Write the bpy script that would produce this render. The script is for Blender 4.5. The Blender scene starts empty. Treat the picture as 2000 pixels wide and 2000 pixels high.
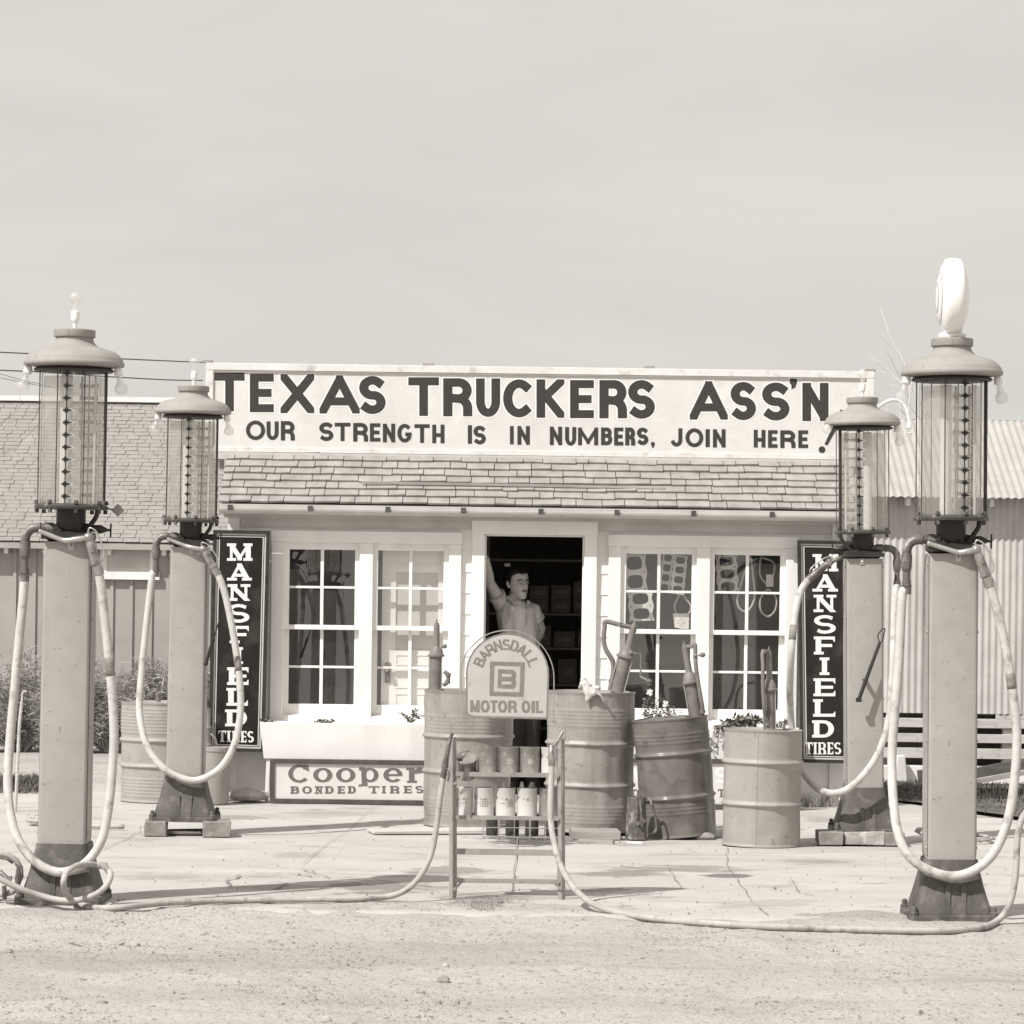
import bpy, math, random
from math import sin, cos, pi, radians, sqrt, atan2
from mathutils import Vector, Matrix

# ---------------------------------------------------------------- camera, light, exposure
scene = bpy.context.scene
COL = scene.collection
FOC, EYE, ROLL, HORIZ = 6000.0, 1.7, radians(0.75), 1125.0      # focal length in photo pixels, eye height, camera roll, horizon row
cam_d = bpy.data.cameras.new('camera'); cam = bpy.data.objects.new('camera', cam_d); COL.objects.link(cam)
cam_d.sensor_width = 36.0; cam_d.sensor_fit = 'HORIZONTAL'; cam_d.lens = 36.0 * FOC / 2000.0
cam_d.shift_y = (HORIZ - 1000.0) / 2000.0
cam_d.clip_start = 0.1; cam_d.clip_end = 2000.0
cam.location = (0, 0, EYE)
cam.matrix_world = Matrix.Translation((0, 0, EYE)) @ Matrix.Rotation(radians(90), 4, 'X') @ Matrix.Rotation(ROLL, 4, 'Z')
scene.camera = cam

SUN_DIR = Vector((1.05, 1.0, -1.68)).normalized()               # direction the light travels
sun_d = bpy.data.lights.new('sun', 'SUN'); sun_d.energy = 4.3; sun_d.angle = radians(0.5); sun_d.color = (1.0, 0.992, 0.972)
sun = bpy.data.objects.new('sun', sun_d); COL.objects.link(sun)
sun.rotation_euler = SUN_DIR.to_track_quat('-Z', 'Y').to_euler(); sun.location = (-20, -20, 40)

world = bpy.data.worlds.new('World'); scene.world = world; world.use_nodes = True
def build_world():
    nt = world.node_tree; n = nt.nodes; l = nt.links; n.clear()
    out = n.new('ShaderNodeOutputWorld'); bg = n.new('ShaderNodeBackground'); bg.inputs['Strength'].default_value = 0.091
    sky = n.new('ShaderNodeTexSky'); sky.sky_type = 'NISHITA'; sky.sun_disc = False
    sky.sun_elevation = math.asin(-SUN_DIR.z); sky.sun_rotation = atan2(-SUN_DIR.x, -SUN_DIR.y)
    sky.dust_density = 3.0; sky.air_density = 1.0
    bw = n.new('ShaderNodeRGBToBW'); l.new(sky.outputs[0], bw.inputs[0])
    tc = n.new('ShaderNodeTexCoord'); mp = n.new('ShaderNodeMapping'); l.new(tc.outputs['Generated'], mp.inputs[0])
    mp.inputs['Scale'].default_value = (2.2, 2.2, 11.0); mp.inputs['Rotation'].default_value = (0, radians(5), 0)
    nz = n.new('ShaderNodeTexNoise'); nz.inputs['Scale'].default_value = 2.4; nz.inputs['Detail'].default_value = 7.0
    nz.inputs['Roughness'].default_value = 0.55; nz.inputs['Distortion'].default_value = 0.5; l.new(mp.outputs[0], nz.inputs[0])
    mr = n.new('ShaderNodeMapRange'); mr.inputs[1].default_value = 0.40; mr.inputs[2].default_value = 0.74
    mr.inputs[3].default_value = -0.1; mr.inputs[4].default_value = 0.55; l.new(nz.outputs[0], mr.inputs[0])
    # thin bright overcast veil over the Nishita sky
    haze = n.new('ShaderNodeMath'); haze.operation = 'MULTIPLY_ADD'; l.new(bw.outputs[0], haze.inputs[0])
    haze.inputs[1].default_value = 0.10; haze.inputs[2].default_value = 6.05
    add = n.new('ShaderNodeMath'); add.operation = 'ADD'; l.new(haze.outputs[0], add.inputs[0]); l.new(mr.outputs[0], add.inputs[1])
    cx = n.new('ShaderNodeCombineXYZ')
    for i, k in enumerate((1.04, 1.0, 0.945)):
        m = n.new('ShaderNodeMath'); m.operation = 'MULTIPLY'; m.inputs[1].default_value = k
        l.new(add.outputs[0], m.inputs[0]); l.new(m.outputs[0], cx.inputs[i])
    l.new(cx.outputs[0], bg.inputs['Color']); l.new(bg.outputs[0], out.inputs[0])
build_world()
vs = scene.view_settings
scene.display_settings.display_device = 'sRGB'
vs.view_transform = 'Standard'; vs.look = 'None'; vs.exposure = 0.22; vs.gamma = 1.0; vs.use_curve_mapping = False

# ---------------------------------------------------------------- helpers
def P(px, py, Y):
    dx, dy = px - 1000.0, py - HORIZ; c, s = cos(ROLL), sin(ROLL)
    return Vector(((dx * c + dy * s) / FOC * Y, Y, EYE - (dy * c - dx * s) / FOC * Y))
def gz(Y):
    return -0.08 * min(1.06, max(0.0, (Y - 16.0) / 4.8))
def gr(x, y):                                        # the lot falls away towards the tin building
    return gz(y) - .02*min(1, max(0, (y - 24.5)/.5)) - .245*min(1, max(0, (y - 25)/5.8))*min(1, max(0, (x - 1.5)/1.2))
def G(px, py, up=0.0):
    Y = 18.0
    for _ in range(30):
        d = P(px, py, 1.0).z - EYE
        Y = (gz(Y) + up - EYE) / d
    return P(px, py, Y)

def grey(g):
    k = max(0.0, 1.0 - g) ** 2
    return (min(1, g * (1.02 + 0.10 * k)), g, g * (0.972 - 0.10 * k), 1.0)

def mat(name, g, rough=0.75, var=0.12, scale=5.0, bump=0.0, bscale=60.0, metal=0.0, spec=0.35, stretch=(1, 1, 1),
        spots=None, streak=None, detail=5.0, alpha=None, emit=None):
    m = bpy.data.materials.new(name); m.use_nodes = True
    nt = m.node_tree; n = nt.nodes; l = nt.links; b = n['Principled BSDF']
    tc = n.new('ShaderNodeTexCoord'); mp = n.new('ShaderNodeMapping'); l.new(tc.outputs['Object'], mp.inputs[0])
    mp.inputs['Scale'].default_value = stretch
    nz = n.new('ShaderNodeTexNoise'); nz.inputs['Scale'].default_value = scale; nz.inputs['Detail'].default_value = detail
    nz.inputs['Roughness'].default_value = 0.62; l.new(mp.outputs[0], nz.inputs[0])
    r = n.new('ShaderNodeValToRGB'); r.color_ramp.elements[0].position = 0.3; r.color_ramp.elements[1].position = 0.7
    r.color_ramp.elements[0].color = grey(g * (1 - var)); r.color_ramp.elements[1].color = grey(min(0.92, g * (1 + var)))
    l.new(nz.outputs[0], r.inputs[0]); last = r.outputs[0]
    def overlay(g2, sc, lo, hi, st, det=3.0):
        nonlocal last
        m2 = n.new('ShaderNodeMapping'); l.new(tc.outputs['Object'], m2.inputs[0]); m2.inputs['Scale'].default_value = st
        m2.inputs['Location'].default_value = (3.7, 1.3, 8.1)
        z = n.new('ShaderNodeTexNoise'); z.inputs['Scale'].default_value = sc; z.inputs['Detail'].default_value = det
        l.new(m2.outputs[0], z.inputs[0])
        q = n.new('ShaderNodeMapRange'); q.inputs[1].default_value = lo; q.inputs[2].default_value = hi; l.new(z.outputs[0], q.inputs[0])
        x = n.new('ShaderNodeMix'); x.data_type = 'RGBA'; l.new(q.outputs[0], x.inputs[0]); l.new(last, x.inputs[6])
        x.inputs[7].default_value = grey(g2); last = x.outputs[2]
    if spots: overlay(spots[0], spots[1], spots[2], spots[3], (1, 1, 1), 4.0)
    if streak: overlay(streak[0], streak[1], streak[2], streak[3], streak[4], 4.0)
    l.new(last, b.inputs['Base Color'])
    b.inputs['Roughness'].default_value = rough; b.inputs['Metallic'].default_value = metal
    b.inputs['Specular IOR Level'].default_value = spec
    if bump:
        z = n.new('ShaderNodeTexNoise'); z.inputs['Scale'].default_value = bscale; z.inputs['Detail'].default_value = 4.0
        l.new(mp.outputs[0], z.inputs[0]); bp = n.new('ShaderNodeBump'); bp.inputs['Strength'].default_value = bump
        bp.inputs['Distance'].default_value = 0.01; l.new(z.outputs[0], bp.inputs['Height']); l.new(bp.outputs[0], b.inputs['Normal'])
    return m

def glass_mat(name, tint, gloss, base, rough=0.02, dust=0.0, dust_g=0.5):
    m = bpy.data.materials.new(name); m.use_nodes = True
    nt = m.node_tree; n = nt.nodes; l = nt.links; n.clear()
    out = n.new('ShaderNodeOutputMaterial'); tr = n.new('ShaderNodeBsdfTransparent'); gl = n.new('ShaderNodeBsdfGlossy')
    tr.inputs[0].default_value = (tint*1.004, tint, tint*.985, 1); gl.inputs['Roughness'].default_value = rough; gl.inputs[0].default_value = grey(0.9)
    fr = n.new('ShaderNodeFresnel'); fr.inputs[0].default_value = 1.5
    ma = n.new('ShaderNodeMath'); ma.operation = 'MULTIPLY_ADD'; ma.inputs[1].default_value = gloss; ma.inputs[2].default_value = base
    ma.use_clamp = True; l.new(fr.outputs[0], ma.inputs[0])
    ge = n.new('ShaderNodeNewGeometry'); iv = n.new('ShaderNodeMath'); iv.operation = 'SUBTRACT'; iv.inputs[0].default_value = 1.0; l.new(ge.outputs['Backfacing'], iv.inputs[1])
    mq = n.new('ShaderNodeMath'); mq.operation = 'MULTIPLY'; l.new(ma.outputs[0], mq.inputs[0]); l.new(iv.outputs[0], mq.inputs[1])
    mx = n.new('ShaderNodeMixShader'); l.new(mq.outputs[0], mx.inputs[0]); l.new(tr.outputs[0], mx.inputs[1]); l.new(gl.outputs[0], mx.inputs[2])
    last = mx.outputs[0]
    if dust:
        df = n.new('ShaderNodeBsdfDiffuse'); df.inputs[0].default_value = grey(dust_g)
        tc = n.new('ShaderNodeTexCoord'); nz = n.new('ShaderNodeTexNoise'); nz.inputs['Scale'].default_value = 6.0; nz.inputs['Detail'].default_value = 4
        l.new(tc.outputs['Object'], nz.inputs[0])
        mm = n.new('ShaderNodeMath'); mm.operation = 'MULTIPLY'; mm.inputs[1].default_value = dust * 2; l.new(nz.outputs[0], mm.inputs[0])
        m2 = n.new('ShaderNodeMixShader'); l.new(mm.outputs[0], m2.inputs[0]); l.new(last, m2.inputs[1]); l.new(df.outputs[0], m2.inputs[2]); last = m2.outputs[0]
    l.new(last, out.inputs[0])
    return m

MW = {}
def mw(o): return MW.get(o.name, Matrix.Identity(4)) if o else Matrix.Identity(4)
def tag(o, label, cat, group=None, kind=None):
    if label: o['label'] = label
    if cat: o['category'] = cat
    if group: o['group'] = group
    if kind: o['kind'] = kind
    return o
def empty(name, loc, label=None, cat=None, group=None, rot=(0, 0, 0), scl=1.0):
    o = bpy.data.objects.new(name, None); COL.objects.link(o); o.empty_display_size = 0.1
    o.location = loc; o.rotation_euler = rot; o.scale = (scl,) * 3
    from mathutils import Euler
    MW[o.name] = Matrix.LocRotScale(Vector(loc), Euler(rot), Vector((scl,) * 3))
    return tag(o, label, cat, group)
def dup(o, loc=None, rot=None, label=None, group=None, parent=None):
    c = o.copy(); COL.objects.link(c)
    if parent: c.parent = parent
    if loc is not None: c.location = loc
    if rot is not None: c.rotation_euler = rot
    if label: c['label'] = label
    if group: c['group'] = group
    for ch in list(o.children): dup(ch, parent=c)
    return c

class MB:
    """collects shapes and links them as one mesh object"""
    def __init__(s): s.v = []; s.f = []; s.mi = []
    def add(s, vs, fs, mi=0):
        b = len(s.v); s.v += [Vector(v) for v in vs]
        for f in fs: s.f.append([b + i for i in f]); s.mi.append(mi)
        return s
    def box(s, x0, x1, y0, y1, z0, z1, mi=0):
        v = [(x0,y0,z0),(x1,y0,z0),(x1,y1,z0),(x0,y1,z0),(x0,y0,z1),(x1,y0,z1),(x1,y1,z1),(x0,y1,z1)]
        return s.add(v, [(3,2,1,0),(4,5,6,7),(0,1,5,4),(1,2,6,5),(2,3,7,6),(3,0,4,7)], mi)
    def obox(s, c, ax, ay, az, mi=0):
        c, ax, ay, az = map(Vector, (c, ax, ay, az)); v = []
        for k in (-1, 1):
            for (i, j) in ((-1,-1),(1,-1),(1,1),(-1,1)): v.append(c + ax*i + ay*j + az*k)
        return s.add(v, [(3,2,1,0),(4,5,6,7),(0,1,5,4),(1,2,6,5),(2,3,7,6),(3,0,4,7)], mi)
    def bar(s, a, b, w, d, mi=0, up=(0, 1, 0)):
        a, b = Vector(a), Vector(b); t = (b - a); L = t.length; t.normalize(); u = Vector(up); u = (u - t * u.dot(t))
        if u.length < 1e-5: u = Vector((1, 0, 0)) - t * t.x
        u.normalize(); r = t.cross(u)
        return s.obox((a + b) / 2, r * w / 2, u * d / 2, t * L / 2, mi)
    def tube(s, pts, r, n=10, mi=0, caps=True):
        pts = [Vector(p) for p in pts]; m = len(pts); rr = r if isinstance(r, (list, tuple)) else [r] * m
        t0 = (pts[1] - pts[0]).normalized(); u = t0.orthogonal().normalized(); rings = []
        for i in range(m):
            a = pts[max(i - 1, 0)]; b = pts[min(i + 1, m - 1)]; t = (b - a)
            if t.length < 1e-9: t = t0.copy()
            t.normalize(); u = (u - t * u.dot(t)); u.normalize(); w = t.cross(u)
            rings.append([pts[i] + (u * cos(2*pi*k/n) + w * sin(2*pi*k/n)) * rr[i] for k in range(n)])
        return s.loft(rings, mi, caps)
    def loft(s, rings, mi=0, caps=True, closed=True):
        n = len(rings[0]); v = [p for R in rings for p in R]; f = []
        for i in range(len(rings) - 1):
            for k in range(n if closed else n - 1):
                k2 = (k + 1) % n; f.append((i*n + k, i*n + k2, (i+1)*n + k2, (i+1)*n + k))
        if caps: f.append(tuple(range(n))[::-1]); f.append(tuple((len(rings)-1)*n + k for k in range(n)))
        return s.add(v, f, mi)
    def lathe(s, prof, c=(0, 0, 0), n=24, mi=0, caps=True, axis=None, up=None):
        c = Vector(c); z = Vector(axis or (0, 0, 1)).normalized(); x = (Vector(up) if up else (Vector((1, 0, 0)) if abs(z.x) < .9 else Vector((0, 1, 0))))
        x = (x - z * x.dot(z)).normalized(); y = z.cross(x)
        return s.loft([[c + z * h + (x * cos(2*pi*k/n) + y * sin(2*pi*k/n)) * r for k in range(n)] for (r, h) in prof], mi, caps)
    def ball(s, c, rx, ry, rz, n=14, m=9, mi=0):
        c = Vector(c); rings = []
        for i in range(m + 1):
            a = -pi/2 + pi * (0.02 + 0.96 * i / m); rings.append([c + Vector((rx*cos(a)*cos(2*pi*k/n), ry*cos(a)*sin(2*pi*k/n), rz*sin(a))) for k in range(n)])
        return s.loft(rings, mi)
    def prism(s, out, y0, y1, mi=0):
        """outline [(x,z)..] extruded from y0 to y1"""
        n = len(out); v = [(x, y0, z) for x, z in out] + [(x, y1, z) for x, z in out]
        f = [tuple(range(n)), tuple(range(2*n - 1, n - 1, -1))] + [(i, i + n, (i+1) % n + n, (i+1) % n) for i in range(n)]
        return s.add(v, f, mi)
    def jitter(s, amt, seed=0):
        rd = random.Random(seed)
        for v in s.v: v += Vector((rd.uniform(-amt, amt), rd.uniform(-amt, amt), rd.uniform(-amt, amt)))
        return s
    def build(s, name, mats, parent=None, local=False, smooth=40, flat=False, bevel=0.0):
        me = bpy.data.meshes.new(name); inv = Matrix.Identity(4) if (local or not parent) else mw(parent).inverted()
        off = Vector((0, 0, 0))
        if not parent and s.v and not local:       # origin at the middle of its base
            xs = [v.x for v in s.v]; ys = [v.y for v in s.v]; off = Vector(((min(xs)+max(xs))/2, (min(ys)+max(ys))/2, min(v.z for v in s.v)))
        me.from_pydata([tuple(inv @ v - off) for v in s.v], [], s.f); me.update()
        ml = mats if isinstance(mats, (list, tuple)) else [mats]
        for m in ml: me.materials.append(m)
        if len(ml) > 1: me.polygons.foreach_set('material_index', s.mi)
        o = bpy.data.objects.new(name, me); COL.objects.link(o)
        if not flat:
            me.shade_smooth()
            if smooth: me.set_sharp_from_angle(angle=radians(smooth))
        if parent: o.parent = parent; MW[o.name] = mw(parent).copy()
        else: o.location = off; MW[o.name] = Matrix.Translation(off)
        if bevel:
            b = o.modifiers.new('bevel', 'BEVEL'); b.width = bevel; b.segments = 2; b.limit_method = 'ANGLE'; b.angle_limit = radians(40)
        return o

def spline(pts, k=6):
    pts = [Vector(p) for p in pts]; out = []
    for i in range(len(pts) - 1):
        p0, p1, p2, p3 = pts[max(i-1, 0)], pts[i], pts[i+1], pts[min(i+2, len(pts)-1)]
        for j in range(k):
            t = j / k; out.append(0.5 * ((2*p1) + (p2-p0)*t + (2*p0-5*p1+4*p2-p3)*t*t + (3*p1-p0-3*p2+p3)*t**3))
    out.append(pts[-1]); return out
def arc(cx, cy, rx, ry, a0, a1, n=12):
    return [(cx + rx*cos(radians(a0 + (a1-a0)*i/n)), cy + ry*sin(radians(a0 + (a1-a0)*i/n))) for i in range(n + 1)]
# ---------------------------------------------------------------- sign painter's letters (stroke skeletons in a unit box, y up)
S_CURVE = arc(.5, .745, .5, .255, 42, 270, 14) + arc(.5, .25, .5, .25, 90, -138, 14)[1:]
LET = {
 'I': [[(.5, 0), (.5, 1)]], 'T': [[(.5, 0), (.5, 1)], [(0, 1), (1, 1)]], 'L': [[(0, 0), (0, 1)], [(0, 0), (1, 0)]],
 'E': [[(0, 0), (0, 1)], [(0, 1), (1, 1)], [(0, .5), (.85, .5)], [(0, 0), (1, 0)]],
 'F': [[(0, 0), (0, 1)], [(0, 1), (1, 1)], [(0, .5), (.8, .5)]],
 'H': [[(0, 0), (0, 1)], [(1, 0), (1, 1)], [(0, .42), (1, .42)]],
 'N': [[(0, 0), (0, 1)], [(1, 0), (1, 1)], [(0, 1), (1, 0)]],
 'M': [[(0, 0), (.0, 1)], [(1, 0), (1, 1)], [(.0, 1), (.5, .1)], [(1, 1), (.5, .1)]],
 'X': [[(0, 0), (1, 1)], [(0, 1), (1, 0)]], 'V': [[(0, 1), (.5, 0)], [(1, 1), (.5, 0)]],
 'A': [[(0, 0), (.5, 1)], [(1, 0), (.5, 1)], [(.2, .27), (.8, .27)]],
 'K': [[(0, 0), (0, 1)], [(0, .42), (.95, 1)], [(.3, .55), (1, 0)]],
 'U': [[(0, 1)] + arc(.5, .38, .5, .38, 180, 360, 14) + [(1, 1)]],
 'J': [[(1, 1)] + arc(.55, .33, .45, .33, 0, -150, 12)],
 'O': [arc(.5, .5, .5, .5, 0, 360, 28)],
 'C': [arc(.55, .5, .55, .5, 52, 308, 22)],
 'G': [arc(.52, .5, .52, .5, 55, 322, 22), [(.58, .42), (1, .42)]],
 'S': [S_CURVE],
 'R': [[(0, 0), (0, 1)], [(0, 1), (.55, 1)] + arc(.55, .73, .42, .27, 80, -90, 10) + [(0, .46)], [(.4, .46)] + arc(.5, .12, .5, .34, 70, -5, 6) + [(1, 0)]],
 'P': [[(0, 0), (0, 1)], [(0, 1), (.55, 1)] + arc(.55, .74, .42, .26, 80, -90, 10) + [(0, .48)]],
 'B': [[(0, 0), (0, 1)], [(0, 1), (.5, 1)] + arc(.55, .77, .38, .23, 80, -90, 10) + [(0, .54)], [(0, .54), (.55, .54)] + arc(.58, .27, .42, .27, 80, -90, 10) + [(0, 0)]],
 'D': [[(0, 0), (0, 1)], [(0, 1), (.4, 1)] + arc(.45, .5, .55, .5, 80, -80, 14) + [(.4, 0), (0, 0)]],
}
SERIF = {'I': [(.5, 0), (.5, 1)], 'T': [(.5, 0)], 'L': [(0, 0), (0, 1)], 'E': [(0, 0), (0, 1)], 'F': [(0, 0), (0, 1)],
 'N': [(0, 0), (0, 1), (1, 1)], 'M': [(0, 0), (1, 0), (0, 1), (1, 1)], 'A': [(0, 0), (1, 0)], 'R': [(0, 0), (0, 1), (1, 0)],
 'B': [(0, 0), (0, 1)], 'D': [(0, 0), (0, 1)], 'P': [(0, 0), (0, 1)], 'V': [(0, 1), (1, 1)], 'H': [(0, 0), (0, 1), (1, 0), (1, 1)]}
THIN = {('N', 0), ('N', 1), ('M', 0), ('A', 0), ('V', 1), ('M', 3), ('X', 0), ('U', 9)}
BEAK = {'T': [(0, 1, -1), (1, 1, -1)], 'E': [(1, 1, -1), (1, 0, 1)], 'F': [(1, 1, -1)], 'L': [(1, 0, 1)]}

def clip_poly(poly, x0, x1, y0, y1):
    for axis, lim, sgn in ((0, x0, 1), (0, x1, -1), (1, y0, 1), (1, y1, -1)):
        out = []
        for i in range(len(poly)):
            a, b = poly[i], poly[(i + 1) % len(poly)]; da = (a[axis] - lim) * sgn; db = (b[axis] - lim) * sgn
            if da >= 0: out.append(a)
            if (da >= 0) != (db >= 0):
                t = da / (da - db); out.append((a[0] + (b[0]-a[0])*t, a[1] + (b[1]-a[1])*t))
        poly = out
        if len(poly) < 3: return []
    return poly
def ribbon(pts, w, ext=0.0, wh=None):
    """quads along a polyline; w = width of upright strokes, wh = width of level strokes"""
    if wh is None: wh = w
    p = [Vector((a, b)) for a, b in pts]; n = len(p); closed = (p[0] - p[-1]).length < 1e-6
    if closed: p = p[:-1]; n -= 1
    offs = []
    for i in range(n):
        def d(a, b):
            v = p[b] - p[a]; return v.normalized() if v.length > 1e-9 else Vector((1, 0))
        if closed: d0, d1 = d((i-1) % n, i), d(i, (i+1) % n)
        else: d0 = d(i-1, i) if i else d(0, 1); d1 = d(i, i+1) if i < n-1 else d0
        nn = Vector((-(d0 + d1).y, (d0 + d1).x))
        if nn.length < 1e-6: nn = Vector((-d0.y, d0.x))
        nn.normalize(); t = Vector((nn.y, -nn.x)); k = max(.35, nn.dot(Vector((-d0.y, d0.x))))
        ww = w * t.y * t.y + wh * t.x * t.x
        offs.append(nn * (ww / 2 / k))
    if ext and not closed:
        p = list(p); e0 = (p[0] - p[1]).normalized() * ext; e1 = (p[-1] - p[-2]).normalized() * ext; p[0] = p[0] + e0; p[-1] = p[-1] + e1
    L = [p[i] + offs[i] for i in range(n)]; R = [p[i] - offs[i] for i in range(n)]; q = []
    for i in range(n if closed else n - 1):
        j = (i + 1) % n; q.append([tuple(L[i]), tuple(L[j]), tuple(R[j]), tuple(R[i])])
    return q
def glyph(ch, x0, x1, y0, y1, t, serif=False, grow=0.0, hthin=None):
    """layers of polygons (one list per stroke) for a letter filling the box; y up"""
    W, H = x1 - x0, y1 - y0; layers = []
    if ch == "'" or ch == ',':
        cx, cy = (x0 + x1) / 2, y1 - W * .5; r = W * .5 + grow
        return [[[(cx + r*cos(a*pi/9), cy + r*sin(a*pi/9)) for a in range(18)]], [[(cx - r*.5, cy), (cx + r, cy), (cx + r*.5, y0 + H*.15), (cx - r*.5, y0 - grow)]]]
    th = hthin if hthin else (t * .42 if serif else t * .92)
    ix, iy = t / 2, th / 2
    if serif and ch in 'SOCG': ix, iy = t / 2, th / 2
    se = t * .55 if (serif and ch in SERIF) else 0.0
    if serif and ch == 'T': se = 0
    mp = lambda u, v: (x0 + ix + se*.6 + u * (W - 2*ix - se*(1.2 if ch in 'INMHA' else .6)), y0 + iy + v * (H - 2*iy))
    for si, st in enumerate(LET[ch]):
        pts = [mp(u, v) for u, v in st]; w = t
        if serif and (ch, si) in THIN: w = t * .5
        if ch == 'M' and si > 1: w = w * (.8 if not serif else 1)
        straight = len(st) == 2
        qs = ribbon(pts, w + 2*grow, ext=(t * 1.5 if straight and st[0][1] != st[1][1] else (iy if not straight else ix)) + grow, wh=(th if (serif or straight) else w * .92) + 2*grow)
        if straight and st[0][1] == st[1][1] and ch not in 'T':
            u0, u1 = min(st[0][0], st[1][0]), max(st[0][0], st[1][0]); a, b = mp(u0, st[0][1]), mp(u1, st[0][1]); hx = ix if u1 >= .8 else 0
            qs = [[(a[0] - grow, a[1] - th/2 - grow), (b[0] + hx + grow, a[1] - th/2 - grow), (b[0] + hx + grow, a[1] + th/2 + grow), (a[0] - grow, a[1] + th/2 + grow)]]
        bx = [x0 - grow, x1 + grow, y0 - grow, y1 + grow]
        if ch in 'AVM' and straight:                 # diagonals meet in a flat point
            apex = {'A': (.5, 1), 'V': (.5, 0), 'M': (.5, .1)}[ch]
            if apex in st:
                ax_ = mp(*apex)[0]; other = st[0] if st[1] == apex else st[1]
                if other[0] < apex[0]: bx[1] = ax_ + t*.42 + grow
                else: bx[0] = ax_ - t*.42 - grow
                if ch == 'M': bx[2] = max(bx[2], mp(*apex)[1] - t*.5)
        cl = [clip_poly(q, *bx) for q in qs]
        layers.append([q for q in cl if q])
    if serif:
        hs = th * .9
        for (u, v) in SERIF.get(ch, []):
            a = mp(u, v); yb = y0 if v < .5 else y1 - hs; L = t * .95
            layers.append([clip_poly([(a[0]-L-grow, yb-grow), (a[0]+L+grow, yb-grow), (a[0]+L+grow, yb+hs+grow), (a[0]-L-grow, yb+hs+grow)], x0-grow, x1+grow, y0-grow, y1+grow)])
        for (u, v, dr) in BEAK.get(ch, []):
            ex = x0 if u == 0 else x1; sg = 1 if u == 0 else -1; yb = y1 if v else y0; hh = H * .3 * dr
            layers.append([[(ex - sg*grow, yb - dr*grow), (ex + sg*t*.75, yb), (ex + sg*t*.12, yb + hh), (ex - sg*grow, yb + hh)]])
    return [[q for q in L if q and len(q) >= 3] for L in layers]
def letter_px(mb, ch, box, Y, t, serif=False, grow=0.0, mi=0, d0=0.0012, xf=None, hthin=None):
    """box = (left, right, top, bottom) in photo pixels on the plane at distance Y"""
    l, r, tp, bt = box; Y0 = Y - d0
    for k, layer in enumerate(glyph(ch, l, r, -bt, -tp, t, serif, grow, hthin)):
        for q in layer:
            pts = [(a, -b) for a, b in q]
            if xf: pts = [xf(*p) for p in pts]
            v = [P(a, b, Y) + Vector((0, Y0 - Y - .00014 * k, 0)) for a, b in pts]
            nrm = (v[1] - v[0]).cross(v[2] - v[0])
            if nrm.y > 0: v = v[::-1]
            mb.add(v, [tuple(range(len(v)))], mi)
def polys_px(mb, polys, Y, d0, mi=0):
    for k, q in enumerate(polys):
        v = [P(a, b, Y) + Vector((0, -d0 - .00012*k, 0)) for a, b in q]
        if (v[1] - v[0]).cross(v[2] - v[0]).y > 0: v = v[::-1]
        mb.add(v, [tuple(range(len(v)))], mi)
# ---------------------------------------------------------------- materials
M = {}
M['white'] = mat('white_paint', .80, .55, .05, 3, .08, 90, streak=(.62, 2.5, .56, .8, (1, 1, .15)))
M['white2'] = mat('worn_white_paint', .74, .6, .08, 4, .1, 90, streak=(.5, 3, .55, .85, (1, 1, .2)))
M['trim_grey'] = mat('grey_board', .5, .7, .12, 4, .1)
M['pump'] = mat('dull_pump_enamel', .33, .55, .09, 5, .06, 120, spots=(.19, 46, .665, .73), streak=(.26, 5, .54, .78, (1, 1, .12)))
M['pump_base'] = mat('grimy_cast_iron', .095, .6, .35, 6, .25, 70, spots=(.19, 14, .52, .8), streak=(.05, 5, .5, .7, (1, 1, .12)))
M['iron'] = mat('black_iron', .028, .5, .3, 8, .15, 60)
M['plate_iron'] = mat('worn_dark_iron', .055, .55, .4, 12, .2, 60, spots=(.2, 30, .58, .7))
M['cap'] = mat('chalky_cap_enamel', .30, .7, .1, 5, .12, 140, spots=(.15, 18, .62, .8))
M['pipe'] = mat('galvanised_pipe', .13, .45, .35, 12, .2, 80, metal=.3, spots=(.30, 18, .54, .7))
M['brass'] = mat('dull_brass', .30, .38, .35, 16, .15, 80, metal=.5, spots=(.12, 22, .55, .7))
M['hose'] = mat('pale_rubber_hose', .50, .7, .12, 9, .2, 60, spots=(.27, 16, .54, .72))
M['hose_dark'] = mat('dusty_rubber_hose', .38, .8, .14, 9, .2, 60, spots=(.2, 16, .54, .72))
M['tape'] = mat('friction_tape', .22, .8, .3, 20, .2)
M['rod'] = mat('rusty_rod', .07, .6, .5, 40, 0)
M['porcelain'] = mat('white_porcelain', .8, .2, .02, 3, spec=.5)
M['bulb'] = glass_mat('frosted_bulb', .95, 1.5, .08, .08, .2, .85)
M['cylinder'] = glass_mat('pump_cylinder_glass', .975, 1.3, .012, .01, .05, .7)
M['fuel'] = glass_mat('clear_fuel', .885, .6, .02, .05, .2, .5)
M['window_glass'] = glass_mat('dusty_window_glass', .95, 2.2, .075, .004, .03, .55)
M['concrete_lump'] = mat('rough_concrete', .42, .9, .2, 8, .5, 40)
M['stone'] = mat('stone_block', .22, .9, .3, 9, .6, 30, spots=(.4, 12, .55, .8))
M['brick'] = mat('old_brick', .30, .9, .25, 12, .6, 50, spots=(.5, 14, .55, .7))
M['drum'] = mat('drum_paint', .285, .42, .14, 4, .15, 30, spots=(.16, 24, .61, .74), streak=(.18, 5, .52, .74, (1, 1, .22)))
M['drum_dark'] = mat('dark_drum_paint', .15, .28, .2, 4, .12, 25, spots=(.08, 10, .5, .8))
M['drum_pale'] = mat('pale_drum_paint', .315, .5, .1, 6, .1, 60, spots=(.2, 26, .62, .74), streak=(.26, 3, .5, .8, (1, 1, .3)))
M['bpump'] = mat('grey_hand_pump', .18, .5, .2, 10, .15, 60, spots=(.12, 14, .52, .75))
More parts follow.
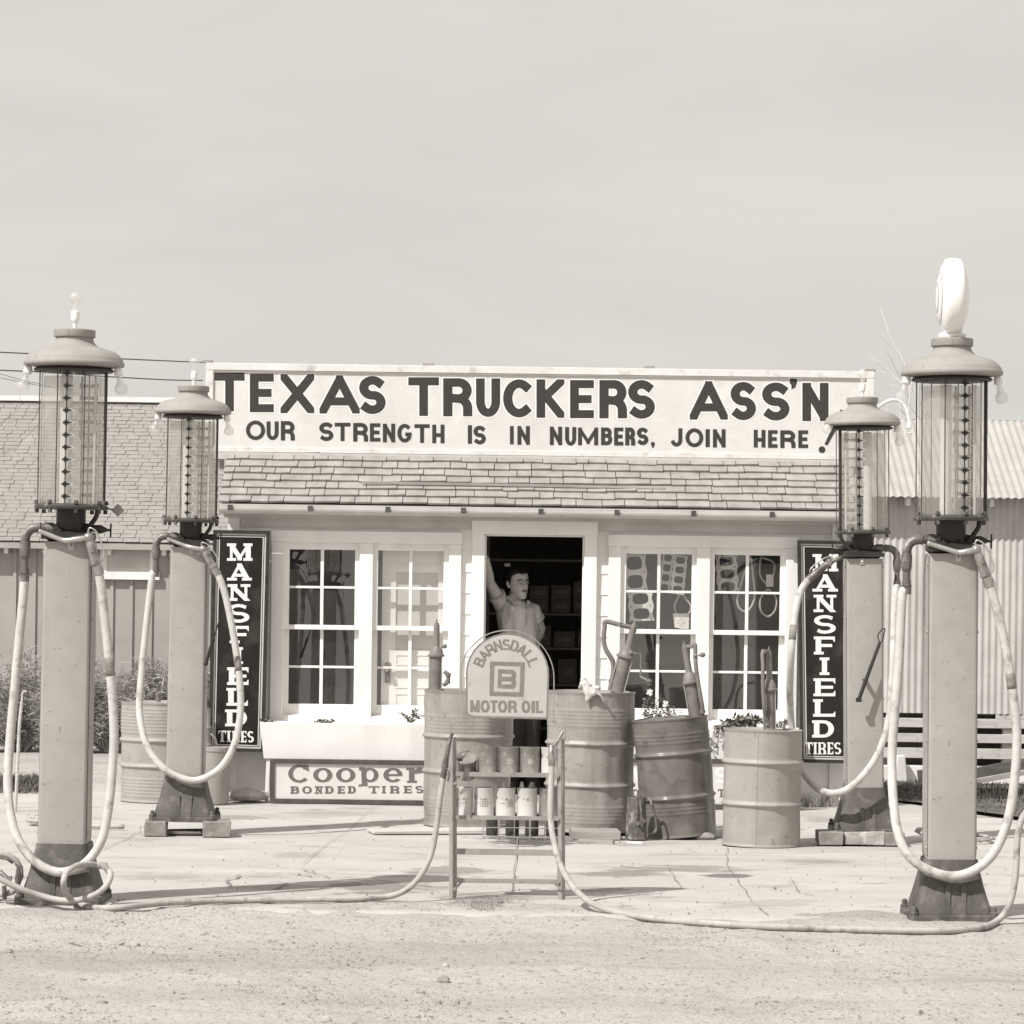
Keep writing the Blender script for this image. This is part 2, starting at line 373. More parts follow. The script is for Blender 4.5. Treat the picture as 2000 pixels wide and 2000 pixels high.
M['can_white'] = mat('white_oil_can', .56, .3, .1, 10, .05, spots=(.2, 16, .58, .64))
M['can_grey'] = mat('grey_oil_can', .30, .28, .25, 10, .05, metal=.35, spots=(.55, 12, .58, .7), streak=(.14, 9, .55, .72, (1, 1, .25)))
M['can_dark'] = mat('dark_oil_can', .05, .4, .4, 10, .1)
M['tin'] = mat('bare_tin', .45, .35, .2, 12, .1, metal=.5)
M['rack'] = mat('rack_steel', .28, .55, .2, 10, .1, spots=(.16, 20, .6, .75))
M['rust_tin'] = mat('rusty_tin', .10, .6, .6, 14, .2, spots=(.28, 20, .52, .68))
M['sign_face'] = mat('oil_sign_face', .45, .5, .07, 6, .05, spots=(.2, 22, .68, .76))
M['sign_ink'] = mat('oil_sign_ink', .20, .6, .2, 30)
M['sign_field'] = mat('painted_sign_field', .62, .7, .05, 6, .05, spots=(.69, 8, .5, .8), streak=(.55, 3, .55, .8, (1, 1, .2)))
M['sign_halo'] = mat('painted_sign_white', .76, .7, .04, 6)
M['sign_black'] = mat('painted_black_letters', .040, .75, .25, 20, stretch=(1, 1, 6))
M['enamel_dark'] = mat('dark_enamel', .018, .16, .3, 4, .10, 5, spec=.3, spots=(.045, 4.5, .52, .7))  # lighter spots put blotchy reflections into the enamel's colour
M['enamel_white'] = mat('white_enamel_letters', .78, .25, .03, 4)
M['sign_frame'] = mat('weathered_sign_frame', .66, .7, .08, 4, .1, 60, spots=(.45, 10, .55, .75))
M['cream'] = mat('cream_border', .55, .4, .06, 5)
M['dark_frame'] = mat('dark_sign_frame', .028, .55, .4, 10, .1)
M['frame2'] = mat('brown_sign_frame', .075, .6, .3, 10, .1)
M['coop_face'] = mat('grey_sign_face', .62, .4, .04, 5)
M['coop_ink'] = mat('grey_sign_letters', .135, .5, .1, 20)
M['wood'] = mat('weathered_wood', .30, .85, .3, 6, .3, 40, stretch=(.25, 1, 3))
M['wood_pale'] = mat('pale_weathered_wood', .5, .85, .2, 6, .3, 40, stretch=(.25, 1, 3), spots=(.3, 8, .55, .75))
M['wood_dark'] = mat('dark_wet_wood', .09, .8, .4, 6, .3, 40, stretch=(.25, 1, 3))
M['shingle'] = mat('cedar_shingles', .305, .85, .22, 7, .25, 70, stretch=(1, .4, 1), spots=(.26, 5, .5, .8))
M['shingle2'] = mat('composition_shingles', .27, .9, .13, 6, .2, 80, spots=(.26, 4, .5, .75))
M['batten'] = mat('grey_board_wall', .35, .75, .07, 4, .1)
M['tin_roof'] = mat('galvanised_roof', .37, .5, .12, 3, .05, streak=(.4, 4, .5, .8, (1, .2, .2)))
M['tin_wall'] = mat('galvanised_wall', .5, .55, .12, 3, .05, streak=(.32, 6, .5, .8, (1, 1, .12)))
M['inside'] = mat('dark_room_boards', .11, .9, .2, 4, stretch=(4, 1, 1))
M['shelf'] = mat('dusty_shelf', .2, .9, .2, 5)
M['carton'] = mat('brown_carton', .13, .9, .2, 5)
M['paper'] = mat('card', .72, .8, .05, 5)
M['gasket'] = mat('gasket_metal', .62, .5, .2, 10, .05)
M['rubber'] = mat('black_rubber', .06, .7, .2, 10)
M['belt'] = mat('dusty_belt', .42, .7, .2, 10)
M['skin'] = mat('skin', .44, .5, .06, 30, .05)
M['hair'] = mat('black_hair', .012, .4, .3, 60, .3, 200, stretch=(1, 1, .2))
M['shirt'] = mat('work_shirt', .52, .9, .12, 14, .35, 22, stretch=(1, 1, .35), streak=(.36, 30, .48, .62, (1, 1, .10)))  # streaks: heathered weave, with fold shading put into the colour
M['trousers'] = mat('dark_trousers', .035, .85, .2, 10, .3, 30)
M['lips'] = mat('lips', .13, .5, .05, 20)
M['eye'] = mat('eye', .03, .3, .1, 20)
M['eyewhite'] = mat('eye_white', .4, .3, .05, 20)
M['leaf'] = mat('dusty_foliage', .30, .8, .5, 3)
M['leaf2'] = mat('grass_blades', .10, .8, .5, 6)
M['weed'] = mat('dry_weeds', .24, .8, .5, 6)
M['leaf3'] = mat('planter_leaves', .16, .7, .5, 20)
M['petal'] = mat('white_petals', .8, .7, .05, 20)
M['bark'] = mat('hazed_bark', .6, .9, .2, 8)  # bark colour lightened to imitate haze over the distant trees
M['wire'] = mat('power_wire', .10, .7, .1, 5)
M['rag'] = mat('oily_rag', .55, .9, .2, 18, .5, 40, spots=(.3, 14, .55, .7))
M['pebble'] = mat('dirt_pebbles', .27, .9, .5, 2.2, .3)
M['rock'] = mat('grey_rock', .28, .9, .3, 14, .6, 40)
M['crack'] = mat('crack_dirt', .21, .95, .4, 9)
M['stain'] = mat('oil_stain', .30, .85, .22, 5, .2, 40, spots=(.2, 7, .5, .7))
M['stain2'] = mat('black_oil_stain', .11, .7, .5, 6, .2, 40, spots=(.3, 9, .55, .7))

def ground_mat(name, kind):
    m = bpy.data.materials.new(name); m.use_nodes = True
    nt = m.node_tree; n = nt.nodes; l = nt.links; b = n['Principled BSDF']
    geo = n.new('ShaderNodeNewGeometry'); last = None
    def noise(sc, det, st, seed=0.0, rough=.6):
        mp = n.new('ShaderNodeMapping'); l.new(geo.outputs['Position'], mp.inputs[0]); mp.inputs['Scale'].default_value = st
        mp.inputs['Location'].default_value = (seed, seed * 1.7, 0)
        z = n.new('ShaderNodeTexNoise'); z.inputs['Scale'].default_value = sc; z.inputs['Detail'].default_value = det; z.inputs['Roughness'].default_value = rough
        l.new(mp.outputs[0], z.inputs[0]); return z.outputs[0]
    def rng(src, a, c, x=0.0, y=1.0):
        q = n.new('ShaderNodeMapRange'); q.inputs[1].default_value = a; q.inputs[2].default_value = c; q.inputs[3].default_value = x; q.inputs[4].default_value = y
        l.new(src, q.inputs[0]); return q.outputs[0]
    def mix(fac, g):
        nonlocal last
        x = n.new('ShaderNodeMix'); x.data_type = 'RGBA'
        l.new(fac, x.inputs[0]) if not isinstance(fac, float) else None
        if last is None: x.inputs[6].default_value = grey(kind['g'])
        else: l.new(last, x.inputs[6])
        x.inputs[7].default_value = grey(g); last = x.outputs[2]
    for (g, sc, det, st, lo, hi, amt, seed) in kind['layers']:
        mix(rng(noise(sc, det, st, seed), lo, hi, 0.0, amt), g)
    if kind.get('dark_patches'):                       # darker patches, each with its own place and ragged outline
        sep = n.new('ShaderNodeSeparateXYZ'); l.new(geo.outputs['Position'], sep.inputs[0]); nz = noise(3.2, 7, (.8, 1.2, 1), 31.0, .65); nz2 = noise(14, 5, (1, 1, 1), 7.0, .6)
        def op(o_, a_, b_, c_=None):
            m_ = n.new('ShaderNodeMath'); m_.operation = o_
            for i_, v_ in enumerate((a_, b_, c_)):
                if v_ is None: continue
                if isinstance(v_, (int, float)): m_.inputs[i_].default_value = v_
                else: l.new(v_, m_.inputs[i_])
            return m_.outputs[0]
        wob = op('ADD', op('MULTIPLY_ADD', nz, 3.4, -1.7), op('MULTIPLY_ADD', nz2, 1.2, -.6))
        for (cx_, cy_, rx_, ry_, g_, amt_) in kind['dark_patches']:
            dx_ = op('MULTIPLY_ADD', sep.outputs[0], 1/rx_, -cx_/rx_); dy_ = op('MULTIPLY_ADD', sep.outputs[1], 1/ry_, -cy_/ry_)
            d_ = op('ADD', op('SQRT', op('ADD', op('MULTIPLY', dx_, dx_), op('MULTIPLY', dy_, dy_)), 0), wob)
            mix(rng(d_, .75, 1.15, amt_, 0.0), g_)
    l.new(last, b.inputs['Base Color']); b.inputs['Roughness'].default_value = .92; b.inputs['Specular IOR Level'].default_value = .2
    bp = n.new('ShaderNodeBump'); bp.inputs['Strength'].default_value = kind['bump']; bp.inputs['Distance'].default_value = .02
    l.new(noise(kind['bs'], 6, (1, 1, 1), 2.0, .7), bp.inputs['Height']); l.new(bp.outputs[0], b.inputs['Normal'])
    return m
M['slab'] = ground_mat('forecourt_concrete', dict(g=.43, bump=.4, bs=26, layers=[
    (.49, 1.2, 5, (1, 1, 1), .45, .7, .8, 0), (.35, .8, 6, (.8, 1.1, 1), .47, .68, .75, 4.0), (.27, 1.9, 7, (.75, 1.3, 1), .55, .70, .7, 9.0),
    (.15, 2.6, 7, (.7, 1.5, 1), .62, .70, .7, 15.0), (.38, 60, 3, (1, 1, 1), .58, .72, .5, 1.0)], dark_patches=[(lambda c, e: (c.x, c.y, abs(e.x - c.x), max(.05, abs(e.y - c.y)), g_, am))(G(px, py), Vector((G(px + w, py).x, G(px, py - h).y, 0))) for (px, py, w, h, g_, am) in ((735, 1732, 105, 11, .19, .85), (560, 1733, 100, 9, .22, .6), (870, 1703, 80, 9, .2, .75), (640, 1590, 70, 6, .26, .5), (1215, 1706, 90, 8, .19, .75), (1420, 1711, 40, 3.5, .1, .8), (300, 1712, 80, 6, .24, .5), (1330, 1697, 130, 6, .2, .7), (1030, 1642, 85, 11, .07, .9), (590, 1671, 60, 5, .24, .5), (1610, 1601, 50, 5, .22, .6), (1580, 1683, 80, 5, .22, .6), (960, 1752, 110, 8, .22, .55), (1150, 1738, 60, 5, .2, .6), (1500, 1764, 120, 6, .26, .45), (470, 1596, 60, 4, .2, .6))]))
M['dirt'] = ground_mat('pale_dirt', dict(g=.40, bump=1.0, bs=16, layers=[
    (.46, .8, 5, (1, 1, 1), .45, .7, .8, 0), (.30, .7, 6, (.5, 1.5, 1), .48, .68, .85, 5.0), (.26, 2.2, 6, (.5, 1.4, 1), .58, .74, .6, 11.0),
    (.17, 30, 4, (1, .5, 1), .60, .67, .8, 3.0), (.2, 80, 2, (1, .6, 1), .58, .66, .7, 7.0), (.6, 50, 2, (1, 1, 1), .68, .74, .5, 21.0)]))

# ---------------------------------------------------------------- ground
from mathutils import noise as mnoise
def build_ground():
    # one sheet of dirt out to the horizon, finely modelled where it is near
    xs = [-300, -60, -20, -8, -4.5] + [-3.2 + .04*i for i in range(161)] + [3.4, 3.7, 4.1, 4.5, 8, 20, 60, 300]
    ys = [-60, 0, 6, 9, 10.5] + [11.2 + .045*i for i in range(110)] + [16.4, 17, 18, 20, 22, 24, 26, 28, 30, 33, 40, 60, 150, 900]
    mb = MB(); W = len(xs); v = []
    for y in ys:
        for x in xs:
            base = gz(y) - .045 + .037*min(1, max(0, (y - 14.6)/.7)) - .05 * (1 if y > 15.9 else 0)
            if y >= 25: base = gr(x, y)
            h = 0
            if 10.5 < y < 16.2 and abs(x) < 5:
                h = .026 * mnoise.noise((x*.8, y*1.1, 0)) + .016 * mnoise.noise((x*3, y*4, 5)) + .008 * mnoise.noise((x*9, y*9, 9)) + .004 * mnoise.noise((x*22, y*22, 2))
            v.append((x, y, base + h))
    f = [(j*W + i, j*W + i + 1, (j+1)*W + i + 1, (j+1)*W + i) for j in range(len(ys) - 1) for i in range(W - 1)]
    mb.add(v, f); o = mb.build('ground', M['dirt'], local=True, smooth=0); tag(o, 'pale dusty dirt ground with scattered pebbles', 'ground', kind='structure')
    # concrete forecourt with a broken front edge
    mb = MB(); xs = [-6.0 + .05*i for i in range(241)]; n = len(xs)
    rows = []
    ye = [15.42 - .09 * (x / 2.3) + .05 * mnoise.noise((x*1.4, 0, 3)) + .05 * mnoise.noise((x*6, 0, 7)) + .03*mnoise.noise((x*19, 0, 1)) for x in xs]
    rows.append([(x, y, -.07) for x, y in zip(xs, ye)])
    rows.append([(x, y + .015, -.016 + .012*mnoise.noise((x*5, 1, 0))) for x, y in zip(xs, ye)])
    rows.append([(x, y + .05, gz(y) + .004*mnoise.noise((x*8, 2, 0))) for x, y in zip(xs, ye)])
    k = 0
    yy = 15.65
    while yy < 24.9:
        rows.append([(x, max(yy, e + .08), gz(yy) + .006*mnoise.noise((x*.9, yy*.9, 0)) + .0025*mnoise.noise((x*4, yy*4, 4))) for x, e in zip(xs, ye)]); yy += .1 if yy < 17 else .25
    # the right hand side ends at the grass
    mb.loft([[Vector(p) for p in r] for r in rows], closed=False, caps=False)
    for f in mb.f: f.reverse() if False else None
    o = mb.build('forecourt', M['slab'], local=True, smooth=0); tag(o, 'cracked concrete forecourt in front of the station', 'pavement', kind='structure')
    # expansion joints and cracks: narrow dirt filled grooves lying on the slab
    cr = MB()
    def crack(pts, w, jig=0.0, seed=1):
        rd = random.Random(seed); g = [G(*p) for p in pts]; q = []
        for i in range(len(g) - 1):
            for t in range(6): 
                p = g[i].lerp(g[i+1], t/6); q.append(Vector((p.x + rd.uniform(-jig, jig)*.6, p.y + rd.uniform(-jig, jig)*1.6, 0)))
        q.append(g[-1]); L, R = [], []
        for i, p in enumerate(q):
            a, b = q[max(i-1, 0)], q[min(i+1, len(q)-1)]; d = (b - a); d.z = 0; d.normalize(); nn = Vector((-d.y, d.x, 0)) * w * rd.uniform(.25, .8)
            z = gz(p.y) + .011; L.append(Vector((p.x, p.y, z)) + nn); R.append(Vector((p.x, p.y, z)) - nn)
        for i in range(len(q) - 1): cr.add([L[i], L[i+1], R[i+1], R[i]], [(0, 1, 2, 3)] if (L[i+1]-L[i]).cross(R[i]-L[i]).z > 0 else [(3, 2, 1, 0)])
    crack([(740, 1568), (690, 1614), (640, 1650), (590, 1690)], .0028, .006, 3)
    crack([(1012, 1640), (1005, 1700), (1000, 1745)], .006, .012, 4)
    crack([(1420, 1655), (1418, 1690), (1440, 1720), (1470, 1765), (1500, 1790)], .0042, .012, 5)
    crack([(480, 1693), (560, 1697), (680, 1700), (820, 1704), (1000, 1706)], .012, .02, 6)
    crack([(1050, 1690), (1200, 1692), (1400, 1704), (1600, 1694), (1760, 1690)], .007, .02, 7)
    crack([(445, 1722), (470, 1712), (560, 1708), (620, 1714)], .012, .02, 8)
    crack([(445, 1722), (452, 1734)], .014, .02, 9); crack([(590, 1700), (640, 1716), (720, 1720)], .009, .02, 10)
    crack([(560, 1728), (540, 1738)], .012, .01, 11); crack([(1500, 1740), (1560, 1722), (1620, 1718)], .004, .01, 12)
    crack([(200, 1660), (250, 1640), (275, 1622)], .004, .01, 13); crack([(0, 1720), (60, 1712), (130, 1705)], .006, .02, 14)
    crack([(1540, 1715), (1560, 1745), (1590, 1752)], .004, .012, 15); crack([(1180, 1680), (1300, 1690), (1330, 1735)], .004, .015, 16)
    crack([(830, 1605), (960, 1600)], .004, .01, 18)
    o = cr.build('crack_lines', M['crack'], local=True, flat=True); tag(o, 'dirt filled cracks and joints in the concrete', 'crack', kind='structure')
build_ground()
def dirt_z(x, y): return gz(y) - .045 + .037*min(1, max(0, (y - 14.6)/.7)) + .026*mnoise.noise((x*.8, y*1.1, 0)) + .016*mnoise.noise((x*3, y*4, 5)) + .008*mnoise.noise((x*9, y*9, 9))
def build_pebbles():
    rd = random.Random(11); mb = MB(); n = 0
    while n < 11000:
        y = 11.5 + 4.0 * rd.random(); x = rd.uniform(-2.4, 2.4) * y / 13
        if y > 15.25 - .09*x/2.3 or rd.random() > .12 + 2.2*max(0, mnoise.noise((x*1.3, y*.9, 40)) + .12): continue
        n += 1
        r = .0013 + .0042*rd.random()**3 + (.010*rd.random()**2 if rd.random() < .03 else 0); c = Vector((x, y, dirt_z(x, y) + r*.1)); k = rd.choice((4, 5, 6)); a0 = rd.uniform(0, 6); sx, sy = rd.uniform(.7, 1.9), rd.uniform(.7, 1.2)
        a = [Vector((sx*rd.uniform(.6, 1.3)*r*cos(a0 + 2*pi*t/k), sy*rd.uniform(.6, 1.3)*r*sin(a0 + 2*pi*t/k), -.3*r)) for t in range(k)]
        b = [Vector((p.x*rd.uniform(.3, .9), p.y*rd.uniform(.3, .9), r*rd.uniform(.3, 1.0))) for p in a]
        mb.loft([[c + p for p in a], [c + p for p in b]])
    while n < 12100:                                # grit kicked up on to the slab
        n += 1; y = 15.5 + 7*rd.random()**2.2; x = rd.uniform(-2.5, 2.5)*y/15; r = .0012 + .0045*rd.random()**4; c = Vector((x, y, gz(y) + r*.6 + .003)); k = 5
        a = [Vector((1.3*rd.uniform(.6, 1.3)*r*cos(2*pi*t/k), rd.uniform(.6, 1.3)*r*sin(2*pi*t/k), -r)) for t in range(k)]; mb.loft([[c + p for p in a], [c + p*.6 + Vector((0, 0, r*1.2)) for p in a]])
    tag(mb.build('gravel', M['pebble'], local=True, flat=True), 'loose gravel on the dirt', 'gravel', kind='stuff')
build_pebbles()
def lump(name, loc, r, mats, label, cat, seed, flat=.7, group=None):
    rd = random.Random(seed); mb = MB(); mb.ball((0, 0, 0), r[0], r[1], r[2], 9, 6)
    for v in mb.v: v *= 1 + .22*mnoise.noise(v*(1.6/max(r)) + Vector((seed, 0, 0))) + rd.uniform(-.05, .05)
    zm = min(v.z for v in mb.v)
    for v in mb.v: v.z = max(v.z, zm*.6); v += Vector(loc)
    return tag(mb.build(name, mats, smooth=25), label, cat, group)
for i, (px, py, r, lab) in enumerate(((866, 1912, .024, 'dark fist sized rock lying alone on the dirt in front'), (870, 1886, .013, 'small white stone just behind the dark rock on the dirt'),
        (18, 1866, .014, 'dark clod at the left edge of the dirt'), (856, 1961, .012, 'flat dark chip on the dirt below the lone rock'), (638, 1990, .016, 'pale stone near the bottom edge of the dirt'))):
    p = G(px, py, -.045); lump('rock' if i != 1 else 'white_stone', (p.x, p.y, dirt_z(p.x, p.y) + r*.45), (r*1.2, r, r*.9), M['rock'] if i not in (1, 4) else M['concrete_lump'], lab, 'rock', 3 + i, group='stones on the dirt')

def blades(name, mats, n, region, h, w, lean, seed, label, cat, kind='stuff'):
    """region(rd) -> base point"""
    rd = random.Random(seed); mb = MB()
    for i in range(n):
        p = region(rd); a = rd.uniform(0, 2*pi); hh = h * rd.uniform(.4, 1.2); l = lean * rd.uniform(.2, 1.3) * hh
        d = Vector((cos(a), sin(a), 0)); s = Vector((-sin(a), cos(a), 0)) * w * rd.uniform(.6, 1.3)
        m = p + d*l*.35 + Vector((0, 0, hh*.6)); t = p + d*l + Vector((0, 0, hh))
        mb.add([p - s, p + s, m + s*.7, m - s*.7, t], [(0, 1, 2, 3), (3, 2, 4)])
    return tag(mb.build(name, mats, local=True, flat=True), label, cat, kind=kind)
def reg_px(x0, x1, y0, y1, up=0.0, dens=None):
    def f(rd):
        while True:
            px, py = rd.uniform(x0, x1), rd.uniform(y0, y1)
            if dens is None or rd.random() < dens(px, py): return G(px, py, up)
    return f
blades('grass', M['weed'], 2200, reg_px(825, 1050, 1752, 1786, -.012, lambda x, y: max(0, .9 - abs(x - 950)/118 - abs(y - 1769)/24)), .022, .002, 1.6, 5, 'dry weeds at the edge of the slab under the can rack', 'grass')
# dark grass verge on the right, in front of the tin building
def verge():
    mb = MB(); pts = [(1640, 1568), (1700, 1560), (1790, 1572), (1900, 1590), (2060, 1612), (2300, 1640)]
    fr = [G(*p, up=.004) for p in pts]; bk = [Vector((p.x * 30.9 / p.y, 30.9, 0)) for p in fr]; n = 16; rows = []
    for i in range(n + 1):
        row = [a.lerp(b, i/n) for a, b in zip(fr, bk)]; rows.append([Vector((p.x, p.y, gr(p.x, p.y) + .03 + .02*mnoise.noise((p.x*2, i, 0)))) for p in row])
    mb.loft(rows, closed=False, caps=False)
    for r in rows[0]: r.z -= .028
    tag(mb.build('lawn', M['leaf2'], local=True, smooth=0), 'dark patchy lawn strip beside the tin building', 'lawn', kind='structure')
    def reg(rd):
        i = rd.randrange(len(fr) - 1); t = rd.random(); u = rd.random() ** .8; p = fr[i].lerp(fr[i+1], t).lerp(bk[i].lerp(bk[i+1], t), u); return Vector((p.x, p.y, gr(p.x, p.y) + .02))
    blades('grass', M['leaf2'], 9000, reg, .045, .005, .9, 9, 'dark grass growing along the tin building', 'grass')
verge()
def left_grass():  # dark blades painted in for the shadow strip lying on this grass
    def reg(rd): 
        return Vector((rd.uniform(-4.9, -3.75), rd.uniform(24.5, 26.5), gz(25) - .02))
    blades('grass', M['leaf2'], 3500, reg, .07, .006, .8, 19, 'grass patch darkened like a shadow strip at the left beyond the forecourt', 'grass')
left_grass()
blades('weed', M['weed'], 90, lambda rd: Vector((P(rd.uniform(1562, 1640), 1500, 24.2).x, rd.uniform(24.05, 24.25), gz(24))), .12, .0035, .9, 21, 'thin weeds at the foot of the station wall', 'weed')
# ---------------------------------------------------------------- service station
FY = 24.3; GB = gz(24)
def fx(px): return P(px, 1250, FY).x
def fz(py, px=1040): return P(px, py, FY).z
WX0, WX1 = fx(452), fx(1646)
EAVE_Y, EAVE_Z = 24.12, P(1000, 990, 24.12).z
SIGN_Y = 24.82
SLOPE = math.tan(radians(30.5))
RIDGE_Y = 26.1; RIDGE_Z = EAVE_Z + SLOPE * (RIDGE_Y - EAVE_Y)
st = empty('service_station', ((WX0 + WX1)/2, FY, GB), 'white clapboard service station with shingled roof and open doorway', 'building')
win_c = [P(628, 1223, FY).x, P(801, 1225, FY).x, P(1285.5, 1234, FY).x, P(1458, 1238, FY).x]
win_z = [fz(1223, 628), fz(1225, 801), fz(1234, 1285), fz(1238, 1458)]; wz = sum(win_z) / 4
s = FY / FOC
g1 = (win_c[0] + win_c[1]) / 2; g2 = (win_c[2] + win_c[3]) / 2; gw = 185 * s
cas_t, cas_b = wz + 188*s, wz - 184*s
DX = P(1042.5, 1200, FY).x; DW = 97*s; DT = fz(1045, 1042); DCT = DT + 29*s
opens = [(g1 - gw + .05, g1 + gw - .05, cas_b + .05, cas_t - .05), (DX - DW - .05, DX + DW + .05, GB - 1, DT + .05), (g2 - gw + .05, g2 + gw - .05, cas_b + .05, cas_t - .05)]
def clapboards():
    mb = MB(); z = GB - .02; top = EAVE_Z + .1; hgt = .1665
    while z < top:
        z1 = min(z + hgt, top); cuts = sorted({z, z1} | {c for o in opens for c in (o[2], o[3]) if z < c < z1})
        for a, b in zip(cuts[:-1], cuts[1:]):
            mid = (a + b) / 2; xs = [WX0]
            for o in opens:
                if o[2] < mid < o[3]: xs += [o[0], o[1]]
            xs.append(WX1)
            for i in range(0, len(xs), 2):
                ya = FY - .008 * (1 - (a - z)/hgt) - .002; yb = FY - .008 * (1 - (b - z)/hgt) - .002
                x0, x1 = xs[i], xs[i+1]
                mb.add([(x0, ya, a), (x1, ya, a), (x1, yb, b), (x0, yb, b), (x0, FY+.06, a), (x1, FY+.06, a), (x1, FY+.06, b), (x0, FY+.06, b)],
                       [(0, 1, 2, 3), (7, 6, 5, 4), (0, 4, 5, 1), (3, 2, 6, 7), (0, 3, 7, 4), (1, 5, 6, 2)])
        z = z1
    return mb.build('wall', M['white'], st, flat=True)
clapboards()
def body():
    mb = MB(); dz = RIDGE_Y + (RIDGE_Y - FY)
    for x in (WX0, WX1):      # gable ends
        sx = -.05 if x == WX0 else .05
        y0, y1 = FY + .065, dz; a, b = sorted((x - sx, x))
        mb.add([(a, y0, GB), (b, y0, GB), (b, y1, GB), (a, y1, GB), (a, y0, EAVE_Z+.15), (b, y0, EAVE_Z+.15), (b, y1, EAVE_Z+.15), (a, y1, EAVE_Z+.15), (a, RIDGE_Y, RIDGE_Z-.1), (b, RIDGE_Y, RIDGE_Z-.1)],
               [(0, 3, 7, 8, 4), (1, 5, 9, 6, 2), (0, 4, 5, 1), (3, 2, 6, 7), (4, 8, 9, 5), (8, 7, 6, 9), (0, 1, 2, 3)])
    mb.box(WX0+.051, WX1-.051, dz - .06, dz - .01, GB, EAVE_Z + .15)
    mb.build('side_wall', M['white2'], st, flat=True)
    for px0, px1 in ((443, 466), (1622, 1650)):
        cb = MB(); cb.box(fx(px0), fx(px1), FY - .03, FY + .03, GB - .02, EAVE_Z - .02); cb.build('corner_board', M['white2'], st, bevel=.004)
    fr = MB(); fr.box(fx(467), fx(1621), FY - .026, FY - .017, fz(1036), fz(1003)); fr.build('frieze_board', M['trim_grey'], st)
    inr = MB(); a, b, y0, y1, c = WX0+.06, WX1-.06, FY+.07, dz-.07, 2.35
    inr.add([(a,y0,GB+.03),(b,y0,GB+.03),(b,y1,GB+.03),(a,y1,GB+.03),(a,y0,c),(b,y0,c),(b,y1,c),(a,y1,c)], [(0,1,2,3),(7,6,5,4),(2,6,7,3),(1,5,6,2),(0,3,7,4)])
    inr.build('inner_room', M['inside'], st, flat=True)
    # partition behind the left windows, with the inner door standing against it
    fl = MB(); fl.box(DX - DW, DX + DW, FY - .09, FY + .1, GB - .02, GB + .05); fl.build('door_sill', M['wood'], st, bevel=.004)
body()
def casing(cx, kind):
    mb = MB(); y0 = FY - .045; y1 = FY + .05
    if kind == 'win':
        w = gw; t = 24*s; 
        mb.box(cx - w, cx - w + t, y0, y1, cas_b, cas_t - 23*s); mb.box(cx + w - t, cx + w, y0, y1, cas_b, cas_t - 23*s)
        mb.box(cx - w - .006, cx + w + .006, y0 - .006, y1, cas_t - 23*s, cas_t)
        mb.box(cx - 13*s, cx + 13*s, y0, y1, cas_b, cas_t - 23*s)
        mb.box(cx - w + t, cx - 13*s, y0 + .006, y1, cas_b, cas_b + 11*s); mb.box(cx + 13*s, cx + w - t, y0 + .006, y1, cas_b, cas_b + 11*s)
        o = mb.build('window_casing', M['white'], st, bevel=.004)
        sl = MB(); sl.box(cx - w - .02, cx + w + .02, y0 - .05, y1 - .005, cas_b - .035, cas_b); sl.build('sill', M['white'], o, bevel=.006)
    else:
        t = 25*s
        mb.box(cx - DW - t, cx - DW, y0, y1 + .06, GB, DT); mb.box(cx + DW, cx + DW + t, y0, y1 + .06, GB, DT)
        mb.box(cx - DW - t - .004, cx + DW + t + .004, y0 - .006, y1 + .06, DT, DCT)
        mb.box(cx - DW, cx - DW + .012, FY, FY + .1, GB + .05, DT - .012); mb.box(cx + DW - .012, cx + DW, FY, FY + .1, GB + .05, DT - .012); mb.box(cx - DW, cx + DW, FY, FY + .1, DT - .012, DT)
        mb.build('door_frame', M['white'], st, bevel=.004)
casing(g1, 'win'); casing(g2, 'win'); casing(DX, 'door')
def window(cx, idx):
    """double hung sash, 2 x 2 panes each half; glass measured from the photograph"""
    z = wz; gw2, gh = 64*s, 151*s
    mb = MB(); yu, yl = FY - .012, FY + .02      # upper sash outside, lower sash inside
    st_ = 11*s; mr = 5*s
    hw = gw2 + st_
    def sash(y, zb, zt, bot, top):
        d = .032
        mb.box(cx - hw, cx - gw2, y, y + d, zb, zt); mb.box(cx + gw2, cx + hw, y, y + d, zb, zt)
        mb.box(cx - gw2, cx + gw2, y, y + d, zb, zb + bot); mb.box(cx - gw2, cx + gw2, y, y + d, zt - top, zt)
        mid = (zb + bot + zt - top) / 2
        mb.box(cx - 3.2*s, cx + 3.2*s, y + .003, y + d - .003, zb + bot, zt - top)
        mb.box(cx - gw2, cx - 3.2*s, y + .005, y + d - .005, mid - 2.3*s, mid + 2.3*s); mb.box(cx + 3.2*s, cx + gw2, y + .005, y + d - .005, mid - 2.3*s, mid + 2.3*s)
    sash(yu, z - 1*s - 4*s, z + gh + 14.3*s, 9*s, 14.3*s)
    sash(yl + .014, z - gh - 21*s, z - .5*s, 21*s, 5*s)
    o = mb.build('window', M['white'], st, bevel=.0025)
    p = MB(); gy = yu + .016; p.add([(cx - gw2, gy, z + 4*s), (cx + gw2, gy + .0*idx, z + 4*s), (cx + gw2, gy, z + gh), (cx - gw2, gy, z + gh)], [(0, 1, 2, 3)])
    gy = yl + .03; p.add([(cx - gw2, gy, z - gh), (cx + gw2, gy, z - gh), (cx + gw2, gy, z - 5.5*s), (cx - gw2, gy, z - 5.5*s)], [(0, 1, 2, 3)])
    yw, pt = ((-.0155, .038), (.004, -.002), (-.003, .003), (.005, .002))[idx]; zc_ = {0: z + gh/2, 1: z - gh/2}
    for k_, v_ in enumerate(p.v): v_.y += yw*(v_.x - cx) + pt*(v_.z - zc_[k_ // 4])*.5
    p.build('pane', M['window_glass'], o, flat=True)
    return o
for i, c in enumerate(win_c): window(c, i)

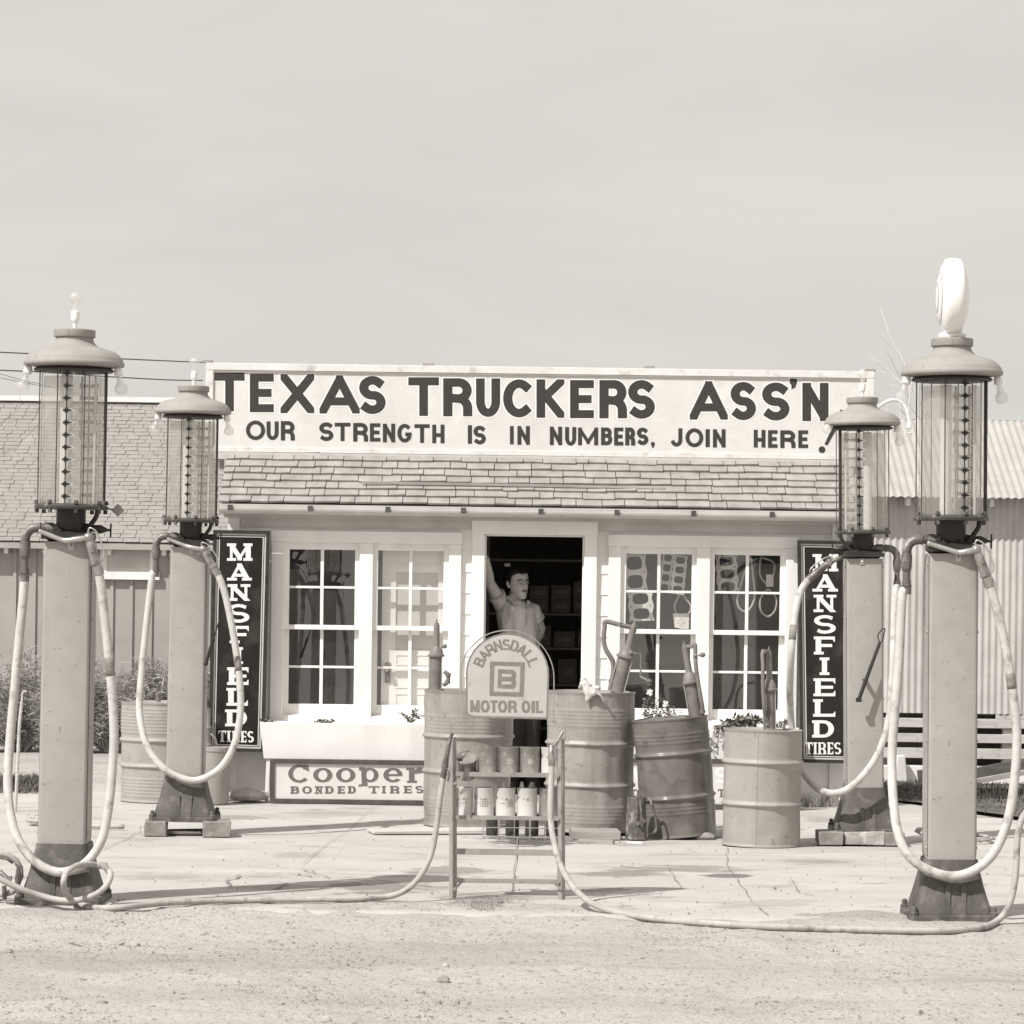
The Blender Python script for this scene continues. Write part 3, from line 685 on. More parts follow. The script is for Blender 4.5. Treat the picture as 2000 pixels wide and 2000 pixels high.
def shingled(name, x0, x1, y0, z0, slope_ang, length, expo, wmin, wmax, m, parent, seed, thick=.012, lift=.014, sag=0.0, gap=.006, jit=.012):
    rd = random.Random(seed); mb = MB(); ca, sa = cos(slope_ang), sin(slope_ang); k = 0; d = 0.0
    mb.add([(x0, y0+.02, z0-.02), (x1, y0+.02, z0-.02), (x1, y0 + length*ca, z0 + length*sa - .02), (x0, y0 + length*ca, z0 + length*sa - .02)], [(0, 1, 2, 3)])
    while d < length:
        x = x0 - rd.uniform(0, wmax)*.5
        while x < x1:
            w = rd.uniform(wmin, wmax); a, b = max(x, x0), min(x + w - gap, x1)
            if b - a > .01:
                j = rd.uniform(-jit, jit) * (expo/.13); dd = max(0, d + j); L = expo * 1.5; tl = rd.uniform(-jit, jit)*.5*(expo/.13)
                q = []
                for (u, dist, up) in ((a, dd, lift), (b, dd + tl, lift + rd.uniform(-.003, .006)), (b, d + L, .0), (a, d + L, .0)):
                    sg = -sag * (1 - ((u - (x0+x1)/2)/((x1-x0)/2))**2)
                    q.append(Vector((u, y0 + dist*ca - up*sa, z0 + dist*sa + up*ca + sg)))
                dn = Vector((0, sa, -ca)) * thick
                mb.add(q + [q[0] + dn, q[1] + dn], [(0, 1, 2, 3), (4, 5, 1, 0), (0, 3, 4), (1, 5, 2)])
            x += w
        d += expo; k += 1
    return mb.build(name, m, parent, flat=True)
roof_len = (RIDGE_Y - EAVE_Y) / cos(radians(30.5))
rf = shingled('roof', fx(428), fx(1662), EAVE_Y, EAVE_Z, radians(30.5), roof_len, .117, .10, .27, M['shingle'], st, 4, .016, .024)
mb = MB(); y2 = 2*RIDGE_Y - EAVE_Y
mb.add([(fx(428), RIDGE_Y, RIDGE_Z), (fx(1662), RIDGE_Y, RIDGE_Z), (fx(1662), y2, EAVE_Z), (fx(428), y2, EAVE_Z)], [(0, 1, 2, 3)])
mb.box(fx(428), fx(1662), EAVE_Y + .02, FY + .05, EAVE_Z - .05, EAVE_Z - .028); mb.build('roof_underside', M['trim_grey'], rf, flat=True)
mb = MB(); rd = random.Random(2); x = fx(440)
while x < fx(1655):
    w = rd.uniform(.2, .4); mb.box(x, min(x + w - .01, fx(1655)), RIDGE_Y - .05, RIDGE_Y + .06, RIDGE_Z + .008, RIDGE_Z + .02 + rd.uniform(0, .008)); x += w
mb.build('ridge_cap', M['shingle'], rf, flat=True)
def gutter():
    mb = MB(); z = EAVE_Z - .025; y = EAVE_Y - .02; x0, x1 = fx(430), fx(1655); pr = [(y + .045*cos(radians(a)), z - .012 + .045*sin(radians(a))) for a in range(180, 361, 18)]
    pr2 = [(y + .04*cos(radians(a)), z - .010 + .04*sin(radians(a))) for a in range(360, 179, -18)]
    ring = pr + pr2
    mb.loft([[Vector((x, a, b)) for a, b in ring] for x in (x0, (x0+x1)/2, x1)])
    mb.build('gutter', M['trim_grey'], st)
    for px in (452, 607, 757, 903, 1053, 1200, 1348, 1500, 1640):
        h = MB(); x = fx(px); h.box(x - .008, x + .008, y - .05, y + .06, z + .0, z + .012); h.box(x - .02, x + .02, y - .056, y - .04, z - .032, z + .012); h.build('gutter_hanger', M['rod'], st)
    f = MB(); f.box(x0, x1, EAVE_Y - .004, EAVE_Y + .018, EAVE_Z - .062, EAVE_Z - .004); f.box(x0, x1, FY - .06, FY - .031, EAVE_Z - .11, EAVE_Z - .052); f.build('fascia', M['trim_grey'], st)
gutter()
# long lath lying loose across the shingles
a = P(705, 938, 24.22); b = P(1300, 956, 24.22)
lath = MB(); lz = EAVE_Z + SLOPE*(24.36 - EAVE_Y) + .03
lath.bar((a.x, 24.36, lz + .012), (b.x, 24.36, lz - .0), .022, .016); tag(lath.build('lath', M['wood'], bevel=.002), 'long thin lath lying across the station roof shingles', 'lath')

# inner white door seen through the second window
def inner_door():
    mb = MB(); y = FY + .085; x0, x1 = P(746, 1200, y).x, P(880, 1200, y).x; zt, zb = P(800, 1050, y).z, GB + .05
    gx0, gx1, g0, g1_ = x0 + .11, x1 - .1, P(800, 1270, y).z, P(800, 1118, y).z
    mb.box(x0, gx0, y, y + .035, zb, zt); mb.box(gx1, x1, y, y + .035, zb, zt); mb.box(gx0, gx1, y, y + .035, g1_, zt); mb.box(gx0, gx1, y, y + .035, zb, g0)
    mb.box(gx0, gx1, y + .012, y + .02, g0, g1_, 1)
    for (za, zc) in ((g0 - .12, g0 - .03), (g0 - .3, g0 - .16), (zb + .1, g0 - .34), (g1_ + .05, zt - .06)):
        for (u0, u1, v0, v1) in ((gx0, gx1, za, za + .012), (gx0, gx1, zc - .012, zc), (gx0, gx0 + .012, za + .012, zc - .012), (gx1 - .012, gx1, za + .012, zc - .012)): mb.box(u0, u1, y - .006, y, v0, v1)
    d = mb.build('inner_door', [M['white'], M['trim_grey']], st)
    k = MB(); kx = x0 + .05; kz = P(800, 1312, y).z; k.box(kx - .02, kx + .022, y - .012, y - .001, kz - .09, kz + .07); k.ball((kx, y - .05, kz), .022, .022, .022); k.lathe([(.008, 0), (.008, .04)], (kx, y - .012, kz), 8, axis=(0, -1, 0)); k.build('door_knob', M['pipe'], d)
inner_door()

# ---------------------------------------------------------------- roof sign
def roof_sign():
    Y = SIGN_Y; x0, x1 = P(404, 800, Y).x, P(1704, 800, Y).x; zt, zb = P(1054, 720, Y).z, P(1054, 888, Y).z
    sg = empty('roof_sign', ((x0 + x1)/2, Y, zb), 'long white painted sign with dark lettering standing on the station roof', 'sign')
    mb = MB(); mb.box(x0, x1, Y, Y + .025, zb, zt); mb.build('board', M['sign_field'], sg, flat=True)
    fr = MB(); t = .045
    fr.box(x0 - .01, x1 + .01, Y - .02, Y - .0005, zt - t, zt + .012); fr.box(x0 - .01, x1 + .01, Y - .012, Y - .0005, zb - .01, zb + .03)
    fr.box(x0 - .01, x0 + .05, Y - .018, Y - .0005, zb + .03, zt - t); fr.box(x1 - .05, x1 + .01, Y - .018, Y - .0005, zb + .03, zt - t)
    fr.build('frame', M['sign_frame'], sg, bevel=.003)
    ln = MB(); ln.box(x0 + .05, x1 - .05, Y - .0145, Y - .0005, zt - t - .009, zt - t - .001); ln.box(x0 + .06, x1 - .06, Y - .022, Y - .012, zb - .07, zb - .012); ln.build('ledge', M['trim_grey'], sg)
    for px in (404, 836, 1268, 1700):
        bk = MB(); p = P(px, 712, Y); bk.box(p.x - .045, p.x + .045, Y - .012, Y + .05, zt + .013, zt + .034); bk.build('top_block', M['wood'], sg, bevel=.003)
    for u in (.02, .25, .5, .75, .98):
        pst = MB(); x = x0 + (x1 - x0)*u; pst.box(x - .03, x + .03, Y + .03, Y + .09, zb - .15, zt - .02); pst.bar((x, Y + .06, zt - .1), (x, Y + .95, zb + .05), .05, .04); pst.build('brace', M['wood'], sg)
    A = lambda z: 400 + z/2.76; A2 = lambda z: 1050 + z/2.76; B = lambda z: 680 + z/2.76
    row1 = [('T',52,215,132,340,0),('E',243,372,137,345,0),('X',408,590,140,350,0),('A',618,835,147,352,0),('S',832,975,150,355,0),('T',1097,1262,157,365,0),('R',1285,1442,162,367,0),
            ('U',1462,1592,163,370,0),('C',1608,1768,168,373,0),('K',1788,1938,168,375,0),('E',175,303,172,377,1),('R',333,482,172,378,1),('S',488,632,172,380,1),('A',820,1025,178,385,1),
            ('S',1040,1177,182,388,1),('S',1210,1358,185,390,1),("'",1357,1400,158,222,1),('N',1427,1568,187,393,1)]
    row2 = [('O',222,325,390,495,0),('U',333,398,395,495,0),('R',410,485,393,497,0),('S',617,693,400,500,0),('T',700,785,402,500,0),('R',800,880,403,503,0),('E',890,946,405,503,0),('N',960,1026,407,507,0),
            ('G',1038,1115,408,508,0),('T',1130,1212,410,510,0),('H',1226,1292,412,512,0),('I',1418,1440,415,515,0),('S',1448,1515,418,518,0),('I',1645,1665,420,518,0),('N',1685,1752,420,520,0),
            ('N',66,132,423,522,1),('U',148,208,425,525,1),('M',218,326,428,523,1),('B',342,402,428,522,1),('E',412,462,428,524,1),('R',472,526,428,524,1),('S',535,597,428,522,1),(',',610,632,505,538,1),
            ('J',712,780,432,530,1),('O',797,893,432,533,1),('I',905,928,437,533,1),('N',945,1013,437,535,1),('H',1165,1228,440,535,1),('E',1242,1293,442,537,1),('R',1308,1390,443,538,1),('E',1405,1458,443,538,1)]
    ha, ink = MB(), MB()
    for row, t in ((row1, 17.0), (row2, 7.7)):
        for ch, l, r, tp, bt, k in row:
            f = A2 if k else A; box = (f(l), f(r), B(tp), B(bt)); tt = t * (1.06 if ch in 'SRC' else 1)
            if ch == 'I': tt = f(r) - f(l)
            if t > 10: letter_px(ha, ch, box, Y, tt, grow=2.9, d0=.001)
            letter_px(ink, ch, box, Y, tt, d0=.0024)
    dot = [(A2(1533) + 6.6*cos(a*pi/8), B(547) + 6.6*sin(a*pi/8)) for a in range(16)]
    polys_px(ink, [dot, [(A2(1546), B(518)), (A2(1562), B(524)), (A2(1662), B(345)), (A2(1634), B(330))]], Y, .0024)
    ink.build('lettering', M['sign_black'], sg, flat=True); ha.build('letter_outline', M['sign_halo'], sg, flat=True)
roof_sign()

# ---------------------------------------------------------------- left building
def left_building():
    WY = 31.6; s2 = WY/FOC; zg = gz(30) - .02
    lb = empty('shed', (-5.5, WY, zg), 'low grey board and batten building with patterned shingle roof at left', 'building')
    x0, x1 = -8.0, P(470, 1200, WY).x; ze = P(150, 1058, 31.45).z
    mb = MB(); mb.box(x0, x1, WY, WY + 3.3, zg, ze + .1); mb.build('wall', M['batten'], lb, flat=True)
    bt = MB(); x = P(29, 1150, WY).x - .2*12
    while x < x1: bt.box(x - .017, x + .017, WY - .02, WY - .001, zg, ze + .1); x += .2
    bt.build('batten_strip', M['batten'], lb)
    a = radians(35); L = 2.70
    r = shingled('roof', x0 - .2, P(478, 900, 32).x, 31.42, ze, a, L, .075, .12, .17, M['shingle2'], lb, 8, .006, .006, gap=.0055, jit=.004)
    c = MB(); ry, rz = 31.42 + L*cos(a), ze + L*sin(a); c.box(x0 - .2, P(478, 900, 33).x, ry - .06, ry + .1, rz + .005, rz + .06); c.build('ridge_cap', M['white2'], r)
    bk = MB(); bk.add([(x0-.2, ry, rz), (P(478, 900, 32).x, ry, rz), (P(478, 900, 32).x, ry + 2.4, ze), (x0-.2, ry+2.4, ze)], [(0,1,2,3)]); bk.box(x0 - .2, P(476, 900, 31.45).x, 31.43, 31.47, ze - .075, ze - .012); bk.build('eave_board', M['batten'], r, flat=True)
    for px in (12, 120, 213, 320, 420):
        rt = MB(); p = P(px, 1066, 31.48); rt.box(p.x - .02, p.x + .02, 31.472, WY, ze - .13, ze - .03); rt.build('rafter_tail', M['white2'], lb)
    w = empty('window', (0, 0, 0)) if False else None
    f = MB(); wx0, wx1 = P(196, 1100, WY).x, P(307, 1100, WY).x; z0, z1 = P(250, 1128, WY).z, P(250, 1064, WY).z
    f.box(wx0 - .04, wx1 + .03, WY - .06, WY - .021, z0 - .02, z0 + .06); f.box(wx0, wx0 + .07, WY - .04, WY - .021, z0 + .06, z1); f.box(wx1 - .07, wx1, WY - .04, WY - .021, z0 + .06, z1)
    o = f.build('window', M['white'], lb); g = MB(); g.box(wx0 + .07, wx1 - .07, WY - .028, WY - .021, z0 + .06, z1); g.build('pane', M['trim_grey'], o)
left_building()
# ---------------------------------------------------------------- right building
def corrugated(mb, a, b, c, amp, per, n_per=6):
    """sheet: a -> b along the corrugation count, a -> c along the ridges"""
    a, b, c = map(Vector, (a, b, c)); L = (b - a).length; nrm = (b - a).cross(c - a).normalized(); n = int(L/per*n_per); r0, r1 = [], []
    for i in range(n + 1):
        p = a + (b - a)*(i/n) + nrm * amp * sin(2*pi*i/n_per); r0.append(p); r1.append(p + (c - a))
    mb.loft([r0, r1], closed=False, caps=False)
def right_building():
    WY = 31.0; zg = -.40
    rb = empty('tin_building', (5, WY, zg), 'corrugated tin building on slatted footing at the right', 'building')
    x0, x1 = P(1692, 1200, WY).x, 9.0; ze = P(1900, 972, 30.75).z; zw = P(1900, 1394, WY).z
    mb = MB(); corrugated(mb, (x0, WY, zw), (x1, WY, zw), (x0, WY, ze + .10), .008, .0672); w = mb.build('wall', M['tin_wall'], rb, smooth=0)
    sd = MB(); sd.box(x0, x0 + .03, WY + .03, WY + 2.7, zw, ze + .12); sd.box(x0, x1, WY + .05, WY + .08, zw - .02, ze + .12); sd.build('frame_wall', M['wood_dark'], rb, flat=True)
    a = radians(27); L = 1.913
    rm = MB(); corrugated(rm, (x0 - .25, 30.75, ze), (x1, 30.75, ze), (x0 - .25, 30.75 + L*cos(a), ze + L*sin(a)), .008, .0762)
    r = rm.build('roof', M['tin_roof'], rb, smooth=0)
    bk = MB(); ry, rz = 30.75 + L*cos(a), ze + L*sin(a); bk.add([(x0-.25, ry, rz), (x1, ry, rz), (x1, ry*2 - 30.75, ze), (x0-.25, ry*2-30.75, ze)], [(0,1,2,3)]); bk.build('rear_slope', M['tin_roof'], r, flat=True)
    for px in (1620, 1772, 1935, 2090):
        e = MB(); p = P(px, 980, 30.9); e.box(p.x - .022, p.x + .022, 30.8, 30.99, ze - .085, ze + .03); e.build('rafter_tail', M['white2'], rb)
    for (ya, yb) in ((1404, 1422), (1434, 1451), (1462, 1482)):
        za, zb = P(1900, ya, WY).z, P(1900, yb, WY).z; ft = MB(); ft.box(x0, x1, WY + .0, WY + .03, zb, za); ft.build('footing_board', M['wood_pale'], rb, bevel=.003)
    ft = MB(); ft.box(P(1945, 1400, WY).x, x1, WY + .006, WY + .035, P(1900, 1404, WY).z + .003, zw - .004)
    ft.build('footing_board', M['wood_pale'], rb, bevel=.003)
    for px in (1970, 2140):
        ps = MB(); p = P(px, 1420, WY); ps.box(p.x - .05, p.x + .05, WY + .035, WY + .12, zg, zw); ps.build('footing_post', M['wood_pale'], rb)
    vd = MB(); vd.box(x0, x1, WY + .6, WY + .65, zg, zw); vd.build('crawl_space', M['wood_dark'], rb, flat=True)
    cu = MB(); cu.box(x0, x1, WY - .02, WY + .2, zg - .1, P(1900, 1497, WY).z); cu.build('foundation', M['white2'], rb, bevel=.01)
right_building()
def right_debris():
    Y = 30.55
    mb = MB(); a, b = P(1870, 1520, Y), P(2080, 1480, Y - .4); mb.bar(a, b, .14, .04, up=(0, 1, 0)); tag(mb.build('plank', M['wood_dark'], bevel=.004), 'thick dark plank propped slanting against the tin building', 'plank')
    mb = MB(); a, b = P(1872, 1532, Y-.15), P(2080, 1494, Y - .6); mb.bar(a, b, .05, .05); tag(mb.build('plank', M['wood'], bevel=.004), 'thin pale plank under the slanting dark plank', 'plank')
    mb = MB(); a, b = P(1903, 1546, Y - .3), P(1942, 1531, Y - .3); mb.bar(a, b, .03, .05); tag(mb.build('board_scrap', M['wood_dark'], bevel=.003), 'short dark scrap of board lying tilted in the grass', 'board')
    mb = MB(); p = P(1803, 1538, Y); q = P(1800, 1504, Y); mb.bar(p, q, .08, .12); tag(mb.build('timber_block', M['wood_dark'], bevel=.004), 'dark upright timber block in front of the white foundation', 'timber')
    mb = MB(); p = P(1764, 1500, Y+.2); mb.prism([(p.x-.07, p.z-.15), (p.x+.06, p.z-.15), (p.x+.03, p.z+.12), (p.x-.05, p.z+.12)], 30.84, 30.94); tag(mb.build('footing_stone', M['white2'], bevel=.01), 'white tapered footing stone against the slats', 'stone')
right_debris()
# ---------------------------------------------------------------- visible fuel pumps
K = .0026
def rsq(w, d, r, z, n=3, cy=0.0):
    out = []
    for (sx, sy, a0) in ((1, 1, 0), (-1, 1, 90), (-1, -1, 180), (1, -1, 270)):
        for i in range(n + 1):
            a = radians(a0 + 90*i/n); out.append(Vector((sx*(w/2 - r) + r*cos(a), cy + sy*(d/2 - r) + r*sin(a), z)))
    return out
def bulb_mesh(L=.105, R=.034):
    return [(.011, 0), (.013, .012), (.015, .03), (.022, .05), (R*.93, L - R*1.4), (R, L - R*.95), (R*.92, L - R*.5), (R*.6, L - R*.15), (.004, L)]
def fuel_pump(px, py, Y, lean, side, label, hose, top='bulb', seed=1, hy=None, extra=None, mark_ang=-12, zoff=0.0):
    """side -1: discharge elbow on the left, nozzle on the right; +1 mirrored. hose: list of photo points of the hanging hose"""
    b = P(px, py, Y); rd = random.Random(seed)
    r = empty('fuel_pump', b, label, 'fuel pump', 'visible fuel pumps on the forecourt', rot=(0, lean, 0))
    # cast base with flared skirt
    mb = MB(); w0, w1 = .385, .262
    mb.loft([rsq(.45, .42, .03, 0), rsq(.45, .42, .03, .026), rsq(.41, .38, .03, .034)])
    prof = [(.0345, 1.0), (.07, .90), (.12, .66), (.18, .40), (.25, .14), (.303, 0)]
    mb.loft([rsq(w1 + (w0 - w1)*f, w1*.98 + (w0 - w1)*f*.95, .03, z) for z, f in prof])
    for sx in (-1, 1):
        for sy in (-1, 1):
            mb.lathe([(.022, .02), (.022, .045), (.014, .05), (.014, .07), (.006, .075)], (sx*.2, sy*.185, 0), 8)
        mb.prism([(sx*.02, .035), (sx*.05, .035), (sx*.045, .17)], -.185, -.12) if False else None
    # raised webs on the front of the skirt
    for x in (-.03, .05): mb.obox((x, -.150, .10), (.012, 0, 0), (0, .03, 0), (0, .012, .075))
    bo = mb.build('base', M['pump_base'], r, local=True)
    # column housing: front cover, corner posts, side doors
    z0, z1 = .304, 1.845
    mb = MB(); mb.loft([rsq(.243, .236, .016, z0), rsq(.243, .236, .016, z1)])
    c = mb.build('column', M['pump'], r, local=True)
    mb = MB()
    for sx in (-1, 1):
        mb.box(min(sx*.1225, sx*.1255), max(sx*.1225, sx*.1255), -.088, .088, z0 + .02, z1 - .02)
        for z in (.36, .9, 1.45, 1.79): mb.lathe([(.008, 0), (.007, .006)], (sx*.1256, -.07, z), 8, axis=(sx, 0, 0))
    mb.build('side_door', M['pump'], c, local=True)
    sm = MB()
    for sx in (-1, 1): sm.box(sx*.1222 - .0008, sx*.1222 + .0008, -.0955, -.0885, z0 + .01, z1 - .01)
    sm.build('door_seam', M['iron'], c, local=True)
    # collar casting between column and neck
    mb = MB(); mb.loft([rsq(.20, .2, .02, z1 + .001), rsq(.235, .23, .02, z1 + .016), rsq(.235, .23, .02, z1 + .045), rsq(.17, .17, .05, z1 + .062)])
    mb.obox((0, -.128, z1 + .025), (.13, 0, 0), (0, .02, 0), (0, 0, .014)); mb.lathe([(.07, z1 + .04), (.0755, z1 + .07), (.0755, 2.011)], n=28)
    for a in range(0, 360, 60): mb.ball((.09*cos(radians(a)), .09*sin(radians(a)), z1 + .062), .011, .011, .011, 8, 5)
    ck = mb.build('neck', M['iron'], r, local=True)
    # plate under the glass with bolts
    mb = MB(); mb.lathe([(.10, 2.0115), (.186, 2.0125), (.189, 2.018), (.189, 2.028), (.18, 2.038), (.172, 2.0395)], n=40)
    for k in range(8):
        a = 2*pi*(k + .35)/8; mb.lathe([(.011, -.02), (.011, 0)], (.176*cos(a), .176*sin(a), 2.0115), 8); mb.lathe([(.012, 0), (.012, .012), (.006, .02)], (.18*cos(a), .18*sin(a), 2.0385), 6)
    mb.build('lower_plate', M['plate_iron'], r, local=True)
    # gauge: rod with ten gallon markers on the front and stand-in plates behind
    mb = MB(); ma = radians(-90 + mark_ang); gx, gy = .1735*cos(ma), .1735*sin(ma)
    mb.tube([(gx, gy, 2.04), (gx, gy, 2.735)], .0034, 6)
    nrm = Vector((cos(ma), sin(ma), 0)); tg = Vector((-sin(ma), cos(ma), 0))
    for k in range(11):
        z = 2.075 + .0625*k
        for rot in (0, pi/2):
            mb.obox(Vector((gx, gy, z)) + nrm*.004, tg*(.0165 if rot == 0 else .007), nrm*.003, Vector((0, 0, .0062 if rot == 0 else .0135)))
        mb.obox(Vector((gx, gy, z)) + nrm*.003 + tg*.022, tg*.009, nrm*.0015, Vector((0, 0, .003)), 0)
        mb.add([Vector((gx, gy, z)) + nrm*.004 + tg*.022 + Vector((0,0,.010)), Vector((gx, gy, z)) + nrm*.004 + tg*.022 - Vector((0,0,.010)), Vector((gx, gy, z)) + nrm*.004 + tg*.046], [(0, 1, 2), (2, 1, 0)], 1)
    # bow-tie tabs on two uprights, added as the front markers' refracted shadows
    bx, by = .075*(-side if side else 1), .085
    for xx in (-.035, .035): mb.tube([(bx*.9 + xx, by, 2.04), (bx*.9 + xx, by, 2.7)], .006, 6, 2)
    for k in range(10):
        z = 2.09 + .0625*k; cx = bx*.9
        for sg in (-1, 1): mb.prism([(cx, z - .006), (cx + sg*.048, z - .014), (cx + sg*.048, z + .014), (cx, z + .006)][::sg], by - .002, by + .002, 2)
    mb.build('gauge_scale', [M['iron'], M['paper'], M['trim_grey']], r, local=True)
    mb = MB(); mb.tube([(-bx*.42, -.02, 2.04), (-bx*.42, -.02, 2.70)], .03, 18); mb.tube([(bx*1.55, -.02, 2.04), (bx*1.55, -.02, 2.70)], .007, 8); mb.build('standpipe', M['porcelain'], r, local=True)  # pipe made wide and pale to imitate bright refracted bands in the glass
    mb = MB(); mb.lathe([(.152, 2.041), (.152, 2.69)], n=40); mb.build('fuel', M['fuel'], r, local=True)
    mb = MB(); mb.lathe([(.164, 2.0405), (.164, 2.738)], n=48, caps=False); mb.build('glass_cylinder', M['cylinder'], r, local=True)
    for k in range(8):
        a = 2*pi*(k + .5)/8 + radians(4); t = MB(); t.tube([(.180*cos(a), .180*sin(a), 2.039), (.180*cos(a), .180*sin(a), 2.75)], .0032, 8); t.build('tie_rod', M['rod'], r, local=True)
    # air vent pipe running up beside the glass
    t = MB(); sx = side; t.tube(spline([(sx*-.168, -.02, 2.75), (sx*-.170, -.02, 2.2), (sx*-.170, -.02, 2.06)], 4), .0075, 8) if side < 0 else t.tube([(-.16, -.09, 2.75), (-.16, -.09, 2.04)], .0105, 8)
    t.build('vent_pipe', M['iron'], r, local=True)
    t = MB(); ex = .13 if side < 0 else -.15; ey = -.03 if side < 0 else -.09
    t.tube(spline([(ex*1.07, ey, 2.012), (ex*1.02, ey, 1.975), (ex*.75, ey, 1.925), (ex*.55, ey, 1.895)], 5), .0125, 8); t.build('drain_tube', M['iron'], r, local=True)
    # cap
    mb = MB(); rim = [(.19, 2.739), (.2, 2.742), (.235, 2.748), (.2555, 2.750), (.2585, 2.757), (.257, 2.768), (.252, 2.772), (.250, 2.782), (.243, 2.793), (.230, 2.808), (.215, 2.820), (.19, 2.831), (.166, 2.8385), (.14, 2.844), (.122, 2.851), (.110, 2.860), (.102, 2.870), (.0965, 2.884), (.0945, 2.897)]
    mb.lathe(rim, n=56); cp = mb.build('cap', M['cap'], r, local=True, smooth=50)
    mb = MB(); mb.lathe([(.105, 2.8965), (.1065, 2.899), (.1065, 2.932), (.103, 2.935), (.06, 2.941), (.02, 2.942)], n=40)
    for a in (100, 250): mb.obox((.1065*cos(radians(-a)), .1065*sin(radians(-a)), 2.915), (.003, 0, 0), (0, .003, 0), (0, 0, .015))
    mb.build('crown_ring', M['cap'], cp, local=True)
    mb = MB(); mb.lathe([(.10, 2.7385), (.20, 2.734), (.205, 2.726), (.203, 2.722), (.195, 2.718), (.175, 2.717), (.165, 2.738)], n=40, caps=False); mb.build('upper_plate', M['iron'], r, local=True)
    # lamps
    def lamp(base, ax, Ls=.05, L=.105, R=.034, stem=.0):
        base = Vector(base); ax = Vector(ax).normalized(); m = MB()
        if stem: m.lathe([(.011, -.002), (.011, stem + .004)], base, 10, axis=ax)
        m.lathe([(.010, stem), (.016, stem + .006), (.021, stem + .016), (.0225, stem + .03), (.0225, stem + Ls), (.018, stem + Ls + .004)], base, 14, axis=ax)
        so = m.build('lamp_socket', M['porcelain'], r, local=True)
        m = MB(); m.lathe(bulb_mesh(L, R), base + ax*(stem + Ls), 16, axis=ax, caps=False); m.build('bulb', M['bulb'], so, local=True, smooth=0)
    lamp((-.226, -.02, 2.747), (-.27, -.1, -1) if side < 0 else (-.25, -1.0, -.28), .042); lamp((.226, -.02, 2.747), (.2, -.1, -1), .042)
    if top == 'bulb': lamp((0, 0, 2.941), (0.02, 0, 1), .06, .10, .034, .028)
    else:
        zc, R = 2.941 + .205, .198
        ax = Vector((1, -.04, 0)).normalized(); m = MB()
        m.lathe([(R*.90, -.046), (R*.965, -.038), (R, -.016), (R, .018), (R*.965, .040), (R*.90, .048)], (0, 0, zc), 48, axis=ax, caps=False)
        m.lathe([(.07, 2.9405), (.074, 2.955), (.06, 2.965)], n=24)
        g = m.build('globe_body', M['porcelain'], r, local=True, smooth=50)
        for sg in (-1, 1):
            m = MB(); m.lathe([(R*.90, sg*.045), (R*.8, sg*.056), (R*.5, sg*.074), (R*.2, sg*.081), (.002, sg*.082)], (0, 0, zc), 40, axis=ax, caps=False); f = m.build('globe_lens', M['porcelain'], g, local=True, smooth=60)
        m = MB(); m.lathe([(R*.62, -.0695), (R*.70, -.0645)], (0, 0, zc), 40, axis=ax, caps=False); m.lathe([(R*.34, -.0800), (R*.40, -.0785)], (0, 0, zc), 40, axis=ax, caps=False); m.build('globe_ring', M['cream'], g, local=True)
    # discharge pipe and elbow
    s_ = side; z = 1.915; ez = z - .055; x1 = .228
    m = MB(); m.tube([(s_*.06, -.03, z), (s_*.15, -.03, z)], .022, 14); m.tube([(s_*.085, -.03, z), (s_*.13, -.03, z)], .029, 12)
    m.tube([(s_*.15, -.03, z), (s_*.155, -.03, z)], .029, 14); m.tube([(s_*.15, -.03, z)] + [(s_*(x1 - .06 + .06*sin(t)), -.03, z - .06 + .06*cos(t)) for t in [i*pi/12 for i in range(7)]], .0245, 14)
    m.tube([(s_*x1, -.03, z - .06), (s_*x1, -.03, z - .075), (s_*x1, -.03, z - .078), (s_*x1, -.03, z - .115), (s_*x1, -.03, z - .118)], [.0245, .0245, .028, .028, .022], 14)
    m.build('discharge_pipe', M['pipe'], r, local=True)
    m = MB(); zz = z - .112; m.tube([(s_*x1, -.03, zz), (s_*x1, -.03, zz - .03), (s_*x1, -.03, zz - .045), (s_*x1, -.03, zz - .05)], [.027, .026, .022, .017], 14)
    m.tube([(s_*x1, -.03, zz - .05), (s_*x1, -.03, zz - .095)], .0185, 12); m.tube([(s_*x1, -.03, zz - .095), (s_*x1, -.03, zz - .118), (s_*x1, -.03, zz - .119), (s_*x1, -.03, zz - .124), (s_*x1, -.03, zz - .125), (s_*x1, -.03, zz - .165)], [.022, .022, .028, .028, .0245, .0245], 14)
    m.build('hose_coupling', M['pipe'], r, local=True)
    # hose in world space, swinging in front of the skirt
    rot = Matrix.Translation(b) @ Matrix.Rotation(lean, 4, 'Y')
    start = rot @ Vector((s_*x1, -.03, zz - .15))
    pts = [P(x, y, (hy(x, y) if hy else Y - .2)) for x, y in hose]
    n = len(pts); q = []
    for i, p in enumerate(pts):                      # leaves the elbow in the plane of the pipe, then bellies forward
        t = i / (n - 1); q.append(p)
    pts = spline([start] + q, 7); rad = .0235
    m = MB(); m.tube(pts, rad, 14); ho = m.build('hose', M['hose'], r, smooth=0)
    k0 = len(pts) - 1
    # nozzle: ferrule, body, trigger guard, spout laid across the front of the column
    e, d = pts[-1], (pts[-1] - pts[-3]).normalized()
    m = MB(); L = .105
    m.tube([e - d*.055, e - d*.015, e - d*.014, e - d*.002, e, e + d*.012, e + d*.013, e + d*L], [.0275, .0285, .025, .025, .029, .029, .026, .024], 14)
    hub = e + d*(L + .02); m.tube([hub - d*.02, hub + d*.03], [.024, .018], 12); m.ball(hub + d*.015, .028, .03, .028, 10, 7)
    n_o = m.build('nozzle', M['brass'] if side < 0 else M['pipe'], r, smooth=45)
    spx = hub + d*.015; mid = b + Vector((0, -.150, 1.860)); far = rot @ Vector((s_*.14, -.150, 1.897))
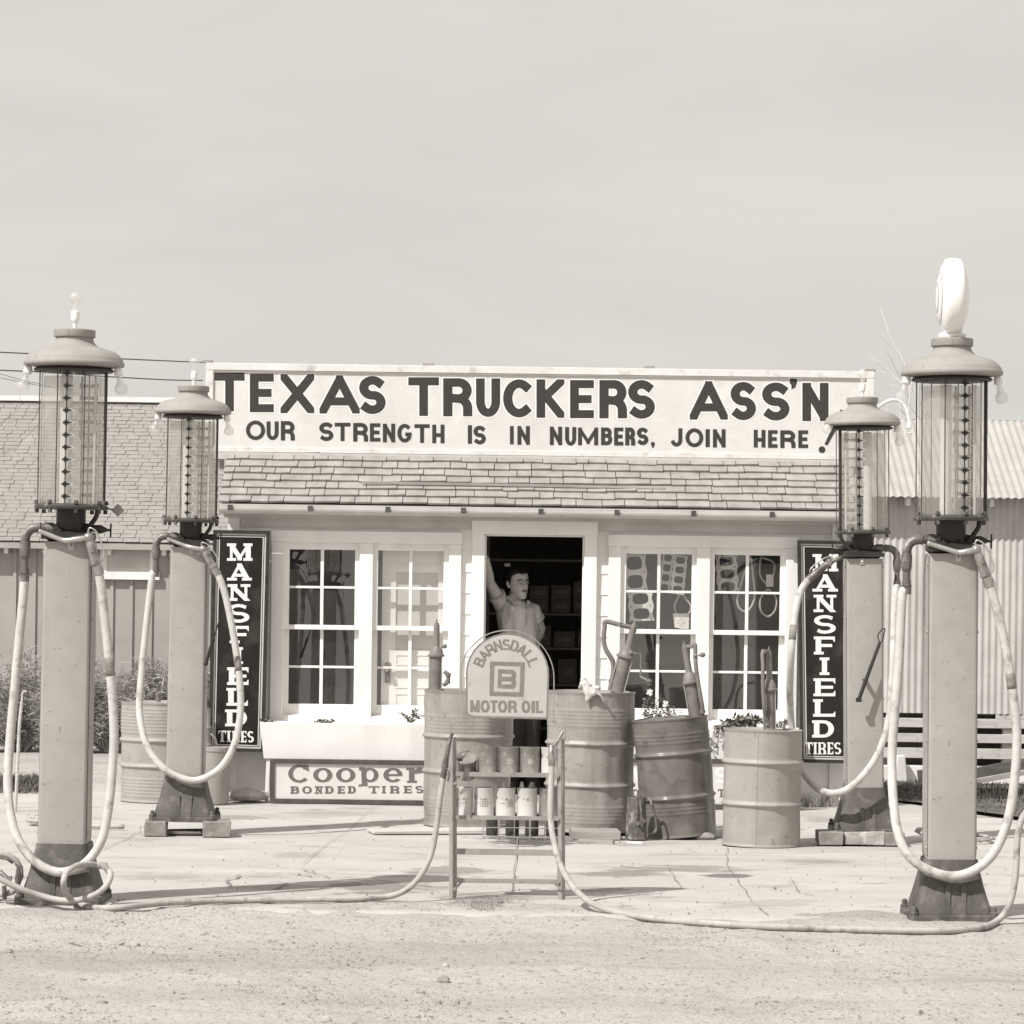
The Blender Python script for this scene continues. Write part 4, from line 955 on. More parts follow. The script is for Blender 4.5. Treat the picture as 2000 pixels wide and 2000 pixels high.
    if s_ > 0: mid = rot @ Vector((-.155, -.10, 1.862)); far = rot @ Vector((-.118, -.06, 1.868))
    m = MB(); m.tube(spline([spx, spx.lerp(mid, .55) + Vector((0, -.01, -.006)), mid + Vector((0, 0, -.008)), mid.lerp(far, .6) + Vector((0, 0, -.004)), far], 6), [.016]*6 + [.0145]*6 + [.0125]*6 + [.0125]*7, 12); m.build('spout', M['tin'] if s_ < 0 else M['pipe'], n_o, smooth=0)
    m = MB(); u = Vector((-s_*.9, -.1, .35)).normalized(); m.tube(spline([hub + d*.03, hub + d*.06 + u*.02, hub + d*.02 + u*.05, hub - d*.08 + u*.055, hub - d*.12 + u*.035], 5), .0045, 6); m.build('trigger', M['tin'], n_o, smooth=0)
    tp = MB(); kk = int(len(pts)*.80); tp.tube(pts[kk:kk + 4], rad + .0012, 14); tp.build('hose_patch', M['tape'], ho, smooth=0)
    # lock plate and staple under the collar
    m = MB(); m.obox((-.02*s_, -.1215, z1 - .02), (.014, 0, 0), (0, .003, 0), (0, 0, .02)); m.tube([(-.02*s_, -.126, z1 - .03), (-.02*s_, -.134, z1 - .02), (-.02*s_, -.126, z1 - .008)], .004, 6); m.build('lock_hasp', M['tin'], r, local=True)
    # hand valve
    m = MB(); vx = -s_; m.tube([(vx*.07, 0, 1.925), (vx*.12, -.0, 1.917), (vx*.15, 0, 1.913), (vx*.185, 0, 1.91)], [.02, .018, .024, .010], 10); m.tube([(vx*.185, 0, 1.91), (vx*.205, 0, 1.909)], .007, 8); m.bar((vx*.205, 0, 1.945), (vx*.205, 0, 1.872), .008, .012); m.build('hand_valve', M['iron'], r, local=True)
    if extra: extra(r)
    return r
def hy_left(Yp): return lambda x, y: Yp - .05 - .19*min(1, max(0, (y - 1100)/250.0)) if y < 1700 else Yp - .25
NL = [(47,1150),(40,1222),(30,1330),(20,1440),(15,1530),(22,1598),(38,1645),(70,1684),(110,1703),(145,1698),(175,1678),(200,1637),(213,1570),(221,1480),(222,1410),(216,1320),(208,1240),(200,1165),(194,1125),(188,1102)]
def flag(r):
    m = MB(); m.bar((.185, -.02, 2.02), (.225, -.03, 2.015), .008, .008); m.obox((.244, -.035, 2.012), (.017, 0, .017), (0, .003, 0), (-.017, 0, .017)); m.build('price_flag', M['pump_base'], r, local=True)
fuel_pump(124, 1760, 15.78, radians(.38), -1, 'tall fuel pump at the front left with a bare bulb on top', NL, seed=1, hy=lambda x, y: 15.78 - (.03 if x < 100 else .15) - (.17 if x < 100 else .05)*min(1, max(0, (y - 1480)/190.0)), extra=flag, mark_ang=-3)
NR = [(1762,1165),(1756,1290),(1747,1400),(1742,1480),(1745,1568),(1757,1638),(1781,1678),(1820,1702),(1860,1711),(1900,1701),(1935,1674),(1960,1628),(1976,1565),(1985,1480),(1985,1415),(1977,1345),(1966,1275),(1952,1210),(1938,1158),(1926,1125)]
fuel_pump(1853, 1792, 15.58, radians(-.42), -1, 'tall fuel pump at the right in front with a round white globe on top', NR, top='globe', seed=2, hy=lambda x, y: 15.58 - (.03 if x < 1850 else .15) - (.17 if x < 1850 else .05)*min(1, max(0, (y - 1480)/190.0)), mark_ang=14)
FL = [(298,1120),(293,1160),(285,1230),(277,1310),(272,1378),(278,1428),(293,1468),(320,1501),(350,1518),(378,1524),(403,1518),(432,1498),(454,1463),(466,1420),(470,1370),(466,1310),(456,1240),(442,1170),(430,1132),(417,1108)]
def grease_gun(r):
    m = MB(); a, bb = P(402, 1296, 20.55), P(422, 1232, 20.5); m.tube([a, a.lerp(bb, .75)], .012, 8); m.tube([a.lerp(bb, .75), bb.lerp(a, -.35)], .005, 6); m.ball(a, .017, .017, .017, 8, 6); m.build('nozzle_hook', M['iron'], r)
fuel_pump(361, 1601, 20.79, radians(.42), -1, 'fuel pump standing on stone blocks left of the building sign', FL, seed=3, hy=lambda x, y: 20.79 - (.03 if x < 345 else .15) - (.17 if x < 345 else .05)*min(1, max(0, (y - 1340)/150.0)), extra=grease_gun, mark_ang=-3)
FR = [(1748,1160),(1745,1250),(1742,1330),(1736,1405),(1718,1465),(1693,1506),(1660,1538),(1632,1549),(1604,1544),(1580,1524),(1563,1494),(1552,1460),(1545,1405),(1543,1345),(1546,1270),(1552,1206),(1561,1162),(1574,1138),(1590,1123)]
def wrench(r):
    m = MB(); a, bb = P(1677, 1367, 20.575), P(1718, 1256, 20.585); m.tube([a, a.lerp(bb, 1.0)], [.0135, .0115], 10); m.obox(a, (.018, 0, 0), (0, .014, 0), (0, 0, .014))
    c = bb + Vector((.022, 0, .06)); m.tube(spline([bb, bb + Vector((-.012, 0, .05)), c + Vector((-.008, 0, .03)), c + Vector((.012, 0, .036)), c + Vector((.006, 0, -.0)), bb + Vector((.02, 0, .02)), bb], 5), .004, 6)
    m.obox(P(1690, 1328, 20.62), (.014, 0, 0), (0, .045, 0), (0, 0, .006)); m.build('pump_handle', M['iron'], r)
def far_hy(x, y):
    base = 20.78 - .06 - .22*min(1, max(0, (y - 1060)/250.0))
    return base + (.30 * min(1, max(0, (1610 - x)/50.0)) * min(1, max(0, (y - 1300)/80.0)))
fuel_pump(1687, 1624, 20.78, radians(-.95), 1, 'fuel pump with a hanging iron handle standing on bricks at right', FR, seed=4, hy=far_hy, extra=wrench, mark_ang=-14)

# stones and bricks under the two far pumps
def block(name, pxa, pxb, pyt, pyb, Y, dep, m, label, cat, rz, seed, grp):
    a, b_ = P(pxa, pyb, Y), P(pxb, pyb, Y); w = b_.x - a.x; h = (pyb - pyt)*Y/FOC; mb = MB(); mb.box(-w/2, w/2, -dep/2, dep/2, 0, h); mb.jitter(.006, seed)
    o = mb.build(name, m, flat=True, bevel=.006); o.location = ((a.x+b_.x)/2, Y + dep/2, gz(Y) + .004); o.rotation_euler.z = rz; tag(o, label, cat, grp)
block('stone_block', 279, 322, 1600, 1627, 20.5, .24, M['stone'], 'rough stone block under the left side of the pump left of the sign', 'stone', .05, 3, 'blocks under the far pumps')
block('stone_block', 393, 446, 1597, 1627, 20.5, .26, M['stone'], 'rough stone block under the right side of the pump left of the sign', 'stone', .12, 4, 'blocks under the far pumps')
block('wood_block', 322, 393, 1617, 1625, 20.62, .2, M['stone'], 'low dark strip between the two stone blocks under the pump', 'block', 0, 5, 'blocks under the far pumps')
block('brick', 1599, 1648, 1623, 1649, 20.5, .24, M['stone'], 'dark brick under the left corner of the pump with the iron handle', 'brick', 0, 6, 'blocks under the far pumps')
block('brick', 1649, 1729, 1626, 1651, 20.52, .2, M['brick'], 'pale chipped brick in the middle under the pump with the iron handle', 'brick', 0, 7, 'blocks under the far pumps')
block('brick', 1730, 1768, 1626, 1652, 20.52, .22, M['stone'], 'grey brick under the right corner of the pump with the iron handle', 'brick', 0, 8, 'blocks under the far pumps')
for i, (pa, Yb, lab) in enumerate(((124, 15.82, 'low rough concrete pad under the far left front pump'), (1853, 15.62, 'low rough concrete pad under the globe topped front pump'))):
    pb = G(pa, 1765 if i == 0 else 1792); mb = MB(); mb.loft([rsq(.56, .5, .05, -.05), rsq(.54, .48, .05, -.004)]); mb.jitter(.006, i)
    o = mb.build('concrete_pad', M['concrete_lump'], flat=True); z = P(pa, 1760 if i == 0 else 1792, 15.78 if i == 0 else 15.58).z; o.location = (P(pa, 1760, Yb).x, Yb, z - .05); tag(o, lab, 'concrete pad')
# ---------------------------------------------------------------- oil drums
def drum(px, py_bot, py_top, Y, dia, m, label, tilt=(0, 0), ribs=None, beads=(.34, .67), seed=1, lift=0.0, seam=None, dent=1.0, grp='oil drums in front of the station'):
    p = P(px, py_bot, Y - dia/2); R = dia/2; h = (py_bot - py_top) * (Y - dia/2 + .1) / FOC
    z0 = gz(Y) + .006 + lift; h = P(px, py_top, Y).z - z0 if abs(tilt[1]) < .03 else h
    r = empty('oil_drum', (P(px, py_bot, Y).x, Y, z0), label, 'oil drum', grp, rot=(tilt[0], tilt[1], 0))
    rd = random.Random(seed); off = Vector((rd.uniform(0, 50), rd.uniform(0, 50), rd.uniform(0, 50)))
    prof = []; N = 110
    for i in range(N + 1):
        t = i/N; z = t*h; rr = R
        for b in beads: rr += .017*math.exp(-((t - b)*h/.013)**2)
        for (b0, nb) in (ribs or []):
            for k in range(nb):
                zz = b0*h + k*.026; rr += .0042*math.exp(-((z - zz)/.0075)**2)
        if t < .012 or t > .988: rr += .006
        prof.append((rr, z))
    mb = MB(); n = 64; rings = []
    for rr, z in prof:
        ring = []
        for k in range(n):
            a = 2*pi*k/n; v = Vector((cos(a), sin(a), z*1.3)); ed = min(1, min(z, h - z)/.08)
            d = dent*(.010*mnoise.noise(v*1.6 + off) + .006*mnoise.noise(v*3.4 + off)) * (.35 + .65*ed)
            ring.append(Vector(((rr + d)*cos(a), (rr + d)*sin(a), z)))
        rings.append(ring)
    mb.loft(rings, caps=False)
    cen = lambda zz, ring: [Vector((v.x*.955, v.y*.955, zz)) for v in ring]
    dot = lambda zz: [Vector((.002*cos(2*pi*k/n), .002*sin(2*pi*k/n), zz)) for k in range(n)]
    mb.loft([rings[-1], cen(h + .001, rings[-1]), cen(h - .007, rings[-1]), dot(h - .007)], caps=False); mb.loft([dot(.012), cen(.012, rings[0]), cen(-.001, rings[0]), rings[0]], caps=False)
    b = mb.build('body', m, r, local=True, smooth=0)
    if seam is not None:
        s_ = MB(); a = radians(seam); s_.tube([rings[i][int(seam/360*n) % n]*1.002 + Vector((0, 0, 0)) for i in range(0, N + 1, 2)], .0022, 6); s_.build('weld_seam', m, b, local=True)
    lid = MB(); lid.lathe([(.035, h - .008), (.035, h - .003), (.028, h - .001), (.01, h)], (R*.55, R*.2, 0), 12); lid.build('bung', M['plate_iron'], r, local=True)
    return r, h
D1, H1 = drum(912, 1617, 1347, 21.96, .625, M['drum'], 'large grey oil drum behind the can rack, left of the doorway', ribs=[(.70, 5), (.09, 5)], beads=(.40, .66), seed=3, dent=1.6)
D2, H2 = drum(1150, 1637, 1350, 21.38, .60, M['drum'], 'large grey oil drum right of the doorway with a rag and crank pump on top', ribs=[(.76, 5), (.07, 5)], beads=(.33, .63), seed=7, tilt=(0, radians(.4)), lift=.02, dent=1.5)
D3, H3 = drum(1327, 1643, 1412, 21.15, .515, M['drum_dark'], 'dark dented oil drum leaning left with a stone under its edge', tilt=(0, radians(-5.5)), ribs=[(.80, 3), (.20, 3)], beads=(.33, .70), seed=12, lift=.012, dent=1.4)
D4, H4 = drum(1485, 1655, 1424, 20.5, .515, M['drum_pale'], 'pale smooth oil drum at the right end of the row', beads=(.36, .72), seed=16, seam=262, tilt=(0, radians(.6)))
D5, H5 = drum(314, 1570, 1371, 23.9, .62, M['drum_pale'], 'ribbed oil drum standing behind the pump left of the sign', ribs=[(.70, 8), (.06, 6)], beads=(.62, .36), seed=22)

# ---------------------------------------------------------------- hand pumps on the drums
def shaft(mb, a, b, prof, n=16):
    a, b = Vector(a), Vector(b); ax = (b - a); L = ax.length; mb.lathe([(r, t*L) for r, t in prof], a, n, axis=ax)
def hand_pump(name, label, Y, foot, top, scl, spout, crank, rods=True, nest=None):
    """foot/top: photo points of the cylinder axis; spout: tube points; crank: tube points"""
    a, b = P(*foot, Y), P(*top, Y); q = empty(name, a, label, 'hand pump', 'crank pumps on the oil drums'); L = (b - a).length; sc = scl
    m = MB(); shaft(m, a, b, [(.022*sc, -.10), (.022*sc, .0), (.034*sc, .005), (.034*sc, .02), (.062*sc, .022), (.062*sc, .045), (.047*sc, .05), (.046*sc, .50), (.063*sc, .505), (.063*sc, .53), (.054*sc, .54), (.048*sc, .585), (.034*sc, .625), (.026*sc, .645), (.024*sc, .66), (.022*sc, .95), (.018*sc, .955), (.016*sc, .985), (.007*sc, .99), (.007*sc, 1.03)], 18)
    bo = m.build('pump_body', M['bpump'], q)
    ax = (b - a).normalized(); sd = ax.cross(Vector((0, 1, 0))).normalized(); fd = Vector((0, -1, 0))
    if rods:
        for k in range(3):
            an = radians(20 + 120*k); o = (sd*cos(an) + fd*sin(an))*.055*sc; t = MB(); t.tube([a + ax*L*.025 + o, a + ax*L*.53 + o], .0042, 6); t.build('tie_rod', M['tin'], bo)
    if spout: t = MB(); t.tube(spline([P(x, y, Y - dy) for x, y, dy in spout], 5), .0155*sc, 10); [t.tube([P(x, y, Y - dy) - Vector((0, 0, .012)), P(x, y, Y - dy) + Vector((0, 0, .012))], .021*sc, 10) for x, y, dy in (spout[1], spout[-2])]; t.build('spout_pipe', M['bpump'], q)
    if crank:
        t = MB(); pts = [P(x, y, Y - dy) for x, y, dy in crank]; t.tube(pts[:3], .006, 8); t.ball(pts[-1], .021, .017, .017, 10, 7); t.tube([pts[2], pts[-1]], .009, 8); t.ball(pts[0], .017, .017, .017, 8, 6); t.build('crank', M['bpump'], q)
    return q
hand_pump('hand_pump', 'upright grey hand pump on the large drum left of the doorway', 21.85, (851, 1352), (853, 1214), .95, [(868, 1312, .02), (875, 1318, .03), (874, 1332, .03), (866, 1338, .02)], [(866, 1262, .05), (868, 1263, .06), (869, 1262, .06), (868, 1262, .08)])
hand_pump('hand_pump', 'tilted grey hand pump with long bent spout pipe on the drum beside the doorway', 21.3, (1204, 1356), (1240, 1216), 1.08, [(1236, 1226, .0), (1210, 1220, .0), (1183, 1214, .0), (1181, 1224, .0), (1179, 1250, .0), (1184, 1270, .0), (1196, 1290, .0), (1198, 1308, .0), (1195, 1330, .0), (1191, 1348, .0)], [(1232, 1275, .05), (1252, 1277, .07), (1251, 1322, .08), (1268, 1331, .1)])
hand_pump('hand_pump', 'grey hand pump leaning left on the dark dented drum', 21.2, (1363, 1414), (1336, 1256), .98, [(1340, 1264, .0), (1352, 1262, .02), (1357, 1258, .03), (1358, 1275, .03), (1359, 1300, .04), (1363, 1330, .04), (1369, 1365, .05), (1372, 1390, .04), (1364, 1408, .0)], [(1358, 1281, .04), (1364, 1280, .05), (1368, 1280, .05), (1372, 1279, .05)])
hand_pump('hand_pump', 'upright grey hand pump with front pipe on the pale drum', 20.55, (1504, 1432), (1502, 1268), .84, [(1501, 1273, .0), (1492, 1272, .04), (1489, 1278, .05), (1490, 1300, .06), (1490, 1340, .07), (1492, 1372, .07), (1494, 1395, .05), (1500, 1414, .03), (1503, 1424, .0)], None)

def rag():
    mb = MB(); c = P(1150, 1344, 21.1); rd = random.Random(5)
    rows = []
    for i in range(9):
        t = i/8; row = []
        for k in range(10):
            u = k/9 - .5; a = u*2.2
            base = c + Vector((-.055 + .105*t + .0*u, -.02 - .035*cos(a)*(.4 + t), .038 - .11*t*t + .015*sin(a*2 + i)))
            base += Vector((sin(a)*(.02 + .05*t), 0, .02*cos(a*3))) + Vector([.014*mnoise.noise((i*.9, k*.9, j*7.3)) for j in range(3)]); row.append(base)
        rows.append(row)
    mb.loft(rows, closed=False, caps=False); mb.ball(c + Vector((-.02, .0, .01)), .045, .04, .03, 10, 7); mb.ball(c + Vector((.055, .03, .0)), .03, .04, .018, 8, 6)
    o = mb.build('rag', M['rag'], smooth=0); so = o.modifiers.new('solid', 'SOLIDIFY'); so.thickness = .006
    tag(o, 'crumpled white rag hanging over the rim of the drum beside the doorway', 'rag')
rag()
def plank(pa, pb, dep, th, m, label, name='plank', z=None, seed=1, cat='plank', grp='planks under the drums'):
    a, b = G(*pa), G(*pb); mb = MB(); zz = gz(a.y) + .004 + (z or 0); d = (b - a); d.z = 0; L = d.length; d.normalize(); nn = Vector((-d.y, d.x, 0))
    mb.obox((a + b)/2*1.0 - Vector((0, 0, ((a+b)/2).z)) + Vector((0, 0, zz + th/2)) + nn*dep/2, d*L/2, nn*dep/2, Vector((0, 0, th/2))); mb.jitter(.002, seed)
    return tag(mb.build(name, m, bevel=.003), label, cat, grp)
plank((731, 1631), (965, 1630), .3, .022, M['wood_pale'], 'wide weathered board on the ground under the large left drum', seed=1)
plank((1117, 1641), (1212, 1642), .34, .055, M['wood'], 'thick plank under the drum beside the doorway', seed=2)
plank((1128, 1648), (1197, 1650), .07, .022, M['wood'], 'thin strip of wood lying before the thick plank', seed=3)
p = G(1375, 1640); lump('flat_stone', (p.x, p.y + .02, p.z + .02), (.085, .08, .035), M['rock'], 'flat pitted stone wedged under the dark leaning drum', 'stone', 41)
p = G(1240, 1647); mb = MB(); mb.box(p.x - .05, p.x + .05, p.y - .05, p.y + .03, p.z + .004, p.z + .008); mb.jitter(.006, 3); tag(mb.build('paper_scrap', M['paper'], flat=True), 'small white paper scrap on the slab before the oil measure', 'paper')
p = G(500, 1563); lump('rubble_stone', (p.x - .05, 23.9, gz(24) + .05), (.16, .1, .06), M['concrete_lump'], 'rough loose stone beside the leg of the white planter', 'stone', 51)

# spouted measure can between the drums
def measure():
    c = G(1243, 1642); Y = c.y + .06; q = empty('oil_measure', (c.x, Y, c.z + .004), 'rusty tapered oil measure with handle and spout between two drums', 'oil can')
    H = .29; m = MB(); R0, R1 = .078, .058
    m.lathe([(R0, 0), (R0 + .003, .004), (R0 - .004, .02), (R1 + .004, H - .02), (R1 + .004, H - .012), (R1, H)], n=8, caps=False); m.lathe([(R0, .004), (.001, .006)], n=8, caps=False); m.lathe([(R1 - .002, H), (R1 - .006, H - .03), (.001, H - .032)], n=8, caps=False); m.build('body', M['rust_tin'], q, local=True, flat=True)
    m = MB(); m.tube([(.035, -.075, .13), (.028, -.07, .2), (.018, -.062, H + .02)], [.012, .008, .006], 8); m.obox((.03, -.08, .125), (.03, 0, .012), (0, .004, 0), (-.006, 0, .012)); m.build('spout', M['rust_tin'], q, local=True)
    m = MB(); m.tube(spline([(.055, -.02, H - .005), (.09, -.03, H - .02), (.115, -.03, .2), (.135, -.03, .1), (.12, -.03, .05), (.08, -.02, .045)], 5), .009, 8); m.build('handle', M['rust_tin'], q, local=True)
measure()
# grease bucket with pump beside the left sign
def bucket():
    p = P(421, 1560, 23.6); z = gz(23.6) + .006; q = empty('grease_bucket', (p.x, 23.6, z), 'grey grease bucket with hand pump behind the pump left of the sign', 'bucket'); H = P(421, 1459, 23.6).z - z
    m = MB(); m.lathe([(.095, 0), (.098, .01), (.128, H - .03), (.134, H - .028), (.134, H), (.12, H + .002), (.03, H + .008)], n=32); m.build('pail', M['drum_pale'], q, local=True)
    m = MB(); x = P(404, 1450, 23.5).x - p.x; m.lathe([(.035, H), (.035, H + .02), (.026, H + .03), (.026, H + .14), (.03, H + .15), (.022, H + .17), (.02, H + .30)], (x, -.03, 0), 14); m.tube([(x, -.03, H + .1), (x + .03, -.05, H + .1), (x + .06, -.06, H + .07), (x + .075, -.06, H + .02)], .008, 8); m.build('pump_body', M['bpump'], q, local=True)
bucket()
q = empty('standpipe', (P(309, 1371, 23.8).x, 23.8, P(309, 1371, 23.8).z), 'short pipe stub standing on the ribbed drum behind the pump', 'pipe')
m = MB(); m.lathe([(.02, 0), (.02, .05), (.024, .05), (.024, .07), (.012, .075)], n=12); m.build('pipe', M['bpump'], q, local=True)
pp = G(30, 1585); q = empty('water_tap', pp, 'thin white standpipe with a tap behind the left front pump', 'water tap')
zt = P(44, 1350, pp.y).z; xa = P(44, 1350, pp.y).x; m = MB(); m.tube([pp, (xa - .02, pp.y, zt - .25), (xa - .005, pp.y, zt - .08)], .012, 8); m.tube(spline([(xa - .005, pp.y, zt - .08), (xa, pp.y, zt - .02), (xa + .01, pp.y, zt), (xa + .03, pp.y, zt - .005)], 4), .008, 8); m.build('pipe', M['wood_pale'], q); m = MB(); m.tube([(xa + .03, pp.y, zt - .005), (xa + .032, pp.y, zt - .03)], .009, 8); m.bar((xa - .01, pp.y, zt + .02), (xa + .03, pp.y, zt + .025), .008, .01); m.build('tap', M['pipe'], q)

# ---------------------------------------------------------------- can rack
RY = 16.2
def rack():
    f0, f1 = P(884, 1756, RY), P(1097, 1765, RY); z0 = gz(RY)
    q = empty('can_rack', ((f0.x + f1.x)/2, RY, z0), 'steel rack of oil cans with an arched motor oil sign on top', 'rack'); dep = .17
    tl, tr = P(884, 1440, RY), P(1096, 1443, RY)
    def angle(m, a, b, sx):
        q2 = .7071; m.obox((a + b)/2 + Vector((-.0088, .0092, 0)), (.0125*q2, -.0125*q2, 0), (.0012*q2, .0012*q2, 0), (b - a)/2); m.obox((a + b)/2 + Vector((.0097, .0092, 0)), (.0120*q2, .0120*q2, 0), (-.0012*q2, .0012*q2, 0), (b - a)/2)
    for a, b, sx in ((f0, tl, 1), (f1, tr, -1)):
        a = Vector((a.x, RY, z0)); b = Vector((b.x, RY, b.z)); m = MB(); angle(m, a, b, sx); m.build('leg', M['rack'], q)
        m = MB(); o = Vector((0, dep, 0)); angle(m, Vector((a.x - sx*.0, RY + .02, a.z)) + o, b + o + Vector((0, .0, -.08)), sx); m.build('leg', M['rack'], q)
    def shelf(py, name, hgt=9):
        a, b = P(890, py, RY), P(1092, py + 2, RY); m = MB(); h = hgt*RY/FOC; m.box(a.x, b.x, RY - .004, RY - .001, a.z - h, a.z); m.box(a.x, b.x, RY - .001, RY + dep, a.z - h, a.z - h + .003)
        m.box(a.x, b.x, RY + dep, RY + dep + .003, a.z - h, a.z); m.build(name, M['rack'], q); return a.z - h + .003
    z_s1 = shelf(1507, 'shelf'); z_s2 = shelf(1592, 'shelf', 8)
    # open lower tiers: front rails with a tray floor behind
    for py, hh in ((1657, 11), (1715, 8)):
        a, b = P(890, py, RY), P(1092, py + 2, RY); m = MB(); h = hh*RY/FOC; m.box(a.x, b.x, RY - .004, RY - .001, a.z - h, a.z); m.box(a.x, b.x, RY - .0, RY + .012, a.z - h - .002, a.z - h + .001); m.build('rail', M['rack'], q)
    m = MB()
    for (x0, y0, x1, y1) in ((886, 1532, 908, 1514), (886, 1738, 906, 1718), (1096, 1738, 1078, 1720)):
        m.bar(P(x0, y0, RY - .006), P(x1, y1, RY - .006), .013, .003)
    m.build('brace', M['rack'], q)
    # bent rod carrying the sign
    m = MB(); rod = [(883, 1440, 0), (880, 1418, 0), (884, 1411, 0), (898, 1409, 0), (902, 1403, 0), (901, 1360, 0), (900, 1315, 0), (904, 1290, 0), (915, 1270, 0), (935, 1250, 0)]
    rod += [(955, 1238, 0), (980, 1232, 0), (1005, 1232, 0), (1030, 1240, 0), (1055, 1258, 0), (1072, 1282, 0), (1081, 1310, 0), (1082, 1345, 0), (1081, 1395, 0), (1083, 1409, 0), (1090, 1414, 0), (1100, 1414, 0), (1104, 1420, 0), (1103, 1442, 0)]
    m.tube(spline([P(x, y, RY + .01) for x, y, _ in rod], 4), .0032, 8); m.tube(spline([P(1103, 1436, RY), P(1110, 1440, RY), P(1111, 1447, RY), P(1106, 1446, RY), P(1104, 1436, RY)], 4), .0022, 6); m.build('sign_rod', M['rack'], q, smooth=0)
    # arched plate
    out = [(910, 1392)] + [(910, 1320)] + [(991 - 81.5*cos(radians(t)), 1317 - 80*sin(radians(t))) for t in range(0, 181, 9)] + [(1070, 1405), (926, 1402), (914, 1399)]
    V = [P(x, y, RY) for x, y in out]; o2 = [(v.x, v.z) for v in V][::-1]; m = MB(); m.prism(o2, RY, RY + .012); sg = m.build('sign_plate', M['sign_face'], q, flat=True)
    ed = MB(); cen = Vector((sum(v.x for v in V)/len(V), RY, sum(v.z for v in V)/len(V))); ri = [v.lerp(cen, .035) for v in V]; n = len(V)
    for i in range(n):
        j = (i + 1) % n; d = Vector((0, -.002, 0)); ed.add([V[i] + d, V[j] + d, ri[j] + d, ri[i] + d], [(0, 1, 2, 3)] )
    ed.build('sign_border', M['sign_ink'], sg, flat=True)
    ink = MB(); f = lambda zx, zy: (880 + zx/8.05, 1210 + zy/8.05)
    def rect(x0, y0, x1, y1): return [f(x0, y0), f(x1, y0), f(x1, y1), f(x0, y1)]
    polys_px(ink, [[f(620, 660), f(1168, 675), f(1165, 735), f(680, 722)], [f(1168, 675), f(1148, 1210), f(1085, 1145), f(1100, 733)], [f(1148, 1210), f(610, 1197), f(672, 1135), f(1085, 1145)], [f(610, 1197), f(620, 660), f(688, 722), f(672, 1135)]], RY, .0012)
    polys_px(ink, [[f(745, 780), f(805, 782), f(800, 1078), f(740, 1075)], [f(800, 782), f(985, 790), f(1030, 835), f(960, 850), f(803, 845)], [f(1030, 835), f(1028, 910), f(1000, 935), f(958, 902), f(962, 850)], [f(801, 900), f(960, 902), f(1000, 935), f(960, 970), f(801, 965)], [f(1000, 935), f(1028, 960), f(1025, 1040), f(955, 1022), f(958, 968)], [f(801, 1020), f(955, 1022), f(1025, 1040), f(985, 1085), f(800, 1078)]], RY, .0012)
    for ch, x0, x1 in (('M', 310, 455), ('O', 470, 615), ('T', 620, 742), ('O', 745, 890), ('R', 905, 1040), ('O', 1115, 1255), ('I', 1272, 1325), ('L', 1340, 1450)):
        dy = (x0 - 310)*.012; a, b = f(x0, 1268 + dy), f(x1, 1455 + dy); letter_px(ink, ch, (a[0], b[0], a[1], b[1]), RY, 5.3 if ch != 'I' else b[0] - a[0], d0=.0012, hthin=3.6)
    ccx, ccy, rad = 988.5, 1316.0, 57.0
    for i, ch in enumerate('BARNSDALL'):
        ang = radians(-66 + 16.6*i); hh, ww = 21.0, 15.5 - (2.5 if ch == 'L' else 0)
        xf = lambda x, y, ang=ang: (ccx + (x*cos(ang) - (y - rad)*-sin(ang)*-1) if False else ccx + x*cos(ang) + (rad - y)*sin(ang), ccy + x*sin(ang) - (rad - y)*cos(ang))
        letter_px(ink, ch, (-ww/2, ww/2, -hh/2, hh/2), RY, 4.2, d0=.0012, xf=xf, hthin=2.9)
    ink.build('lettering', M['sign_ink'], sg, flat=True)
    return q, z_s1, z_s2
RK, ZS1, ZS2 = rack()
